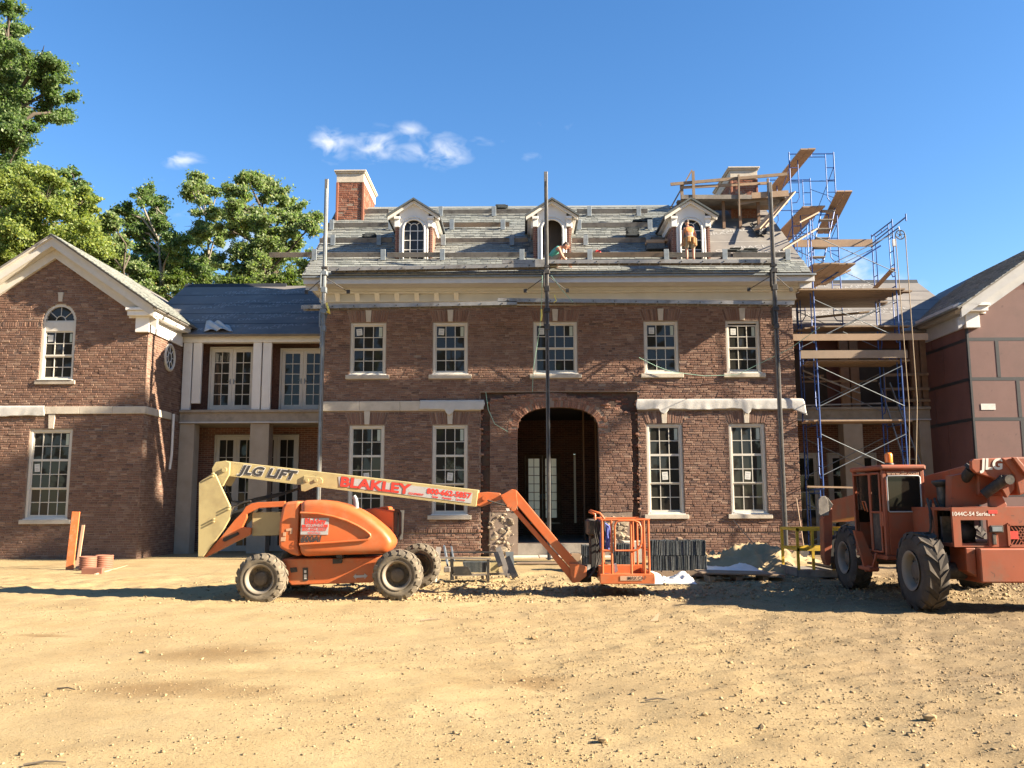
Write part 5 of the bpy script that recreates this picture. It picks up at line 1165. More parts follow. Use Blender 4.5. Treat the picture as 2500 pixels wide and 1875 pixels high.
lettering('600AJ', .155, 'decal_dark', lift, onhood(1133, 984, .008), hx, hz, 'lettering', offset=.006, shear=.25, sx=.95)
m = MB(); plate(m, zp([(915, 890), (975, 880), (970, 935), (950, 935), (955, 905), (918, 912)], Z4o, Z4s), 15.652, 15.658); plate(m, zp([(890, 920), (915, 918), (912, 955), (888, 955)], Z4o, Z4s), 15.652, 15.658); plate(m, zp([(870, 965), (912, 962), (908, 1000), (868, 1000)], Z4o, Z4s), 15.652, 15.658); m.build('worn_decal', 'decal_faded', lift)
# jib and basket
YJ0, YJ1 = 16.26, 16.64
m = MB(); plate(m, zp([(480, 158), (560, 150), (650, 158), (668, 200), (520, 255), (480, 250)], Z7o, Z7s), YJ0, YJ1); m.build('boom_head', 'lift_orange', lift, bevel=.01)
m = MB(); q = at(*zp([(540, 195)], Z7o, Z7s)[0], YJ0-.03); m.tube(q, q+V((0, .45, 0)), .045, 14); m.build('pivot_pin', 'lift_orange', lift)
for ya_ in (YJ0-.06, YJ1+.01): plate(MB(), zp([(655, 176), (735, 130), (768, 136), (778, 240), (762, 285), (722, 280), (668, 205)], Z7o, Z7s), ya_, ya_+.05).build('jib_knuckle', 'lift_orange', lift, bevel=.008)
for (x, y, r) in ((670, 178, .03), (748, 272, .04), (710, 248, .03)): m = MB(); q = at(*zp([(x, y)], Z7o, Z7s)[0], YJ0-.09); m.tube(q, q+V((0, .55, 0)), r, 12); m.build('pivot_pin', 'lift_orange', lift)
m = MB(); plate(m, zp([(742, 138), (772, 142), (1070, 500), (1225, 672), (1222, 790), (1160, 770), (1160, 700), (1012, 530), (775, 250)], Z7o, Z7s), YJ0, YJ1); m.build('jib_arm', 'lift_orange', lift, bevel=.012)
m = MB(); plate(m, zp([(738, 282), (768, 268), (1010, 542), (1215, 765), (1215, 800), (1172, 806), (990, 572)], Z7o, Z7s), YJ0+.05, YJ1-.05); m.build('jib_link', 'lift_orange', lift, bevel=.01)
for ya_ in (YJ0-.06, YJ1+.01): plate(MB(), zp([(1150, 665), (1215, 665), (1275, 690), (1275, 755), (1222, 800), (1170, 806)], Z7o, Z7s), ya_, ya_+.05).build('rotator_plate', 'lift_orange', lift, bevel=.008)
q = at(*zp([(1262, 735)], Z7o, Z7s)[0], 16.45); m = MB(); m.lathe([(0, -.16), (.12, -.16), (.12, .16), (0, .16)], q, 'z', 20); m.tube(q, q+V((.5, 0, -.06)), .05, 8); m.build('rotator', 'dark_steel', lift)
m = MB(); m.path([at(*p, 16.2) for p in zp([(560, 210), (640, 235), (720, 258)], Z7o, Z7s)], .014, 6); m.build('hose', 'black_rubber', lift)
m = MB(); plate(m, zp([(692, 268), (715, 270), (722, 285), (700, 290)], Z7o, Z7s), 16.1, 16.15); m.build('tape_flag', 'decal_white', lift)
bx0_ = at(*zp([(1378, 800)], Z7o, Z7s)[0], 15.85).x; bx1_ = at(*zp([(1765, 800)], Z7o, Z7s)[0], 15.85).x; bz0 = at(*zp([(1600, 812)], Z7o, Z7s)[0], 15.85).z; bz1 = at(*zp([(1600, 738)], Z7o, Z7s)[0], 15.85).z
m = MB(); m.box(bx0_, bx1_, 15.86, 17.35, bz0+.02, bz0+.07); m.build('basket_floor', 'lift_orange', lift)
m = MB(); m.bevbox(bx0_-.02, bx1_, 15.80, 15.858, bz0, bz1, .012); m.bevbox(bx0_-.02, bx1_, 17.352, 17.41, bz0, bz1+.05, .012); m.bevbox(bx1_-.05, bx1_+.004, 15.86, 17.35, bz0+.075, bz1, .01); m.bevbox(bx0_-.02, bx0_+.04, 15.86, 17.35, bz0+.075, bz1+.12, .01); m.build('toe_board', 'lift_orange', lift)
zt = at(*zp([(1560, 352)], Z7o, Z7s)[0], 15.85).z; zm = at(*zp([(1560, 572)], Z7o, Z7s)[0], 15.85).z; r = .021
def bxp(x): return at(*zp([(x, 600)], Z7o, Z7s)[0], 15.85).x
m = MB()
for Y in (15.83, 17.38):
    for x in (1388, 1455, 1690, 1722): m.tube((bxp(x), Y, bz1-.01), (bxp(x), Y, zt), r, 8)
    m.tube((bxp(1380), Y, zt), (bxp(1735), Y, zt+.004), r, 8); m.tube((bxp(1388), Y, zm), (bxp(1455), Y, zm), r, 8)
for x in (1388, 1722): m.tube((bxp(x), 15.83, zt), (bxp(x), 17.38, zt), r, 8); m.tube((bxp(x), 15.83, zm), (bxp(x), 17.38, zm), r, 8); m.tube((bxp(x), 16.6, bz1), (bxp(x), 16.6, zt), r, 8)
m.build('guard_rail', 'lift_orange', lift)
a, b = bxp(1478), bxp(1668); cz = [(a, zm), (a, zt-.1), (a+.03, zt-.03), (a+.1, zt-.012), (b-.12, zt-.012), (b-.03, zt-.05), (b, zt-.13), (b, zm+.14), (b-.04, zm+.04), (b-.12, zm)]
m = MB(); m.path([V((x, 15.81, z)) for x, z in cz], r*.9, 8, closed=True); m.tube((bxp(1595), 15.83, bz1), (bxp(1595), 15.83, zt-.01), r, 8); m.build('gate', 'lift_orange', lift)
m = MB(); m.bevbox(bxp(1510), bxp(1668), 15.792, 15.799, bz0+.06, bz1-.04, .002); m.build('capacity_plate', 'decal_faded', lift)
lettering('MAX CAP', .09, 'decal_dark', lift, V(((bxp(1510)+bxp(1668))/2+.1, 15.788, (bz0+bz1)/2+.01)), hx, hz, 'lettering', offset=.001, sx=.85)
# controls at the entry side of the basket
cx0, cx1 = bxp(1300), bxp(1400); m = MB(); m.bevbox(cx0, cx1, 16.3, 16.95, zm+.25, zt+.0, .03); m.bevbox(cx0+.05, cx1-.03, 16.4, 16.8, bz1, zm+.25, .02); m.build('control_console', 'black_rubber', lift)
m = MB(); m.path([at(*p, 16.25) for p in zp([(1335, 350), (1335, 310), (1290, 292), (1300, 284), (1370, 305), (1402, 345)], Z7o, Z7s)], .022, 8); m.path([at(*p, 17.0) for p in zp([(1335, 350), (1335, 310), (1290, 292), (1300, 284), (1370, 305), (1402, 345)], Z7o, Z7s)], .022, 8); q1 = at(*zp([(1296, 288)], Z7o, Z7s)[0], 16.25); q2 = at(*zp([(1296, 288)], Z7o, Z7s)[0], 17.0); m.tube(q1, q2, .02, 8); m.build('console_guard', 'lift_orange', lift)
for k in range(9):
    x = 1392+random.uniform(-12, 45); m = MB(); m.path([at(*p, 15.95+k*.03) for p in zp([(1385+jit(20), 352), (x, 400), (x+jit(12), 460), (x+jit(12), 530), (x+jit(12), 565+jit(20))], Z7o, Z7s)], .018, 6); m.build('strap', 'blue_strap' if k % 3 else 'black_rubber', lift)
for k in range(5):
    x = 1345+k*12; m = MB(); m.path([at(*p, 16.1+k*.04) for p in zp([(1340+k*10, 360), (x-20, 430), (x+jit(20), 520), (x, 620), (1340+jit(20), 720), (1290, 770)], Z7o, Z7s)], .016, 6); m.build('hose', 'black_rubber', lift)
m = MB(); plate(m, zp([(1475, 675), (1492, 668), (1500, 720), (1478, 735)], Z7o, Z7s), 15.9, 16.1); m.build('rag', 'plastic_white', lift)
# ------------------------------------------------------------------ telehandler, seen from behind and its left
Z6o, Z6s = (1900, 1080), 3.687
tele = thing('telehandler', 'faded orange telescopic handler with muddy tyres and amber beacon on its cab', 'telehandler', (7.6, 15.7, 0), world=True)
for (x, y, s) in ((6.30, 14.0, -1), (6.44, 17.25, -1), (8.75, 14.0, 1), (8.75, 17.25, 1)):
    tyre(tele, (x, y, .605), .605, .37, 'x', s, 'muddy_tyre', 'rim_paint', lug=15, rr=.5, dish=.07)
m = MB(); m.bevbox(7.0, 8.3, 13.7, 19.0, .55, 1.0, .03); m.tube((6.6, 14.0, .6), (8.7, 14.0, .6), .13, 10).tube((6.6, 17.25, .6), (8.7, 17.25, .6), .13, 10); m.build('frame', 'dark_steel', tele)
def q6(x, y, Y): return at(*zp([(x, y)], Z6o, Z6s)[0], Y)
# cab
YC0, YC1 = 15.0, 16.35; cxl = q6(945, 500, YC0).x; cxr = q6(1325, 500, YC0).x; cz1 = q6(1100, 222, YC0).z; czw = q6(1100, 298, YC0).z; czb = q6(1100, 625, YC0).z; cz0 = .78
m = MB(); t = .07
for (x, y) in ((cxl, YC0), (cxr-t, YC0), (cxl, YC1-t), (cxr-t, YC1-t)): m.bevbox(x, x+t, y, y+t, cz0, cz1-.05, .012)
m.bevbox(cxl+t, cxr-t, YC0+.004, YC0+t, cz0+.003, czb, .012); m.bevbox(cxl+t, cxr-t, YC0+.004, YC0+t, czw, cz1-.05, .012); m.bevbox(cxr-t+.004, cxr-.004, YC0+t, YC1-t, cz0, czb, .01)
m.bevbox(cxl+t, cxr-t, YC1-t, YC1-.004, cz0, czb-.2, .01); m.bevbox(cxl, cxr, YC0, YC1, cz0-.08, cz0-.002, .015); cab = m.build('cab', 'faded_orange', tele)
m = MB(); m.bevbox(cxl-.03, cxr+.03, YC0-.04, YC1+.04, cz1-.05, cz1+.04, .035); rf = m.build('cab_roof', 'faded_orange', tele, bevel=.01)
MB().bevbox(cxl+t-.01, cxr-t+.01, YC0+.02, YC0+.03, czb-.01, czw+.01, .004).build('rear_window', 'cab_glass', tele)
MB().path([V((cxl+t+.005, YC0-.008, czb+.02)), V((cxl+t+.005, YC0-.008, czw-.03)), V((cxl+t+.03, YC0-.008, czw-.005)), V((cxr-t-.03, YC0-.008, czw-.005)), V((cxr-t-.005, YC0-.008, czw-.03)), V((cxr-t-.005, YC0-.008, czb+.02)), V((cxr-t-.03, YC0-.008, czb)), V((cxl+t+.03, YC0-.008, czb))], .012, 6, closed=True).build('window_seal', 'decal_silver', tele)
MB().bevbox(cxr-.03, cxr-.02, YC0+t, YC1-t, czb, cz1-.1, .003).build('side_window', 'cab_glass', tele); MB().bevbox(cxl+t, cxr-t, YC1-.04, YC1-.03, czb-.2, cz1-.1, .003).build('front_window', 'cab_glass', tele)
MB().bevbox(cxl+.13, cxr-.13, YC0+.25, YC0+.75, cz0+.1, cz0+.35, .05).bevbox(cxl+.15, cxr-.15, YC0+.2, YC0+.33, cz0+.35, cz0+1.0, .05).tube((cxl+.35, YC1-.2, cz0), (cxl+.35, YC1-.35, cz0+.75), .03, 8).build('seat', 'black_rubber', tele)
# door on the left flank
ym = YC0+.52; m = MB(); r = .02
for (a, b) in ((YC0+.1, ym-.02), (ym+.02, YC1-.1)):
    m.tube((cxl-.012, a, cz0+.05), (cxl-.012, a, cz1-.1), r, 8); m.tube((cxl-.012, b, cz0+.05), (cxl-.012, b, cz1-.1), r, 8); m.tube((cxl-.012, a, cz1-.1), (cxl-.012, b, cz1-.1), r, 8); m.tube((cxl-.012, a, cz0+.05), (cxl-.012, b, cz0+.05), r, 8)
m.tube((cxl-.012, YC0+.1, cz0+.72), (cxl-.012, ym-.02, cz0+.72), r, 8); m.build('door_frame', 'faded_orange', tele)
MB().bevbox(cxl-.004, cxl+.002, YC0+.12, ym-.04, cz0+.75, cz1-.12, .001).build('door_glass', 'cab_glass', tele); MB().bevbox(cxl-.004, cxl+.002, YC0+.12, ym-.04, cz0+.08, cz0+.70, .001).build('door_panel', 'dark_steel', tele)
MB().bevbox(cxl+.03, cxl+.036, ym+.05, YC1-.12, cz0+.75, cz1-.12, .001).build('door_glass', 'cab_glass', tele)
m = MB(); m.path([V((cxl-.03, ym+.1, cz0+.72)), V((cxl-.07, ym+.1, cz0+.9)), V((cxl-.07, ym+.22, cz0+.9)), V((cxl-.03, ym+.22, cz0+.74))], .012, 6); m.build('grab_handle', 'lift_orange', tele)
m = MB(); m.bevbox(cxl-.02, cxl+.05, YC0+.02, YC0+.16, cz0+.48, cz0+.73, .01); m.build('latch_box', 'faded_orange', tele)
m = MB(); m.path([V((cxl-.05, YC0+.3, cz0+.02)), V((cxl-.12, YC0+.3, cz0-.22)), V((cxl-.12, YC0+.75, cz0-.22)), V((cxl-.05, YC0+.75, cz0+.02))], .025, 6); m.bevbox(cxl-.2, cxl-.02, YC0+.28, YC0+.77, cz0-.28, cz0-.22, .01); m.build('step', 'faded_orange', tele)
bq = q6(998, 215, 15.6); MB().lathe([(.0, .0), (.085, .0), (.08, .05), (.06, .06), (.0, .06)], (bq.x, 15.6, cz1+.04), 'z', 18).build('beacon_base', 'dark_steel', tele); MB().lathe([(.065, .06), (.068, .2), (.05, .235), (.0, .24)], (bq.x, 15.6, cz1+.04), 'z', 18).build('beacon', 'amber', tele)
lettering('www.jlg.com', .10, 'decal_faded', tele, V(((cxl+cxr)/2, YC0-.003, (czw+cz1)/2-.03)), (1, 0, 0), (0, 0, 1), 'lettering', offset=.002, sx=1.05)
# sloping panel under the cab and fender
m = MB(); plate(m, zp([(680, 790), (760, 800), (860, 1050), (905, 1080), (905, 1165), (790, 1165), (760, 1060)], Z6o, Z6s), 15.55, 15.62); m.build('step_panel', 'faded_orange', tele, bevel=.01)
# boom
def bb(mb, x0, x1, y0, y1, z00, z01, z10, z11, mi=0):
    v = [(x0, y0, z00), (x1, y0, z00), (x1, y0, z01), (x0, y0, z01), (x0, y1, z10), (x1, y1, z10), (x1, y1, z11), (x0, y1, z11)]
    return mb.add(v, [(0, 1, 2, 3), (7, 6, 5, 4), (0, 4, 5, 1), (1, 5, 6, 2), (2, 6, 7, 3), (3, 7, 4, 0)], mi)
m = MB(); bb(m, 7.28, 7.78, 14.0, 21.0, 1.78, 2.30, 1.20, 1.68); m.build('boom', 'faded_orange', tele, bevel=.02)
m = MB(); bb(m, 7.36, 7.70, 20.9, 21.6, 1.26, 1.62, 1.15, 1.55); m.build('boom_nose', 'dark_steel', tele, bevel=.01)
m = MB(); plate(m, zp([(1738, 165), (1760, 150), (2006, 138), (2130, 295), (2130, 420), (2060, 500), (1960, 330), (1780, 275), (1742, 235)], Z6o, Z6s), 13.75, 13.83); m.build('boom_side_plate', 'faded_orange', tele, bevel=.012)
m = MB(); plate(m, zp([(2008, 140), (2110, 132), (2290, 128), (2330, 420), (2170, 480), (2130, 295)], Z6o, Z6s), 13.72, 14.5); m.build('boom_rear', 'faded_orange', tele, bevel=.025)
m = MB(); plate(m, zp([(2110, 134), (2150, 132), (2290, 300), (2240, 310)], Z6o, Z6s), 13.66, 13.718); m.build('boom_rear_rib', 'faded_orange', tele, bevel=.008)
lettering('JLG', .235, 'decal_white', tele, q6(1922, 200, 13.742), (1, 0, 0), (0, 0, 1), 'lettering', offset=.009, shear=.12, sx=.95)
m = MB(); m.tube(q6(1740, 240, 13.95), q6(1545, 520, 14.6), .085, 14); m.tube(q6(1755, 225, 13.93), q6(1735, 250, 13.95), .12, 14); m.build('lift_cylinder', 'black_rubber', tele)
m = MB(); m.tube(q6(2040, 330, 13.7), q6(1850, 470, 13.9), .08, 14); m.tube(q6(2100, 355, 13.65), q6(2060, 330, 13.7), .055, 12); m.build('tilt_cylinder', 'black_rubber', tele)
m = MB(); q = q6(2085, 335, 13.60); m.tube(q, q+V((0, .2, 0)), .075, 16); m.build('pivot_pin', 'dark_steel', tele)
m = MB(); plate(m, zp([(1560, 300), (1745, 270), (1960, 330), (2040, 480), (1840, 560), (1560, 590)], Z6o, Z6s), 14.1, 14.3); m.build('boom_cradle', 'faded_orange', tele)
m = MB(); plate(m, zp([(1900, 480), (2010, 470), (2060, 560), (2050, 600), (1905, 580)], Z6o, Z6s), 13.9, 13.98); m.build('cradle_lug', 'faded_orange', tele, bevel=.01)
m = MB(); m.lathe([(0, 0), (.10, 0), (.13, .03), (.16, .06), (.16, .10), (.0, .12)], q6(1475, 400, 14.5), 'z', 18); q = q6(1475, 400, 14.5); m.tube(q-V((0, 0, .5)), q, .09, 12); m.build('air_cleaner', 'dark_steel', tele)
m = MB()
for k in range(7):
    x = 1340+k*33; m.path([q6(x, 520+jit(20), 14.45+k*.05), q6(x+20+jit(30), 620, 14.3), q6(x+60+jit(30), 760, 14.25), q6(x+40+jit(40), 900, 14.3), q6(1480+jit(60), 1010, 14.2)], .022, 6)
m.build('hydraulic_hoses', 'black_rubber', tele)
m = MB(); plate(m, zp([(1400, 590), (1540, 590), (1620, 800), (1640, 1010), (1480, 1010), (1420, 830)], Z6o, Z6s), 14.35, 14.5); m.build('valve_block', 'dark_steel', tele)
# engine pod and counterweight
YE = 13.62
def pod(x, y): p = at(*zp([(x, y)], Z6o, Z6s)[0], YE); return p.x, p.z
x0, z1 = pod(1562, 585); x1 = x0+2.0; _, z0 = pod(1600, 942); ox0, oz1 = pod(1640, 700); ox1, oz0 = pod(1902, 930)
m = MB(); strip_wall(m, x0, x1, z0, z1, [(ox0, ox1, oz0, oz1)], YE, YE+.05); m.box(x0, x1, YE+.052, 15.2, z1-.05, z1-.002); m.box(x0, x0+.05, YE+.6, 15.2, z0, z1-.052); m.box(x1-.05, x1, YE+.052, 15.2, z0, z1-.052); m.box(x0, x1, YE+.052, 15.2, z0, z0+.05); pd = m.build('engine_pod', 'faded_orange', tele, bevel=0)
m = MB(); m.box(ox0-.05, ox1+.05, YE+.5, YE+.55, oz0, oz1+.05); m.lathe([(0, 0), (.13, 0), (.13, .3), (0, .3)], ((ox0+ox1)/2+.05, YE+.3, (oz0+oz1)/2), 'y', 16); m.build('engine', 'dark_steel', tele)
gx0, gz1 = pod(2062, 738); _, gz0 = pod(2062, 932)
m = MB(); m.box(gx0, gx0+.72, YE-.004, YE-.001, gz0, gz1); m.build('grille_shade', 'dark_room', tele)  # flat dark sheet, shade behind the mesh put into its colour
m = MB(); n = 15
for k in range(n+4):
    x = gx0-.2+k*.055
    for s in (-1, 1):
        a = (x, gz0) if s > 0 else (x+.22, gz0); b = (x+.22, gz1) if s > 0 else (x, gz1)
        if min(a[0], b[0]) >= gx0-.001 and max(a[0], b[0]) <= gx0+.72: m.beam((a[0], YE-.012, a[1]), (b[0], YE-.012, b[1]), .012, .012, (0, 1, 0))
m.build('grille', 'faded_orange', tele); m = MB()
for (a, b) in (((gx0, gz0), (gx0, gz1)), ((gx0, gz1), (gx0+.72, gz1)), ((gx0+.72, gz1), (gx0+.72, gz0)), ((gx0+.72, gz0), (gx0, gz0))): m.beam((a[0], YE-.014, a[1]), (b[0], YE-.014, b[1]), .04, .03, (0, 1, 0))
m.build('grille_frame', 'faded_orange', tele)
a = pod(2105, 835); MB().bevbox(a[0]-.07, a[0]+.08, YE-.026, YE-.02, a[1]-.06, a[1]+.06, .002).build('warning_decal', 'decal_red', tele)
a = pod(1955, 780); MB().bevbox(a[0]-.10, a[0]+.10, YE-.05, YE-.002, a[1]-.055, a[1]+.055, .02).build('lamp_housing', 'dark_steel', tele); MB().bevbox(a[0]-.075, a[0]+.075, YE-.056, YE-.051, a[1]-.035, a[1]+.035, .004).build('lamp_lens', 'galvanised', tele)
a = pod(1940, 868); MB().bevbox(a[0]-.028, a[0]+.028, YE-.03, YE-.002, a[1]-.09, a[1]+.08, .008).build('handle', 'dark_steel', tele)
a = pod(1930, 625); MB().bevbox(a[0]-.07, a[0]+.07, YE-.006, YE-.002, a[1]-.03, a[1]+.025, .002).build('warning_decal', 'decal_red', tele)
a = pod(1752, 645); lettering('1044C-54 Series II', .088, 'decal_white', tele, V((a[0], YE-.004, a[1])), (1, 0, 0), (0, 0, 1), 'lettering', offset=.0015)
wx0, wz1 = pod(1772, 950); _, wz0 = pod(1800, 1262); wx00, _ = pod(1680, 950)
m = MB(); m.prism([(wx0, wz0), (wx0+1.7, wz0), (wx0+1.7, wz1), (wx0-.0, wz1)], YE-.12, YE+.5, 'y'); m.build('counterweight', 'faded_orange', tele, bevel=.025)
m = MB(); m.prism([(wx00, wz1-.35), (wx0-.005, wz0+.08), (wx0-.005, wz1), (wx00, wz1)], YE-.02, YE+.5, 'y'); m.build('counterweight_cheek', 'faded_orange', tele, bevel=.015)
# stabiliser, mirror, forks
m = MB(); plate(m, zp([(405, 690), (472, 578), (488, 600), (490, 700), (490, 860), (470, 1112), (440, 1105), (415, 1040)], Z6o, Z6s), 18.5, 18.75); m.build('stabiliser', 'faded_orange', tele, bevel=.015)
m = MB(); q = [q6(*p, 18.6) for p in ((330, 520), (352, 490), (396, 482), (420, 520), (428, 655), (352, 662), (335, 640))]; m.prism([(p.x, p.z) for p in q], 18.40, 18.46, 'y'); m.build('mirror_back', 'grey_lumber', tele, bevel=.012)
m = MB(); q = [q6(*p, 18.6) for p in ((396, 482), (430, 500), (475, 560), (428, 655))]; m.prism([(p.x, p.z) for p in q], 18.47, 18.6, 'y'); m.build('mirror_housing', 'dark_steel', tele, bevel=.01)
MB().tube(q6(405, 640, 18.55), q6(440, 720, 18.6), .02, 8).build('mirror_arm', 'dark_steel', tele)
m = MB()
for x in (6.75, 7.65): m.bevbox(x, x+.13, 19.4, 21.0, .22, .27, .01); m.bevbox(x, x+.13, 19.35, 19.42, .22, .95, .01)
m.bevbox(6.6, 7.95, 19.2, 19.34, .35, .95, .02); m.build('fork_carriage', 'dark_steel', tele)
# yellow man cage on the forks
cage = thing('work_platform', 'yellow steel work platform standing on the telehandler forks', 'work platform', (7.0, 20.2, .2), world=True)
ya, yb = 19.55, 20.75; xa = q6(165, 900, ya).x; xb = xa+1.55; za = q6(200, 1150, ya).z; zb = q6(200, 785, ya).z; zc = q6(200, 965, ya).z
MB().bevbox(xa, xb, ya, yb, za-.08, za, .01).build('deck', 'grey_lumber', cage); MB().bevbox(xa, xb, ya-.02, ya-.002, za-.16, za+.0, .006).bevbox(xa-.02, xa-.002, ya, yb, za-.14, za+.05, .006).build('toe_board', 'grey_lumber', cage)
m = MB()
for (x, y) in ((xa+.03, ya+.03), (xa+.36, ya+.03), (xa+.80, ya+.03), (xb-.03, ya+.03), (xa+.03, yb-.03), (xb-.03, yb-.03)): m.beam((x, y, za), (x, y, zb), .055, .055, (0, 1, 0))
m.build('post', 'yellow_paint', cage); m = MB()
for z in (zb, zc):
    m.beam((xa, ya+.03, z), (xb, ya+.03, z), .06, .06); m.beam((xa, yb-.03, z), (xb, yb-.03, z), .06, .06); m.beam((xa+.03, ya, z), (xa+.03, yb, z), .058, .058); m.beam((xb-.03, ya, z), (xb-.03, yb, z), .058, .058)
m.build('guard_rail', 'yellow_paint', cage); m = MB()
for x in (xa+.2, xa+.7): m.path([V((x, ya+.1, za-.09)), V((x, ya+.1, za-.28)), V((x+.3, ya+.1, za-.28)), V((x+.3, ya+.1, za-.09))], .015, 6)
m.build('fork_pocket', 'dark_steel', cage)
# ------------------------------------------------------------------ pump-jack poles and aluminium walkways along the eaves
YP = 24.62
def pole(px0, py0, px1, py1, mat, label, w=.105):
    a = at(px0, py0, YP); b = at(px1, py1, YP); x = (a.x+b.x)/2; zb = float(ground_z(x, YP))-.03
    t = thing('scaffold_pole', label, 'scaffold pole', (x, YP, zb), world=True)
    MB().bevbox(x-w/2, x+w/2, YP-w/2, YP+w/2, zb, a.z, .008).build('pole_shaft', mat, t); MB().bevbox(x-w*.2, x+w*.2, YP-w/2-.02, YP-w/2-.002, zb, a.z-.3, .004).build('rubber_strip', 'black_rubber' if mat == 'dark_pole' else 'galvanised', t)
    return t, x
UZ = at(1000, 652, YP).z; LZ = at(1000, 745, YP).z
P1, XP1 = pole(798, 438, 780, 1140, 'pale_pole', 'pale aluminium pump jack pole beside the porch link')
P2, XP2 = pole(1328, 420, 1345, 1290, 'dark_pole', 'dark pump jack pole standing in front of the arched doorway')
P3, XP3 = pole(1880, 446, 1918, 1345, 'dark_pole', 'dark pump jack pole near the scaffold end of the brick house')
for t, x in ((P1, XP1), (P2, XP2), (P3, XP3)):
    for z in (UZ-.14, LZ-.14):
        m = MB(); m.bevbox(x-.09, x+.09, YP-.09, YP+.09, z-.1, z+.02, .01); m.beam((x, YP+.05, z-.02), (x, YP+.44, z-.02), .06, .05); m.beam((x, YP+.05, z-.45), (x, YP+.38, z-.04), .04, .04); m.bevbox(x-.075, x+.075, YP-.08, YP+.08, z-.62, z-.45, .01); m.bevbox(x-.1, x-.07, YP-.1, YP+.09, z-.5, z-.05, .004); m.build('pump_jack', 'dark_steel' if t != P1 else 'galvanised', t)
    # wall ties
    for dx in (-1, 1):
        m = MB(); m.tube((x, YP, UZ-.28), (x+dx*.62, EY+.08, UZ-.62), .013, 6); m.bevbox(x+dx*.62-.05, x+dx*.62+.05, EY+.03, EY+.058, UZ-.68, UZ-.56, .004); m.build('wall_tie', 'dark_steel', t)
    MB().beam((x, YP, UZ-.05), (x, YP, UZ+.02), .16, .16, (0, 1, 0)).build('jack_head', 'dark_steel', t)
m = MB()        # twisted rod hanging on the left pole
zr = at(790, 735, YP).z; n = 40; hel = [V((XP1-.04+.02*math.cos(k*.9), YP-.09+.02*math.sin(k*.9), zr-k*.036)) for k in range(n)]; m.path(hel, .011, 6); hel = [V((XP1-.04-.02*math.cos(k*.9), YP-.09-.02*math.sin(k*.9), zr-k*.036)) for k in range(n)]; m.path(hel, .011, 6); m.build('twisted_rod', 'galvanised', P1)
MB().path([V((XP1+.1, YP-.08, LZ+.05)), V((XP1+.16, YP-.1, LZ-.12)), V((XP1+.2, YP-.09, LZ-.26)), V((XP1+.12, YP-.09, LZ-.2))], .03, 6).build('strap', 'yellow_strap', P1)
def walkway(x0, x1, z0, z1, y0, label, h=.11, w=.27, step=.3):
    t = thing('aluminium_walkway', label, 'scaffold plank', ((x0+x1)/2, y0, min(z0, z1)), world=True)
    def z(x): return z0+(z1-z0)*(x-x0)/(x1-x0)
    for y in (y0, y0+w): MB().beam((x0, y, z0+h/2), (x1, y, z1+h/2), .03, h).build('side_rail', 'aluminium', t)
    MB().beam((x0+.02, y0+w/2, z0+h-.02), (x1-.02, y0+w/2, z1+h-.02), w-.04, .018).build('deck', 'grey_lumber', t)
    x = x0+.15; rung = None
    while x < x1-.05:
        if rung is None: rung = MB().beam((0, y0+.016-y0, 0), (0, w-.016, 0), .05, .03).mesh('rung', 'aluminium')
        o = link('rung', rung, t); o.location = V((x, y0, z(x)+.022))-WO(t); x += step
    x = x0+.3
    m = MB()
    while x < x1-.1: m.lathe([(0, 0), (.018, 0), (.018, .02), (0, .02)], (x, y0-.032, z(x)+.05), 'y', 8); x += .62
    tag(m.build('rivets', 'dark_steel', t), kind='stuff')
    return t
X = lambda px, py, Y=YP: at(px, py, Y).x
walkway(X(800, 655), X(1330, 655), UZ-.06, UZ+.02, YP+.15, 'upper aluminium walkway along the eaves between left and middle poles')
walkway(X(1225, 650), X(1905, 650), UZ+.13, UZ+.10, YP+.15, 'upper aluminium walkway along the eaves carrying the standing worker')
walkway(X(732, 745), X(1262, 745), LZ-.06, LZ+.03, YP+.15, 'lower aluminium walkway under the cornice beside the porch link')
walkway(X(1215, 745), X(1943, 745), LZ+.12, LZ-.02, YP+.15, 'lower aluminium walkway under the cornice at the scaffold end')
# ------------------------------------------------------------------ toe boards on brackets across the slating
def roof_board(px0, px1, py, label, mat='grey_lumber', h=.15):
    (xa, sa), (xb, sb) = roofpt(px0, py), roofpt(px1, py); s = (sa+sb)/2
    a, b = roof(xa, s, .16), roof(xb, s, .16)
    m = MB(); m.beam(a, b, .045, h, (0, -.35, 1)); return solo(m, 'toe_board', mat, label, 'plank', 'toe boards on the main roof', recalc=True)
brk = None
def roof_bracket(px, py, lab):
    global brk
    x, s = roofpt(px, py); p = roof(x, s, .0)
    if brk is None:
        m = MB(); m.bevbox(-.075, .075, -.075, -.06, -.16, .19, .006); m.box(-.07, .07, -.059, .25, -.012, -.004); m.beam((0, -.06, -.15), (0, .2, -.005), .03, .012); brk = m.build('roof_bracket', 'galvanised', None, recalc=True)
        o = brk
    else: o = brk.copy(); COL.objects.link(o)
    o.location = p+RN*.16+V((0, 0, -.03)); o.rotation_euler = (0, 0, 0)
    return tag(o, lab, 'roof bracket', 'roof brackets on the main roof')
rows = {'top': (527, [(842, 950), (1078, 1296), (1408, 1580)], [842, 1077, 1206, 1438, 1558]), 'second': (560, [(798, 950), (1080, 1243), (1408, 1592)], [812, 955, 1104, 1228, 1413, 1585]),
        'third': (598, [(782, 958), (1064, 1288), (1396, 1622)], [815, 927, 1083, 1250, 1429, 1581]), 'lowest': (634, [(660, 772), (800, 938), (946, 1075), (1086, 1285), (1350, 1622), (1632, 1782), (1788, 1925)], [770, 937, 1081, 1274, 1439, 1625, 1767, 1920])}
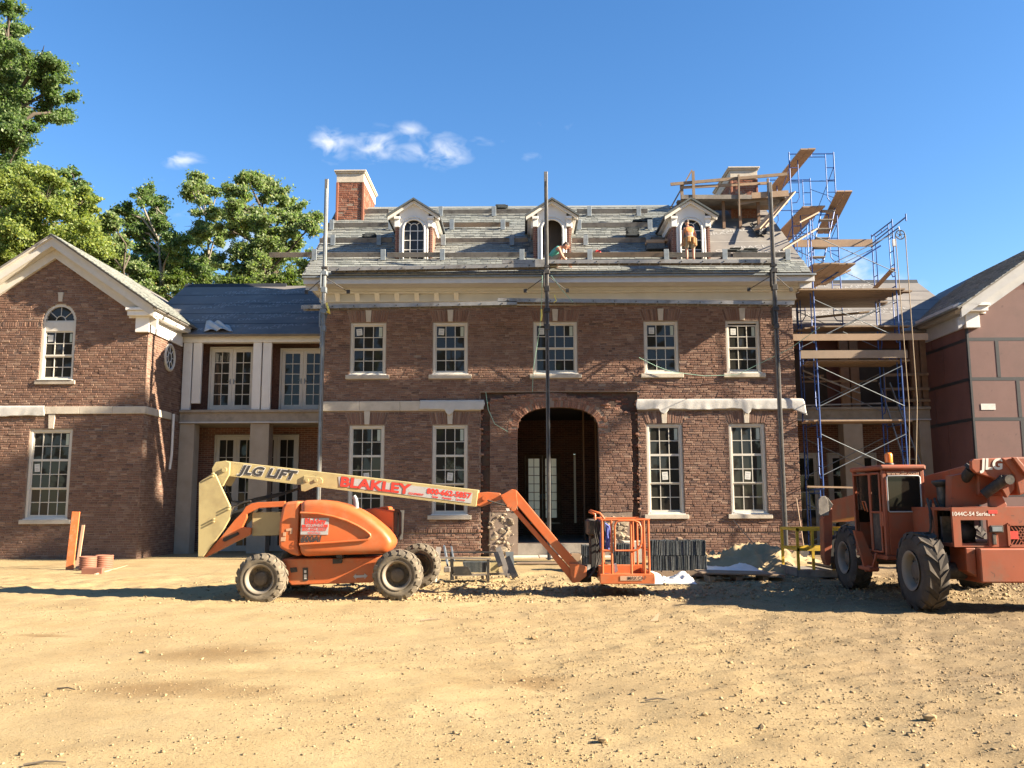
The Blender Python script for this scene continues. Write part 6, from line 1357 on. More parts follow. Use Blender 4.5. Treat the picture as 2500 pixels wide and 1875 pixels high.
where = {3: ('left of the first dormer', 'between the first and middle dormers', 'between the middle and third dormers'), 7: ('overhanging the porch link', 'beside the pale pole', 'below the first dormer', 'between the first and middle dormers', 'below the kneeling worker', 'below the third dormer', 'at the scaffold end')}
for nm, (py, segs, bks) in rows.items():
    for k, (a, b) in enumerate(segs): roof_board(a, b, py, f'weathered toe board in the {nm} row, {where[len(segs)][k]}', 'lumber' if (nm == 'second' and k == 1) or (nm == 'lowest' and k == 4) else 'grey_lumber')
    for k, px in enumerate(bks): roof_bracket(px, py, f"{('first', 'second', 'third', 'fourth', 'fifth', 'sixth', 'seventh', 'eighth')[k]} grey metal bracket from the near chimney on the {nm} toe board row")
SR = random.Random(9)
def slate_heap(px, py, n, label, w=.5):
    x, s = roofpt(px, py); z = roof(x, s).z; y = roof(x, s).y; t = thing('slate_heap', label, 'slates', (x, y, z), world=True); zz = roof(x, s, .05).z+.05
    for k in range(n):
        a = x+SR.uniform(-w/2, w/2); m = MB(); m.bevbox(a-.17, a+.17, y-.10, y+.14, zz+.012*k, zz+.012*k+.01, .002); o = m.build('slate', 'slate_stock', t); o.rotation_euler = (0, 0, SR.uniform(-.02, .02))
    return t
slate_heap(1545, 583, 22, 'dark heap of loose slates on the third toe board below the ridge', .12); slate_heap(1575, 548, 9, 'flat heap of loose slates on the second toe board beside the third dormer', .5); slate_heap(902, 586, 10, 'small heap of loose slates left of the first dormer', .15); slate_heap(1815, 626, 14, 'scattered slates on the lowest board beside the bare underlayment', .9); slate_heap(1225, 514, 9, 'loose slates piled near the ridge between dormers', .1)
x, s = roofpt(1600, 616); t = thing('slate_bundle', 'bundle of slates under a cardboard box beside the standing worker', 'slates', tuple(roof(x, s)), world=True); p = roof(x, s, .1)
MB().bevbox(p.x-.28, p.x+.28, p.y-.15, p.y+.15, p.z-.02, p.z+.16, .01).build('slates', 'slate_stock', t); MB().bevbox(p.x-.3, p.x+.26, p.y-.16, p.y+.16, p.z+.162, p.z+.27, .008).build('cardboard_box', 'fresh_lumber', t); MB().bevbox(p.x+.262, p.x+.36, p.y-.2, p.y+.1, p.z+.2, p.z+.28, .004).build('box_flap', 'fresh_lumber', t)
m = MB(); x0_, s0_ = roofpt(1490, 620); x1_, _ = roofpt(1550, 620); m.tube(roof(x0_, s0_, .06), roof(x1_, s0_, .06), .045, 8); solo(m, 'metal_tube', 'galvanised', 'short grey metal tube lying on slates below the middle dormer', 'tube')
x0_, s0_ = roofpt(1460, 622); m = MB(); m.bevbox(-.09, .09, -.07, .07, 0, .12, .03); o = m.build('tool_pouch', 'decal_red', None); o.location = roof(x0_, s0_, .02); tag(o, 'small red bag lying on slates beside the middle dormer', 'bag')
# torn felt on the bare part
x0_, s0_ = roofpt(1853, 565); m = MB(); n = 9; vs = []; 
for i in range(n):
    for j in range(n): vs.append(roof(x0_+(i/(n-1)-.5)*.42+jit(.03), s0_+(j/(n-1)-.5)*1.0+jit(.05), .03+.09*abs(math.sin(i*1.9+j*1.3))+jit(.02)))
m.add(vs, [(i*n+j, (i+1)*n+j, (i+1)*n+j+1, i*n+j+1) for i in range(n-1) for j in range(n-1)]); solo(m, 'torn_felt', 'seam_tape', 'crumpled torn roofing felt at the edge of the bare roof', 'roofing felt', recalc=False)
# ------------------------------------------------------------------ tube scaffold
RT = .0215
def frame_mesh(w, h):
    """welded ladder frame, w wide along +x, standing at 0"""
    m = MB(); m.tube((0, 0, 0), (0, 0, h), RT, 8); m.tube((w, 0, 0), (w, 0, h), RT, 8); m.tube((0, 0, h-.06), (w, 0, h-.06), RT, 8); m.tube((.28, 0, h-.17), (w-.28, 0, h-.17), RT*.8, 8)
    for s in (0, 1):
        x = .28 if s == 0 else w-.28; o = 0 if s == 0 else w
        m.path([V((x, 0, h-.06)), V((x, 0, .42)), V((x+(o-x)*.35, 0, .27)), V((o, 0, .25))], RT*.8, 8)
        for z in (.62, 1.05, 1.48): m.tube((x, 0, z), (o, 0, z), RT*.75, 6)
    m.tube((w/2, 0, h-.17), (w/2, 0, h-.06), RT*.7, 6)
    return m.mesh('frame', 'scaffold_blue')
def add_frame(t, me, p, rz):
    o = link('frame', me, t); o.location = V(p)-WO(t); o.rotation_euler = (0, 0, rz); return o
def brace(t, a, b, mat='galvanised'): return MB().tube(a, b, .013, 6).build('cross_brace', mat, t)
HL = 2.03; T1Y = 25.75; T1A, T1B, T1D = at(2008, 1150, T1Y).x, at(2216, 1139, T1Y).x, 1.55
fm = frame_mesh(T1D, HL)
tw = thing('scaffold_tower', 'tall blue tube scaffold tower with plank decks beside the brick house', 'scaffold', ((T1A+T1B)/2, T1Y+T1D/2, .05), world=True)
gz0_ = .06
for k in range(5):
    for x in (T1A, T1B): add_frame(tw, fm, (x, T1Y, gz0_+k*HL), math.pi/2)
    for y in (T1Y-.03, T1Y+T1D+.03):
        brace(tw, (T1A, y, gz0_+k*HL+.35), (T1B, y, gz0_+k*HL+1.55)); brace(tw, (T1A, y-.02, gz0_+k*HL+1.55), (T1B, y-.02, gz0_+k*HL+.35))
for (x, y) in ((T1A, T1Y), (T1B, T1Y), (T1A, T1Y+T1D), (T1B, T1Y+T1D)): MB().tube((x, y, float(ground_z(x, y))), (x, y, gz0_+.02), .018, 8).bevbox(x-.08, x+.08, y-.08, y+.08, gz0_-.06, gz0_-.04, .003).build('base_jack', 'galvanised', tw)
# outrigger with the hoisting wheel
ho_ = at(2203, 530, T1Y-.9); m = MB(); m.tube((T1B, T1Y+T1D, gz0_+5*HL-.3), (T1B+.02, T1Y-.9, ho_.z), RT, 8).tube((T1B-.03, T1Y+T1D, gz0_+5*HL-.42), (T1B-.01, T1Y-.5, ho_.z-.18), RT, 8); m.tube((T1B+.02, T1Y-.9, ho_.z-.12), (T1B+.02, T1Y-.9, ho_.z+.1), RT, 8); m.build('outrigger', 'scaffold_blue', tw)
YH = T1Y-.85; pc = at(2198, 573, YH); pu = thing('hoist_pulley', 'black spoked pulley hanging at the top of the blue scaffold', 'pulley', tuple(pc), world=True)
m = MB(); m.path([V((pc.x+.135*math.cos(t), YH, pc.z+.135*math.sin(t))) for t in np.linspace(0, 2*math.pi, 25)[:-1]], .016, 8, closed=True); m.build('rim', 'dark_steel', pu)
for k in range(5): a = 2*math.pi*k/5; MB().path([pc, pc+V((.07*math.cos(a+.3), 0, .07*math.sin(a+.3))), pc+V((.13*math.cos(a), 0, .13*math.sin(a)))], .01, 6).build('spoke', 'dark_steel', pu)
MB().tube(pc-V((0, .03, 0)), pc+V((0, .03, 0)), .03, 10).build('hub', 'dark_steel', pu); MB().path([pc+V((0, .02, .0)), pc+V((0, .03, .17)), pc+V((-.03, .02, .26))], .012, 6).build('hook', 'plastic_white', pu)
MB().bevbox(T1B-.06, T1B+.05, T1Y-.1, T1Y-.03, pc.z-.12, pc.z+.1, .01).build('clamp_block', 'plastic_white', tw)
g0, g1 = at(2228, 1150, YH), at(2200, 1150, YH)
rp = thing('hoist_rope', 'brown rope looped over the pulley and hanging down the scaffold', 'rope', (g0.x, YH, .1), world=True)
MB().path([V((pc.x+.145, YH, pc.z)), V((pc.x+.17, YH, 4.5)), V((g0.x-.1, YH, .2))], .014, 6).path([V((pc.x-.145, YH, pc.z)), V((pc.x-.06, YH+.02, 4.4)), V((g0.x-.2, YH+.05, .2))], .013, 6).build('rope_strands', 'rope', rp)
def plank(a, b, w, t_, mat, label, group=None, up=(0, 0, 1), cat='plank'):
    return solo(MB().beam(a, b, w, t_, up), 'plank', mat, label, cat, group)
PR = random.Random(4)
def deck(z, x0, x1, y0, n, w, mat, label, over=.3, skip=()):
    for k in range(n):
        if k in skip: continue
        y = y0+k*w+w/2; plank((x0-over+PR.uniform(-.2, .2), y, z+PR.uniform(0, .012)), (x1+over+PR.uniform(-.2, .25), y, z+PR.uniform(0, .012)), w-.012, .045, mat, ('front', 'second', 'third', 'fourth', 'fifth', 'sixth', 'seventh', 'eighth', 'ninth', 'tenth', 'eleventh')[k]+' plank from the front of '+label, label)
def zl(k): return gz0_+k*HL-.02
zz = at(2100, 770, T1Y).z
deck(at(2100, 1026, T1Y).z, T1A, T1B, T1Y+.05, 4, .24, 'fresh_lumber', 'the pale scaffold deck above the telehandler cab', .15)
deck(at(2100, 880, T1Y).z, T1A, T1B, T1Y+.02, 5, .24, 'lumber', 'the scaffold deck behind the wide edge board', .12)
for (py, Y, h, lab) in ((865, T1Y-.05, .24, 'wide board standing on edge along the second scaffold deck'),): p = at(2070, py, Y); plank((X(1955, py, Y), Y, p.z), (X(2215, py, Y), Y, p.z), .045, h, 'plywood', lab)
deck(at(2100, 800, T1Y+.3).z, T1A, T1B, T1Y+.1, 3, .24, 'lumber', 'the scaffold deck level with the unfinished link eaves', .2)
p = at(2100, 823, T1Y-.08); plank((X(1936, 823, T1Y-.08), T1Y-.08, p.z), (X(2265, 823, T1Y-.08), T1Y-.08, p.z), .045, .2, 'fresh_lumber', 'long pale board on edge reaching past the scaffold to the sheathed wing')
deck(at(2100, 708, T1Y).z, T1A, T1B, T1Y-.1, 10, .25, 'plywood', 'the broad scaffold deck under the roof corner', .3)
for k in range(5):
    zq = at(2050, 648, T1Y).z; plank((T1A+.12+k*.25, T1Y-.15+PR.uniform(-.1, .1), zq+PR.uniform(0, .02)), (T1A+.12+k*.25, 28.4+PR.uniform(-.3, .3), zq+PR.uniform(0, .02)), .24, .045, 'plywood', ('first', 'second', 'third', 'fourth', 'fifth')[k]+' plank from the house on the deck beside the slated roof corner', 'planks of the deck beside the slated roof corner')
for k, (a, b, Ya, Yb, w_, lab) in enumerate((((1988, 700), (2075, 660), 27.2, 27.2, .2, 'rough board slung under the roof corner deck'), ((1990, 775), (2120, 762), 27.4, 27.4, .18, 'board lying across the unfinished link eaves behind the scaffold'), ((2005, 690), (2150, 600), 26.5, 26.3, .045, 'long timber rail rising across the scaffold top'), ((1960, 905), (2100, 960), 26.6, 26.6, .05, 'loose timber rail crossing the scaffold behind the long boards'), ((1955, 990), (2150, 985), 26.9, 26.9, .1, 'grey board along the unfinished balcony edge behind the scaffold'), ((1948, 545), (1995, 520), 26.9, 27.2, .2, 'short board propped between both scaffolds'), ((1905, 612), (1990, 560), 26.4, 27.2, .22, 'wide board bridging from the gable to the upper scaffold'))):
    plank(at(*a, Ya), at(*b, Yb), w_, .045, ('fresh_lumber', 'lumber', 'scaffold_blue', 'grey_lumber', 'grey_lumber', 'fresh_lumber', 'plywood')[k], lab)
p = at(2000, 594, 27.2); plank((X(1940, 594, 27.2), 27.2, p.z), (X(2130, 594, 27.2), 27.2, p.z), .045, .24, 'fresh_lumber', 'level board on edge behind the scaffold top')
plank(at(2182, 655, 25.8), at(2135, 705, 27.2), .14, .05, 'fresh_lumber', 'short sloping board propped at the scaffold top')
# upper tower beside the chimney
T2X = at(1921, 450, 28.2).x+.12; T2W = 1.5; T2Z = 7.6; fm2 = frame_mesh(T2W, HL)
t2 = thing('upper_scaffold', 'blue tube scaffold with sloping plank decks beside the far chimney', 'scaffold', (T2X+T2W/2, 29.5, T2Z), world=True)
top = at(1920, 372, 28.2).z
for k in range(3):
    for y in (28.2, 30.6):
        if y > 30 and k == 2: continue
        add_frame(t2, fm2, (T2X, y, top-(k+1)*HL), 0.)
    if k < 2:
        for x in (T2X, T2X+T2W): brace(t2, (x, 28.2, top-(k+1)*HL+.4), (x, 30.6, top-(k+1)*HL+1.6), 'scaffold_blue'); brace(t2, (x+.03, 28.2, top-(k+1)*HL+1.6), (x+.03, 30.6, top-(k+1)*HL+.4), 'scaffold_blue')
for (x, y) in ((T2X, 28.2), (T2X+T2W, 28.2)): MB().tube((x, y, 7.4), (x, y, top-3*HL+.01), RT, 8).build('leg', 'scaffold_blue', t2)
for (x, y) in ((T2X, 30.6), (T2X+T2W, 30.6)): MB().tube((x, y, 8.9), (x, y, top-2*HL+.01), RT, 8).build('leg', 'scaffold_blue', t2)
MB().tube((T2X, 28.25, top-1.0), (T2X+T2W, 28.25, top-1.0), RT*.8, 8).build('guard_rail', 'scaffold_blue', t2); MB().tube((T2X+.05, 30.65, top-1.2), (T2X+T2W+.05, 30.65, top-1.2), RT*.8, 8).build('guard_rail', 'scaffold_blue', t2)
for (py, lab, y0, y1, n) in ((367, 'plank of the topmost deck beside the far chimney', 27.3, 32.4, 2), (505, 'plank of the middle deck beside the far chimney', 27.4, 31.6, 3)):
    for k in range(n):
        z = at(1950, py, 27.4).z; x = T2X+.22+k*.25; plank((x, y0, z+.01*k), (x, y1, z+.01*k), .235, .045, 'fresh_lumber', ('inner', 'next', 'outer')[k]+' '+lab, lab)
z = at(1950, 500, 27.4).z
for k in range(2): plank((T2X+1.25+k*.26, 29.2, z-.4), (T2X+1.25+k*.26, 27.1, z+.35), .235, .045, 'fresh_lumber', ('inner', 'outer')[k]+' plank tilted up at the far side of the upper scaffold', 'tilted planks')
# stair treads on the upper tower
st = thing('scaffold_ladder', 'steep blue scaffold stair with wooden treads below the upper scaffold', 'ladder', (T2X+.9, 27.6, 8.4), world=True)
A_, B_ = at(1978, 640, 27.3), at(2008, 505, 27.9)
for dx in (0, .42): MB().tube(A_+V((dx, 0, 0)), B_+V((dx, 0, 0)), RT, 8).build('stringer', 'scaffold_blue', st)
for k in range(6): q = A_.lerp(B_, (k+.5)/6); MB().bevbox(q.x-.01, q.x+.43, q.y-.1, q.y+.1, q.z-.02, q.z+.02, .004).build('tread', 'grey_lumber', st)
# timber platform at the far chimney
YT = 27.55
pf = thing('roof_platform', 'timber work platform with guard rails around the far chimney', 'platform', (at(1780, 480, YT).x, YT, at(1780, 500, YT).z), world=True)
def bd(a, b, w, h, mat, name, up=(0, 0, 1), Y=YT, Y2=None): return MB().beam(at(*a, Y), at(*b, Y2 or Y), w, h, up).build(name, mat, pf)
bd((1637, 450), (1922, 425), .045, .10, 'lumber', 'rail'); bd((1660, 458), (1876, 447), .045, .09, 'fresh_lumber', 'rail', Y=YT+.06); bd((1692, 418), (1694, 484), .09, .045, 'lumber', 'post', (0, 1, 0), YT-.06); bd((1803, 427), (1805, 528), .045, .09, 'lumber', 'post', (0, 1, 0), YT-.06); bd((1874, 436), (1876, 478), .045, .09, 'lumber', 'post', (0, 1, 0), YT-.06)
bd((1689, 416), (1637, 508), .045, .1, 'lumber', 'strut', (0, 1, 0), YT+.1); bd((1664, 450), (1666, 500), .1, .045, 'lumber', 'post', (0, 1, 0), YT+.1)
zpz = at(1780, 484, YT).z; xa, xb = at(1664, 484, YT).x, at(1928, 484, YT).x
for k in range(5): MB().bevbox(xa+PR.uniform(-.1, .1), xb+PR.uniform(-.15, .1), YT+.02+k*.24, YT+.25+k*.24, zpz, zpz+.045, .004).build('deck_board', 'grey_lumber' if k < 3 else 'lumber', pf)
bd((1664, 481), (1835, 481), .05, .14, 'grey_lumber', 'fascia_board', Y=YT-.03); bd((1835, 478), (1925, 472), .05, .2, 'fresh_lumber', 'fascia_board', Y=YT-.03)
for px in (1700, 1765, 1805, 1850):
    q = at(px, 486, YT+.3); xq, sq = q.x, (YT+.3-EY)/CS; r = roof(xq, sq); MB().beam(q, (q.x, q.y, r.z), .09, .09, (0, 1, 0)).build('prop', 'stud_wood', pf)
bd((1800, 497), (1870, 484), .045, .14, 'plywood', 'brace', Y=YT+.1)
for k in range(14): q = at(1704+k*3.2, 474, YT+.25); MB().bevbox(q.x-.13, q.x+.13, YT+.1, YT+.4, zpz+.05+.012*(k % 6), zpz+.06+.012*(k % 6), .002).build('slate', 'slate_stock', pf)
for k, (a, b) in enumerate((((1925, 478), (1848, 560)), ((1935, 470), (1862, 556)))): plank(at(*a, 28.0), at(*b, 26.6), .22, .045, 'fresh_lumber', ('lower', 'upper')[k]+' plank sloping from the chimney platform to the roof edge', 'sloping planks at the gable')
# ladder and balcony rail at the unfinished link
ld = thing('extension_ladder', 'aluminium ladder leaning against the unfinished balcony', 'ladder', tuple(gnd(2270, 1330)), world=True)
a0, a1 = at(2268, 1190, 26.9), at(2172, 935, 27.85); b0, b1 = at(2228, 1190, 26.9), at(2146, 935, 27.85)
d = a1-a0; a0 = a0-d*(a0.z-.1)/d.z; d = b1-b0; b0 = b0-d*(b0.z-.1)/d.z
for (p, q) in ((a0, a1), (b0, b1)): MB().beam(p, q, .03, .08, (0, 1, 0)).build('side_rail', 'aluminium', ld)
for k in range(14): t = (k+.5)/14; MB().tube(a0.lerp(a1, t), b0.lerp(b1, t), .016, 6).build('rung', 'aluminium', ld)
br_ = thing('balcony_guard', 'rough timber guard rail on the unfinished balcony', 'railing', (at(2240, 1000, 27.96).x, 27.96, 4.69), world=True)
for (a, b) in (((2157, 916), (2322, 912)), ((2157, 950), (2322, 949)), ((2157, 978), (2322, 977))): MB().beam(at(*a, 27.96), at(*b, 27.96), .045, .09).build('rail', 'lumber', br_)
for px in (2158, 2240, 2320): q = at(px, 912, 28.0); MB().beam((q.x, 28.0, 4.69), (q.x, 28.0, q.z+.04), .045, .09, (0, 1, 0)).build('post', 'lumber', br_)
for (a, b, lab) in (((1960, 932), (2140, 930), 'timber cross rail behind the scaffold at balcony height'), ((1958, 922), (2010, 917), 'short bent plank on the unfinished balcony'),): plank(at(*a, 27.6), at(*b, 27.6), .1, .05, 'lumber', lab)
plank(at(1970, 1188, T1Y-.1), at(2112, 1191, T1Y-.1), .1, .05, 'fresh_lumber', 'narrow pale board resting across the scaffold foot')
# ------------------------------------------------------------------ cloth, plastic and piles
def sheet(name, mat, fn, nu, nv, label, cat, thick=.004, smooth=True):
    m = MB(); vs = [fn(i/(nu-1), j/(nv-1)) for i in range(nu) for j in range(nv)]
    m.add(vs, [(i*nv+j, (i+1)*nv+j, (i+1)*nv+j+1, i*nv+j+1) for i in range(nu-1) for j in range(nv-1)], 0, smooth)
    o = solo(m, name, mat, label, cat, recalc=False); md = o.modifiers.new('solid', 'SOLIDIFY'); md.thickness = thick; return o
def drape(x0, x1, zt, zb, Y, label, keys=(), seed=1, tail=0.):
    r = random.Random(seed); ph = [r.uniform(0, 6.28) for _ in range(6)]
    def fn(u, v):
        x = x0+(x1-x0)*u; f = .5+.5*math.sin(x*9+ph[0]+1.3*math.sin(x*4+ph[1])); g = .5+.5*math.sin(x*21+ph[2]+v*2)
        drop = zt-zb+.016*math.sin(x*3.1+ph[3])+.006*math.sin(x*13+ph[4]); tong = 0.
        for kx in keys: tong = max(tong, max(0, 1-abs(x-kx)/.13)**.5)
        drop += .17*tong+tail*max(0, (u-.93)/.07)
        zz = zt-drop*v; y = Y-.05-.012*math.sin(min(v*4, 1)*1.57)-(.010*f*f+.006*g)*v**.8-(.05*v*max(0, (u-.93)/.07) if tail else 0)
        return V((x+.02*math.sin(v*5+x*6)+(.12*v*max(0, (u-.93)/.07) if tail else 0), y, zz))
    return sheet('cloth_cover', 'tarp', fn, int((x1-x0)*38)+8, 11, label, 'cloth')
k1 = (W1[1][0]+W1[1][1])/2; k2 = (W1[2][0]+W1[2][1])/2; k3 = (W1[3][0]+W1[3][1])/2
drape(at(1025, 980, YF).x, at(1182, 980, YF).x, 4.735, 4.44, YF, 'off white cloth draped over the belt course left of the arch', (k1,), 2)
drape(at(1553, 976, YF).x, at(1958, 976, YF).x, 4.735, 4.42, YF, 'off white cloth draped over the belt course at the scaffold end', (k2, k3), 3, .22)
drape(at(-60, 994, YW).x, at(112, 994, YW).x, 4.55, 4.24, YW, 'off white cloth draped over the belt course of the brick wing', (), 5)
def crumple(c, sx, sy, h, mat, label, cat, seed, name='plastic_sheet'):
    def fn(u, v):
        x = (u-.5)*sx; y = (v-.5)*sy; e = max(0, 1-(2*u-1)**4)*max(0, 1-(2*v-1)**4)
        a = np.array([x*3]); b = np.array([y*3]); n1 = float(fbm(a, b, seed, 4, .35)[0]); n2 = float(fbm(a, b, seed+1, 3, .5)[0])
        gx, gy = c[0]+x+.12*n2*e, c[1]+y+.1*n1*e
        return V((gx, gy, c[2]+.015+h*e*max(0, .45+.55*n1)+.03*abs(n2)*e))
    return sheet(name, mat, fn, 30, 30, label, cat)
p = gnd(1625, 1428); crumple((p.x, p.y+.25, float(ground_z(p.x, p.y))), 1.25, .8, .34, 'plastic_white', 'crumpled white plastic sheet beside the lift basket', 'plastic sheet', 41)
p = gnd(1795, 1412); crumple((p.x-.1, p.y+.35, .14), 1.5, .7, .16, 'plastic_white', 'white plastic sheet spread below the sand pile', 'plastic sheet', 45)
def rfn(u, v):
    x0, s0 = -10.6, .15; R = RL(x0+.95*u+.25*(1-v), s0+1.0*v*(1-.5*u), .04+.12*abs(math.sin(u*7+v*4))*math.sin(math.pi*u)); return R
sheet('plastic_sheet', 'tarp', rfn, 22, 22, 'pale plastic sheet bunched on the link roof at the valley', 'plastic sheet')
# ------------------------------------------------------------------ sand pile
def pile(px, py, label, sx, sy, h, seed, mat='sand', name='sand_pile'):
    c = gnd(px, py); n = 60; vs = []; r_ = np.linspace(-1, 1, n); A, B = np.meshgrid(r_, r_, indexing='ij'); 
    x = c.x+A*sx; y = c.y+B*sy; rr = np.sqrt(A**2+B**2)+.10*fbm(A, B, seed, 3, .6); z = ground_z(x, y)-.05+h*np.clip(1-rr, 0, 1)**.85+(.16*np.clip(1.15-rr, 0, 1))*fbm(x, y, seed+2, 6, .9, .72)
    m = MB(); m.add(np.stack([x, y, z], -1).reshape(-1, 3).tolist(), [(i*n+j, (i+1)*n+j, (i+1)*n+j+1, i*n+j+1) for i in range(n-1) for j in range(n-1)], 0, True)
    return solo(m, name, mat, label, 'sand pile', recalc=False)
pile(1862, 1392, 'tan sand pile heaped against the brick wall beside the yellow platform', 2.2, 1.7, .62, 51)
pile(1730, 1382, 'low tan sand heap behind the big slate stack', 1.1, .9, .35, 53)
for (a, b, Ya, Yb, lab) in (((1657, 1020), (1850, 1340), 25.95, 22.2, None),):
    pass
def shovel(top, bot, label):
    t = thing('shovel', label, 'shovel', tuple(bot), world=True); d = (bot-top).normalized(); MB().tube(top, bot, .016, 8).build('handle', 'fresh_lumber', t)
    u = V((1, 0, 0)); m = MB(); m.add([bot-u*.09, bot+u*.09, bot+u*.11+d*.16, bot+d*.30, bot-u*.11+d*.16], [(0, 1, 2, 3, 4)]); o = m.build('blade', 'dark_steel', t, recalc=False); o.modifiers.new('solid', 'SOLIDIFY').thickness = .006
    return t
pp_ = at(1855, 1345, 22.6); shovel(at(1790, 1270, 23.0), pp_, 'long handled shovel stuck in the sand pile, leaning towards the arched doorway')
shovel(at(1944, 1217, 22.2), at(1962, 1335, 21.9), 'long handled shovel standing upright behind the yellow platform')
# ------------------------------------------------------------------ slate stacks on pallets
def pallet(t, x0, x1, y0, y1, z):
    for k in range(5): a = x0+(x1-x0)*k/5; MB().bevbox(a+.01, a+(x1-x0)/5-.02, y0, y1, z+.10, z+.125, .003).build('pallet_board', 'lumber', t)
    for y in (y0+.03, (y0+y1)/2, y1-.03): MB().bevbox(x0, x1, y-.03, y+.03, z, z+.098, .004).build('pallet_runner', 'lumber', t)
def slate_stack(px0, px1, pyb, lab, rows_=2, sh=.33, z=None, depth=.45):
    a, b = gnd(px0, pyb), gnd(px1, pyb); y0 = a.y; z = float(ground_z(a.x, y0))
    t = thing('slate_stack', lab, 'slate stack', ((a.x+b.x)/2, y0, z), world=True); pallet(t, a.x-.05, b.x+.05, y0-.02, y0+depth*2, z)
    r = random.Random(int(px0)); zz = z+.127
    for k in range(rows_):
        x = a.x+r.uniform(0, .03); m = MB(); cnt = 0
        while x < b.x-.02:
            th = r.uniform(.009, .019); lean = r.uniform(-.012, .02); h = sh*r.uniform(.94, 1.02); d0 = r.uniform(0, .03)
            v = [(x, y0+d0, zz), (x+th, y0+d0, zz), (x+th, y0+depth, zz), (x, y0+depth, zz), (x+lean, y0+d0, zz+h), (x+th+lean, y0+d0, zz+h), (x+th+lean, y0+depth, zz+h), (x+lean, y0+depth, zz+h)]
            m.add(v, [(0, 3, 2, 1), (4, 5, 6, 7), (0, 1, 5, 4), (1, 2, 6, 5), (2, 3, 7, 6), (3, 0, 4, 7)]); x += th+.0015
        tag(m.build('slate_row', 'slate_stock', t, recalc=False), kind='stuff'); zz += sh*1.0+.004
    MB().bevbox(a.x+.62, a.x+.72, y0+.1, y0+.3, zz, zz+.05, .01).build('wood_offcut', 'fresh_lumber', t)
    return t
slate_stack(1591, 1728, 1413, 'long two tier stack of dark slates on edge next to the white plastic')
slate_stack(1496, 1545, 1400, 'short stack of dark slates on edge behind the lift basket', 2, .26)
slate_stack(1420, 1462, 1398, 'small stack of dark slates on edge between jib and basket', 2, .25)
p0 = gnd(1712, 1422); t = thing('board_pallet', 'flat board lying on pallet blocks in front of the sand pile', 'pallet', (p0.x+.7, p0.y, 0), world=True)
MB().beam((p0.x, p0.y+.3, .20), (p0.x+1.75, p0.y+.3, .15), .9, .03).build('board', 'lumber', t)
for dx in (.18, .75, 1.3): MB().bevbox(p0.x+dx, p0.x+dx+.12, p0.y-.02, p0.y+.6, float(ground_z(p0.x, p0.y))-.03, .125, .008).build('block', 'grey_lumber', t)
# ------------------------------------------------------------------ rack and loose metalwork by the door
Zro, Zrs = (1030, 1310), 8.848
def qr(x, y, Y): return at(Zro[0]+x/Zrs, Zro[1]+y/Zrs, Y)
YR = 18.55
rk_ = thing('steel_rack', 'rusty steel trestle rack holding slates beside the lift wheel', 'rack', (qr(800, 900, YR).x, YR, .02), world=True)
def rb(a, b, w, h, mat, nm, dy=0., up=(0, 0, 1), dy2=None): return MB().beam(qr(*a, YR+dy), qr(*b, YR+(dy if dy2 is None else dy2)), w, h, up).build(nm, mat, rk_)
rb((60, 335), (1670, 340), .05, .035, 'dark_steel', 'top_rail', .5); rb((150, 452), (1490, 478), .05, .04, 'grey_lumber', 'front_rail'); rb((660, 835), (1390, 820), .05, .04, 'grey_lumber', 'lower_rail'); rb((1460, 810), (1900, 800), .05, .05, 'grey_lumber', 'lower_rail', .3)
for (a, b, dy) in (((190, 455), (190, 960), 0), ((640, 340), (640, 930), .5), ((650, 460), (660, 930), 0), ((1430, 480), (1430, 960), 0), ((1640, 340), (1640, 830), .5)): rb(a, b, .06, .04, 'dark_steel', 'leg', dy, (0, 1, 0))
for (a, b) in (((1390, 820), (1430, 960)), ((740, 840), (740, 920)), ((1300, 830), (1310, 920)), ((1870, 800), (1870, 900))): rb(a, b, .05, .05, 'grey_lumber', 'foot', .05, (0, 1, 0))
m = MB(); x = qr(950, 700, YR+.2).x; xe = qr(1390, 700, YR+.2).x; k = 0
while x < xe:
    m.beam((x, YR+.15, qr(0, 780, YR).z), (x-.05+.1*(k/40), YR+.15, qr(0, 560, YR).z), .012, .3, (0, 1, 0)); x += .0165; k += 1
tag(m.build('slates', 'slate_stock', rk_, recalc=False), kind='stuff')
m = MB(); plate(m, [(Zro[0]+a/Zrs, Zro[1]+b/Zrs) for a, b in ((660, 650), (940, 640), (1000, 660), (1085, 820), (700, 830))], YR-.03, YR+.0); m.build('black_panel', 'black_rubber', rk_)
m = MB(); plate(m, [(Zro[0]+a/Zrs, Zro[1]+b/Zrs) for a, b in ((1480, 570), (1620, 560), (1660, 640), (1660, 760), (1480, 770))], YR+.25, YR+.5); m.build('olive_box', 'lift_cream', rk_)
def metal(a, b, w, h, lab, mat='galvanised', dy=.2, dy2=None, nm='metal_bracket'):
    solo(MB().beam(qr(*a, YR+dy), qr(*b, YR+(dy if dy2 is None else dy2)), w, h, (0, 1, 0)), nm, mat, lab, 'metal part')
metal((490, 220), (560, 640), .035, .1, 'pale metal frame leaning on the rack rails', dy=.6, dy2=.1); metal((640, 225), (690, 520), .03, .06, 'narrow metal strip leaning behind the rack', dy=.62, dy2=.3)
metal((360, 230), (290, 900), .10, .03, 'bent grey metal bracket standing against the rack near the lift wheel', 'grey_lumber', .3, -.1); metal((1650, 230), (1860, 860), .12, .04, 'long grey metal bracket leaning at the rack end towards the steps', 'grey_lumber', .55, .1); metal((1600, 350), (1700, 640), .1, .03, 'dark metal bracket leaning inside the rack end', 'dark_steel', .45, .2); metal((1830, 450), (2020, 880), .14, .03, 'dark sheet metal strip propped beside the stone steps', 'dark_steel', .4, .0)
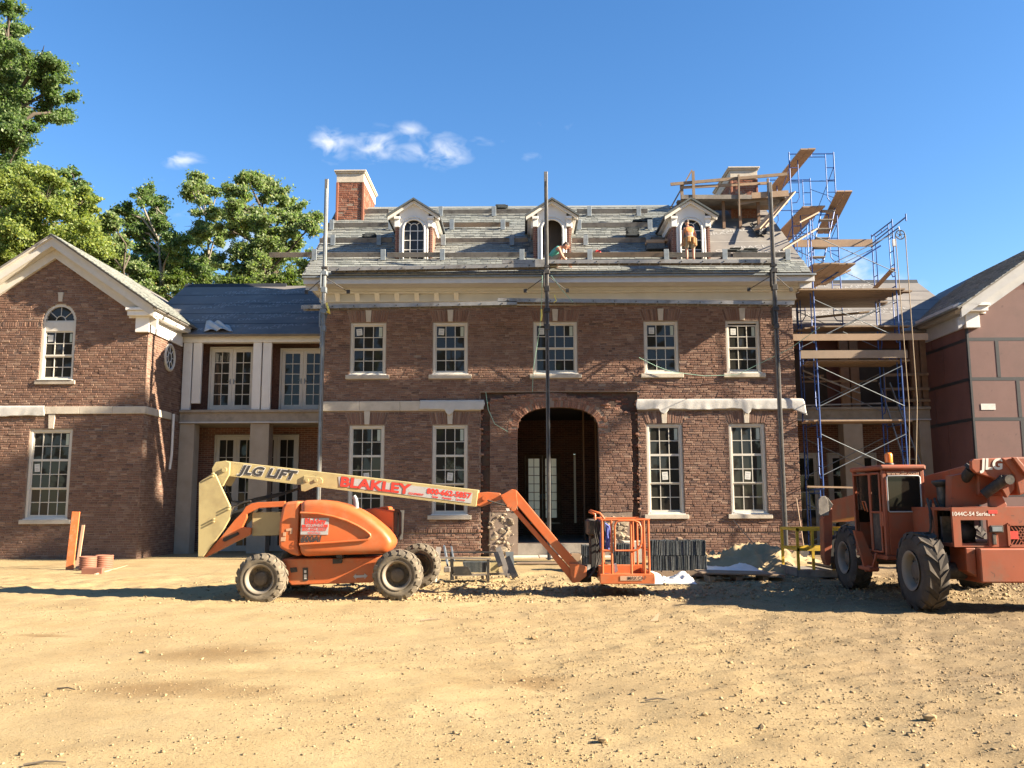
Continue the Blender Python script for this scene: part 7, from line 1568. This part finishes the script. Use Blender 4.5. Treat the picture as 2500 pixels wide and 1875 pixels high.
m = MB(); q = [qr(*c, YR+.75) for c in ((1805, 330), (1975, 325), (2000, 690), (1830, 460))]; m.prism([(p.x, p.z) for p in q], YR+.74, YR+.75, 'y'); solo(m, 'glass_sheet', 'galvanised', 'pale bluish sheet leaning on rubble beside the steps', 'sheet')
m = MB(); m.bevbox(qr(480, 760, YR).x, qr(620, 760, YR).x, YR-.1, YR+.1, qr(0, 770, YR).z, qr(0, 650, YR).z, .015); solo(m, 'metal_box', 'grey_lumber', 'small open grey box on the ground between rack legs', 'box')
m = MB(); m.bevbox(qr(250, 920, YR).x, qr(330, 920, YR).x, YR-.2, YR+.0, qr(0, 925, YR).z-.05, qr(0, 790, YR).z, .015); solo(m, 'block', 'limestone', 'small pale block on the ground by the lift wheel', 'block')
p = gnd(1290, 1392); plank((p.x-.3, p.y+1.2, .09), (p.x+2.3, p.y+1.3, .09), .25, .045, 'lumber', 'plank laid on the earth in front of the stone steps'); plank((p.x+.5, p.y+1.9, .17), (p.x+1.5, p.y+1.7, .16), .2, .012, 'slate_stock', 'loose slate strip lying on the steps plank'); 
p = at(1405, 1350, 21.6); solo(MB().bevbox(p.x-.12, p.x+.12, 21.4, 21.7, .05, p.z, .01), 'wooden_crate', 'fresh_lumber', 'upright pale wooden crate behind the jib foot', 'crate')
p = at(1545, 1330, 24.2); solo(MB().bevbox(p.x-.28, p.x+.3, 24.0, 24.5, .0, p.z+.1, .015), 'stone_block', 'limestone', 'grey stone block stood against the wall right of the steps', 'stone block')
p = gnd(1530, 1366); solo(MB().lathe([(0, .0), (.18, .0), (.24, .28), (.22, .28), (.17, .04), (0, .04)], (p.x, p.y, .05), 'z', 20), 'bucket', 'black_rubber', 'black rubber bucket behind the lift basket', 'bucket')
# ------------------------------------------------------------------ stakes, pipe stubs and hose by the brick wing
a = gnd(169, 1394); b = at(186, 1249, a.y+.05); t = solo(MB().beam(a-V((0, 0, .1)), b, .19, .04, (0, 1, 0)), 'marker_stake', 'stake_orange', 'tall orange sprayed timber stake leaning in front of the brick wing', 'stake')
a2 = gnd(181, 1392); b2 = at(198, 1282, a2.y+.2); solo(MB().beam(a2+V((0, .12, -.1)), b2+V((0, .12, 0)), .07, .035, (0, 1, 0)), 'marker_stake', 'decal_faded', 'thin pale stake leaning behind the orange stake', 'stake')
for k, (px, py, lab) in enumerate(((201, 1398, 'short ribbed terracotta pipe stub beside the orange stake'), (241, 1394, 'wider ribbed terracotta pipe stub standing by the hose'))):
    c = gnd(px, py); r = .19+.02*k; prof = []
    for j in range(9): prof += [(r, .045*j), (r+.018, .045*j+.012), (r+.018, .045*j+.03), (r, .045*j+.042)]
    prof += [(r-.02, .40), (r-.02, .05)]; solo(MB().lathe(prof, (c.x, c.y+.25, -.02), 'z', 24), 'pipe_stub', 'terracotta', lab, 'pipe')
c = gnd(215, 1404); solo(MB().bevbox(c.x-.16, c.x+.34, c.y-.02, c.y+.12, -.02, .17, .01), 'clay_block', 'terracotta', 'flat brown block lying before the ribbed pipe stubs', 'block')
pts = [gnd(x, y)+V((0, 0, .03)) for x, y in ((232, 1406), (262, 1398), (300, 1388), (340, 1377), (380, 1371), (415, 1368))]
solo(MB().path(pts, .028, 8), 'hose', 'decal_faded', 'pale hose snaking from the pipe stubs to the porch columns', 'hose')
pts = [gnd(x, y)+V((0, 0, .02)) for x, y in ((262, 1385), (330, 1382), (420, 1384), (500, 1388))]; solo(MB().path(pts, .02, 6), 'hose', 'rope', 'thin brown cord along the foot of the porch', 'cord')
# ------------------------------------------------------------------ twigs, chips and single stones on the earth
def twig(px, py, L_, ang, lab, r=.008, mat='bark'):
    c = gnd(px, py); z = float(ground_z(c.x, c.y))+.012; d = V((math.cos(ang), math.sin(ang), 0)); n = V((-d.y, d.x, 0)); solo(MB().path([c+V((0, 0, z))-d*L_/2, c+V((0, 0, z+.01))+n*.02, c+V((0, 0, z))+d*L_/2], [r, r*.9, r*.5], 6), 'twig', mat, lab, 'twig')
twig(162, 1676, .2, -.25, 'dark forked twig lying on the smooth yellow earth'); twig(110, 1856, .26, .25, 'long thin twig on the earth near a darker patch'); twig(1605, 1705, .22, .1, 'short brown stick on the earth between scattered stones'); twig(1050, 1515, .3, .4, 'pale stick lying near the lift wheel', .01, 'lumber')
c = gnd(1598, 1518); solo(MB().add([(c.x-.06, c.y, float(ground_z(c.x, c.y))), (c.x+.05, c.y+.03, float(ground_z(c.x, c.y))), (c.x+.09, c.y+.06, .13), (c.x+.04, c.y+.04, .10), (c.x-.04, c.y+.04, -.02), (c.x+.04, c.y+.07, -.02)], [(0, 1, 2, 3), (0, 4, 5, 1), (1, 5, 2), (0, 3, 4), (2, 5, 4, 3)]), 'wood_chip', 'fresh_lumber', 'pale pointed wood chip standing up from the earth', 'wood chip')
RK = [rock_mesh('rock', 'rock', 70+k, .3, 1) for k in range(4)]
for k, (px, py, s, lab) in enumerate(((2270, 1752, .065, 'dark angular stone near the shaded yard edge'), (1860, 1768, .045, 'largest pale stone among clods in the foreground'), (1472, 1798, .045, 'flat pale stone with a long shadow in the foreground'), (1305, 1556, .06, 'rounded clod at the edge of the gravel strip'), (355, 1588, .05, 'single clod on the smooth yellow earth'), (1720, 1745, .035, 'pair of stones beside a dark patch'))):
    c = gnd(px, py); o = bpy.data.objects.new('rock', RK[k % 4]); COL.objects.link(o); o.location = (c.x, c.y, float(ground_z(c.x, c.y))+s*.3); o.scale = (s, s*.8, s*.6); o.rotation_euler = (0, 0, k*1.3); tag(o, lab, 'stone')
# ------------------------------------------------------------------ ropes on the front
def rope(pts, lab, mat='green_rope', r=.009): solo(MB().path(pts, r, 6), 'rope', mat, lab, 'rope')
rope([at(1346, 673, 24.2), at(1372, 708, 24.2), at(1399, 738, 24.2)], 'taut pale green rope from the middle pole to the lower walkway')
rope([at(1324, 672, 24.15), at(1322, 740, 24.2), at(1318, 800, 25.6), at(1302, 900, 25.85), at(1300, 957, 25.95)], 'slack green rope hanging from the middle pole to the arch')
rope([at(1186, 957, 25.93), at(1192, 1000, 25.9), at(1208, 1035, 25.9), at(1240, 1054, 25.92)], 'pale green cord curving over brickwork left of the arch')
rope([at(1560, 873, 25.9), at(1600, 893, 25.86), at(1640, 908, 25.86), at(1720, 918, 25.86), at(1800, 915, 25.9), at(1930, 850, 25.6), at(2000, 800, 24.9)], 'thin green cord looping past the upper windows to the scaffold')
rope([at(1354, 720, 24.15), at(1358, 735, 24.12), at(1352, 738, 24.12)], 'short yellow strap end on the middle pole', 'yellow_strap', .015)
rope([at(1322, 755, 24.15), at(1323, 770, 24.15), at(1321, 783, 24.15)], 'yellow rag end dangling below the lower walkway', 'yellow_strap', .02)
# ------------------------------------------------------------------ two roofers
def skin_mesh(name, joints, edges, mat, sub=2):
    names = list(joints); me = bpy.data.meshes.new(name); me.from_pydata([joints[n][0] for n in names], [(names.index(a), names.index(b)) for a, b in edges], [])
    o = bpy.data.objects.new(name, me); COL.objects.link(o); o.modifiers.new('skin', 'SKIN')
    for i, n in enumerate(names):
        r = joints[n][1]; sv = me.skin_vertices[0].data[i]; sv.radius = r if isinstance(r, tuple) else (r, r); sv.use_root = (i == 0)
    s = o.modifiers.new('sub', 'SUBSURF'); s.levels = sub; s.render_levels = sub
    dg = bpy.context.evaluated_depsgraph_get(); nm = bpy.data.meshes.new_from_object(o.evaluated_get(dg)); bpy.data.objects.remove(o)
    nm.materials.clear(); nm.materials.append(MATS[mat]); nm.polygons.foreach_set('use_smooth', np.ones(len(nm.polygons), bool)); nm.name = name; return nm
def chain(*n): return list(zip(n[:-1], n[1:]))
def hand(J, E, pre, w, d, s):
    """palm and five bent fingers from wrist joint pre at w, pointing along d; s = side of the thumb"""
    d = V(d).normalized(); side = d.cross(V((0, 1, 0))).normalized() if abs(d.y) < .9 else V((1, 0, 0)); nrm = side.cross(d).normalized()
    J[pre+'palm'] = (w+d*.07, .022); E.append((pre, pre+'palm'))
    for k in range(4):
        b = w+d*.095+side*((k-1.5)*.021); L_ = (.065, .078, .072, .055)[k]
        J[f'{pre}f{k}a'] = (b, .0095); J[f'{pre}f{k}b'] = (b+d*L_*.5+nrm*.01, .009); J[f'{pre}f{k}c'] = (b+d*L_*.8+nrm*.035, .0075); E += [(pre+'palm', f'{pre}f{k}a'), (f'{pre}f{k}a', f'{pre}f{k}b'), (f'{pre}f{k}b', f'{pre}f{k}c')]
    b = w+d*.045+side*s*.03; J[pre+'ta'] = (b, .011); J[pre+'tb'] = (b+d*.03+side*s*.025, .0095); J[pre+'tc'] = (b+d*.06+side*s*.028+nrm*.015, .008); E += [(pre+'palm', pre+'ta'), (pre+'ta', pre+'tb'), (pre+'tb', pre+'tc')]
def head(parent, c, fwd, up, hairmat='hair', s=1.):
    """head with brow, nose, mouth, ears and short hair; returns mesh objects under parent"""
    import bmesh
    fwd = V(fwd).normalized(); up = V(up); rt = fwd.cross(up).normalized(); up = rt.cross(fwd).normalized(); M3 = Matrix((rt, fwd, up)).transposed()
    def ell(mb_, cc, rx_, ry, rz, n=14, k=10, mi=0):
        v = []; f = []
        for i in range(k+1):
            th = math.pi*i/k
            for j in range(n): ph = 2*math.pi*j/n; v.append(V(c)+M3@(V(cc)+V((rx_*math.sin(th)*math.cos(ph), ry*math.sin(th)*math.sin(ph), rz*math.cos(th))))*s)
        for i in range(k):
            for j in range(n): f.append((i*n+j, i*n+(j+1) % n, (i+1)*n+(j+1) % n, (i+1)*n+j))
        mb_.add(v, f, mi, True)
    m = MB(); ell(m, (0, 0, .0), .074, .094, .112); ell(m, (0, .035, -.065), .052, .05, .05); ell(m, (0, .10, -.012), .012, .02, .024, 8, 6); ell(m, (-.077, -.005, -.01), .012, .022, .032, 8, 6); ell(m, (.077, -.005, -.01), .012, .022, .032, 8, 6); ell(m, (0, .083, .022), .05, .014, .01, 10, 6)
    ell(m, (0, .086, -.055), .022, .008, .006, 8, 6, 1); ell(m, (-.03, .085, .006), .011, .008, .008, 8, 6, 2); ell(m, (.03, .085, .006), .011, .008, .008, 8, 6, 2)
    h = m.build('head', ['skin', 'decal_red', 'hair'], parent); m = MB(); ell(m, (0, -.016, .026), .081, .098, .103); m.build('hair', hairmat, parent); return h
def person(name, label, J, E, base, shirt, shorts, hd, sleeves=True, shirtmat='teal_shirt'):
    t = thing('person', label, 'person', base); names = set(J)
    body = link('body', skin_mesh('body', J, E, 'skin'), t)
    def sub(nm, keys, grow, mat):
        ks = [k for k in keys if k in J]; jj = {k: (J[k][0], tuple(np.array(J[k][1] if isinstance(J[k][1], tuple) else (J[k][1],)*2)+grow)) for k in ks}; ee = [e for e in E if e[0] in jj and e[1] in jj]
        return link(nm, skin_mesh(nm, jj, ee, mat), t)
    if shirt: sub('shirt', shirt, .012, shirtmat)
    if shorts: sub('shorts', shorts, .022, 'khaki')
    head(t, *hd); return t
# standing roofer, back to the yard, slightly stooped
pw = at(1687, 658, 24.95); zb = UZ+.225; top_ = at(1678, 541, 25.05).z-zb; k_ = top_/1.60
def sc(x, y, z): return V((x*k_, y*k_, z*k_))
J = {'pelvis': (sc(0, .0, .88), (.15*k_, .115*k_)), 'waist': (sc(0, .03, 1.02), (.135*k_, .1*k_)), 'chest': (sc(-.01, .1, 1.25), (.165*k_, .115*k_)), 'neck0': (sc(-.02, .17, 1.38), (.12*k_, .08*k_)), 'neck': (sc(-.03, .21, 1.45), .055*k_), 'head0': (sc(-.035, .235, 1.50), .05*k_),
     'ls': (sc(-.17, .14, 1.34), .062*k_), 'le': (sc(-.24, .12, 1.06), .046*k_), 'lw': (sc(-.25, .26, .86), .032*k_), 'rs': (sc(.16, .14, 1.34), .062*k_), 're': (sc(.25, .10, 1.08), .046*k_), 'rw': (sc(.22, .28, .90), .032*k_),
     'lh': (sc(-.09, .0, .84), .10*k_), 'lk': (sc(-.13, .05, .48), .066*k_), 'la': (sc(-.13, -.02, .09), .042*k_), 'lt': (sc(-.14, .15, .035), .04*k_), 'rh': (sc(.09, .0, .84), .10*k_), 'rk': (sc(.13, .05, .48), .066*k_), 'ra': (sc(.12, -.02, .09), .042*k_), 'rt': (sc(.13, .15, .035), .04*k_)}
E_ = chain('pelvis', 'waist', 'chest', 'neck0', 'neck', 'head0')+chain('chest', 'ls', 'le', 'lw')+chain('chest', 'rs', 're', 'rw')+chain('pelvis', 'lh', 'lk', 'la', 'lt')+chain('pelvis', 'rh', 'rk', 'ra', 'rt')
hand(J, E_, 'lw', J['lw'][0], (-.02, .35, -1), 1); hand(J, E_, 'rw', J['rw'][0], (-.02, .35, -1), -1)
plain('orange_shirt', (.62, .23, .07), (.54, .19, .06), 5, .85, bs=.2, bscale=20)
w1 = person('person', 'roofer standing with back turned, orange top, khaki shorts and tool belt', J, E_, (pw.x, 24.98, zb), ('waist', 'chest', 'neck0', 'ls', 'rs'), ('pelvis', 'waist', 'lh', 'rh', 'lk', 'rk'), (J['head0'][0]+V((-.005, .03, .085)), (-.1, 1, -.45), (0, .3, 1), 'hair', k_), shirtmat='orange_shirt')
bl_ = thing('tool_belt', 'tan leather tool belt with pouches around the standing roofer', 'tool belt', (pw.x, 24.98, zb+.85*k_))
m = MB(); m.path([V((.175*k_*math.cos(a), .02+.14*k_*math.sin(a), .05)) for a in np.linspace(0, 2*math.pi, 21)[:-1]], .03, 6, closed=True); m.build('belt', 'tool_leather', bl_)
for (x, y, w_, h_) in ((-.2, .0, .08, .2), (.2, -.02, .09, .22), (.11, -.13, .08, .16), (-.07, -.14, .1, .1)): MB().bevbox(x*k_-w_/2, x*k_+w_/2, y-.04, y+.05, -.03-h_*.8, .05, .02).build('pouch', 'tool_leather', bl_)
# crouching roofer, turned to the right
xk, sk = roofpt(1362, 640); bp = at(1362, 640, 25.0); kb = thing('dummy', 'x y z w', 'x'); bpy.data.objects.remove(kb)
zb2 = at(1362, 645, 24.9).z
J = {'pelvis': (V((-.10, .05, .16)), (.145, .12)), 'waist': (V((-.06, .0, .29)), (.125, .11)), 'chest': (V((.06, -.04, .47)), (.155, .115)), 'neck0': (V((.17, -.06, .55)), (.10, .075)), 'neck': (V((.24, -.07, .58)), .054), 'head0': (V((.28, -.08, .60)), .05),
     'ls': (V((.13, -.2, .50)), .06), 'le': (V((.22, -.26, .24)), .045), 'lw': (V((.38, -.24, .08)), .031), 'rs': (V((.12, .12, .50)), .06), 're': (V((.28, .16, .30)), .045), 'rw': (V((.42, .02, .10)), .031),
     'lh': (V((-.06, -.06, .15)), .10), 'lk': (V((.26, -.16, .33)), .07), 'la': (V((.05, -.2, .03)), .043), 'lt': (V((.2, -.2, .0)), .04), 'rh': (V((-.06, .14, .15)), .10), 'rk': (V((.26, .24, .33)), .07), 'ra': (V((.05, .22, .03)), .043), 'rt': (V((.2, .23, .0)), .04)}
E_ = chain('pelvis', 'waist', 'chest', 'neck0', 'neck', 'head0')+chain('chest', 'ls', 'le', 'lw')+chain('chest', 'rs', 're', 'rw')+chain('pelvis', 'lh', 'lk', 'la', 'lt')+chain('pelvis', 'rh', 'rk', 'ra', 'rt')
hand(J, E_, 'lw', J['lw'][0], (.6, .0, -.7), 1); hand(J, E_, 'rw', J['rw'][0], (.6, 0, -.7), -1)
person('person', 'roofer crouching in teal shirt, bent over towards the slates by middle dormer', J, E_, (at(1355, 640, 25.05).x-.02, 25.15, zb2), ('pelvis', 'waist', 'chest', 'neck0', 'ls', 'rs'), ('pelvis', 'lh', 'rh', 'lk', 'rk'), (V((.355, -.08, .60)), (.75, -.15, -.55), (.5, 0, .8), 'hair'), shirtmat='teal_shirt')
# ------------------------------------------------------------------ trees
def tree(name, label, base, trunk_h, lobes, mat, n, leaf, seed, bark='bark', r0=.3, group=None, limb=True, cl=9.):
    """tapered trunk, limbs to each lobe, and leaf faces in clumps through each lobe; lobes = [(x, y, z, r)] in world space"""
    r = np.random.default_rng(seed); t = thing(name, label, 'tree', base, world=True, group=group); B = V(base)
    m = MB(); fork = B+V((0, 0, trunk_h)); T = V((sum(q[0] for q in lobes)/len(lobes), sum(q[1] for q in lobes)/len(lobes), max(q[2] for q in lobes))); T = fork.lerp(T, .78)
    kk = fork.lerp(T, .5)+V((r.normal(0, .25), r.normal(0, .25), 0)); m.path([B-V((0, 0, .3)), B+V((.05, 0, trunk_h*.4)), fork, kk, T], [r0*1.25, r0, r0*.8, r0*.45, r0*.1], 10)
    for (x, y, z, rr) in lobes:
        e = V((x, y, z)); hd = math.hypot(x-T.x, y-T.y); zs = min(max(fork.z, z-.75*hd), T.z-.2); f_ = (zs-fork.z)/(T.z-fork.z+1e-6); st = fork.lerp(kk, f_*2) if f_ < .5 else kk.lerp(T, f_*2-1)
        mid = st.lerp(e, .5)+V((r.normal(0, .2), r.normal(0, .2), .12*hd)); m.path([st, mid, e], [r0*.3*(1-.5*f_), r0*.18, r0*.05], 6)
        for k in range(4):
            d = V(r.normal(0, 1, 3)).normalized()*rr*.8; m.path([e.lerp(mid, r.random()*.6), e+d*.5+V((0, 0, .1)), e+d], [r0*.1, r0*.06, r0*.02], 5)
    m.build('trunk', bark, t, recalc=False)
    vol = np.array([q[3]**2.2 for q in lobes]); cnt = (n*vol/vol.sum()).astype(int); C = []
    for (x, y, z, rr), c in zip(lobes, cnt):
        k = max(7, int(rr**2.4*cl)); d = r.normal(0, 1, (k, 3)); d /= np.linalg.norm(d, axis=1)[:, None]; ctr = np.array((x, y, z))+d*rr*(r.uniform(.15, 1.0, (k, 1))**.5)*np.array((1, 1, .9))*r.uniform(.8, 1.15, (k, 1))
        sz = r.uniform(.5, 1.0, k)*min(.62, .24+.2*rr); sc = np.stack([r.uniform(.8, 1.5, k), r.uniform(.45, .9, k), r.uniform(.3, .6, k)], -1)*sz[:, None]
        th = r.uniform(0, 6.28, k); ti = r.normal(-.1, .35, k); wgt = sz**2*r.uniform(.3, 1, k); pick = r.choice(k, c, p=wgt/wgt.sum()); g = r.normal(0, .62, (c, 3))*sc[pick]
        ct, st = np.cos(ti[pick]), np.sin(ti[pick]); g = np.stack([g[:, 0]*ct-g[:, 2]*st, g[:, 1], g[:, 0]*st+g[:, 2]*ct], -1); ct, st = np.cos(th[pick]), np.sin(th[pick]); g = np.stack([g[:, 0]*ct-g[:, 1]*st, g[:, 0]*st+g[:, 1]*ct, g[:, 2]], -1)
        C.append(ctr[pick]+g)
    C = np.concatenate(C); N_ = len(C); a = r.normal(0, 1, (N_, 3)); a /= np.linalg.norm(a, axis=1)[:, None]; b = r.normal(0, 1, (N_, 3)); b[:, 2] *= .6; b -= a*(a*b).sum(1)[:, None]; b /= np.linalg.norm(b, axis=1)[:, None]
    s = leaf*r.uniform(.6, 1.25, N_)[:, None]; w = s*r.uniform(.5, .75, (N_, 1))
    P = np.stack([C-a*s, C-a*s*.15+b*w, C+a*s, C+a*s*.1-b*w], 1)-np.array(base)
    me = bpy.data.meshes.new('crown'); me.vertices.add(N_*4); me.vertices.foreach_set('co', P.ravel()); me.loops.add(N_*4); me.loops.foreach_set('vertex_index', np.arange(N_*4)); me.polygons.add(N_); me.polygons.foreach_set('loop_start', np.arange(N_)*4); me.polygons.foreach_set('loop_total', np.full(N_, 4)); me.update(calc_edges=True); me.materials.append(MATS[mat])
    link('crown', me, t); return t
def lob(Y, pts, jy=2.0, seed=0):
    """crown lobes: photo pixel centre and pixel radius read at depth Y"""
    r = random.Random(seed); out = []
    for (px, py, pr) in pts:
        y = Y+r.uniform(-jy, jy); p = at(px, py, y); out.append((p.x, p.y, p.z, 1.08*pr*y/F))
    return out
def base(px, Y): p = at(px, 1250, Y); return (p.x, Y, 0.)
G = 'trees behind the house'
tree('oak_tree', 'tall dark green oak at the picture edge, highest tree behind the brick wing', base(-30, 36), 6, lob(36, [(-60, 120, 90), (20, 90, 48), (30, 180, 60), (100, 150, 52), (130, 210, 48), (60, 255, 62), (140, 275, 44), (-40, 250, 90), (20, 325, 50), (-60, 380, 90), (30, 400, 34), (0, 440, 60), (-10, 330, 70), (60, 330, 34), (20, 20, 30)], 2, 1), 'leaf_dark', 150000, .07, 61, 'bark', .45, G)
tree('maple_tree', 'bright yellow green maple directly behind the brick wing gable', base(60, 33), 5, lob(33, [(-40, 480, 90), (40, 440, 62), (110, 490, 68), (30, 560, 85), (160, 540, 55), (200, 500, 40), (130, 600, 70), (220, 600, 50), (-60, 620, 90), (60, 640, 70), (180, 660, 50)], 1.5, 2), 'leaf_yellow', 140000, .066, 62, 'bark', .3, G)
tree('ash_tree', 'pale green tree whose slope of foliage runs down behind the wing roof', base(290, 37), 6, lob(37, [(250, 560, 34), (290, 600, 45), (230, 640, 50), (300, 660, 50), (340, 690, 36), (270, 540, 22), (380, 710, 30)], 1.5, 3), 'leaf_silver', 40000, .07, 63, 'bark', .25, G)
tree('oak_tree', 'small dark treetop with two tufts between the oak and the maple', base(150, 46), 12, lob(46, [(100, 425, 28), (115, 460, 34), (165, 430, 22), (185, 445, 30), (195, 480, 32), (215, 495, 16), (150, 500, 34)], 1.5, 4), 'leaf_dark', 26000, .085, 64, 'bark', .3, G)
tree('locust_tree', 'dark open tree with pale limbs behind the link roof', base(420, 44), 8, lob(44, [(300, 515, 26), (330, 560, 36), (280, 540, 14), (370, 500, 36), (385, 545, 40), (350, 620, 52), (420, 600, 46), (300, 650, 42), (400, 670, 60), (460, 650, 45), (500, 690, 50), (330, 700, 50), (340, 480, 18)], 2, 5), 'leaf_dark', 80000, .078, 65, 'pale_bark', .3, G)
tree('ash_tree', 'tall slim grey green treetop left of the rounded tree by the chimney', base(500, 46), 9, lob(46, [(480, 440, 22), (495, 470, 30), (465, 455, 15), (510, 510, 34), (480, 560, 36), (520, 590, 40), (530, 470, 12), (500, 640, 45)], 1.5, 6), 'leaf_silver', 40000, .078, 66, 'pale_bark', .25, G)
tree('tulip_tree', 'rounded grey green tree with a few yellow leaves beside the near chimney', base(615, 43), 8, lob(43, [(605, 440, 34), (575, 470, 32), (640, 470, 36), (600, 510, 50), (690, 490, 30), (720, 530, 34), (660, 540, 50), (560, 560, 36), (750, 560, 26), (700, 590, 50), (620, 610, 55), (570, 640, 45), (770, 530, 14), (680, 660, 55), (760, 640, 36), (600, 690, 45), (740, 690, 40)], 2, 7), 'leaf_silver', 125000, .074, 67, 'bark', .32, G)
tree('understorey_tree', 'low bushy tree showing above the link ridge', base(480, 38), 5, lob(38, [(430, 690, 28), (500, 700, 34), (570, 700, 30), (640, 705, 30), (700, 700, 36), (370, 700, 30)], 1, 8), 'leaf_green', 30000, .07, 68, 'bark', .2, G)

# the tall tree and the woods round the yard, outside the picture: they shade the fronts and stand in the panes
tree('poplar_tree', 'tall high crowned tree on the sunny side of the yard', (31, 17.4, 0), 15, [(31, 18.7, 19.2, 1.1), (31, 18.1, 20.9, 1.3), (31, 17.7, 21.9, .9), (31, 16.2, 23.0, 1.4), (31, 15.9, 25.0, 1.25), (31, 14.9, 25.8, .9), (31, 16.6, 21.9, .9)], 'leaf_green', 42000, .15, 71, 'bark', .4)
RB = random.Random(8); ORD = ('first', 'second', 'third', 'fourth', 'fifth', 'sixth', 'seventh', 'eighth', 'ninth', 'tenth', 'eleventh', 'twelfth')
for k in range(12):
    x = -52+k*9.5+RB.uniform(-2, 2); y = -17+RB.uniform(-3, 3); h = RB.uniform(17, 23)
    tree('maple_tree', ORD[k]+' leafy tree in the wood facing the house, counted from the wing end', (x, y, 0), h*.3, [(x+RB.uniform(-3, 3), y+RB.uniform(-2, 2), h*f, RB.uniform(2.6, 3.6)) for f in (.2, .3, .4, .5, .6, .72, .85, .97)], 'leaf_green', 6500, .5, 80+k, 'bark', .4, 'trees of the wood facing the house', cl=1.2)
for k in range(7):
    x = 47+RB.uniform(-3, 5); y = -8+k*9; h = RB.uniform(11, 14)
    tree('maple_tree', ORD[k]+' leafy tree in the low row beyond the sheathed wing', (x, y, 0), h*.3, [(x+RB.uniform(-2, 2), y+RB.uniform(-3, 3), h*f, RB.uniform(2.2, 3.0)) for f in (.25, .4, .55, .7, .9)], 'leaf_green', 4500, .45, 100+k, 'bark', .35, 'trees beyond the sheathed wing', cl=1.2)
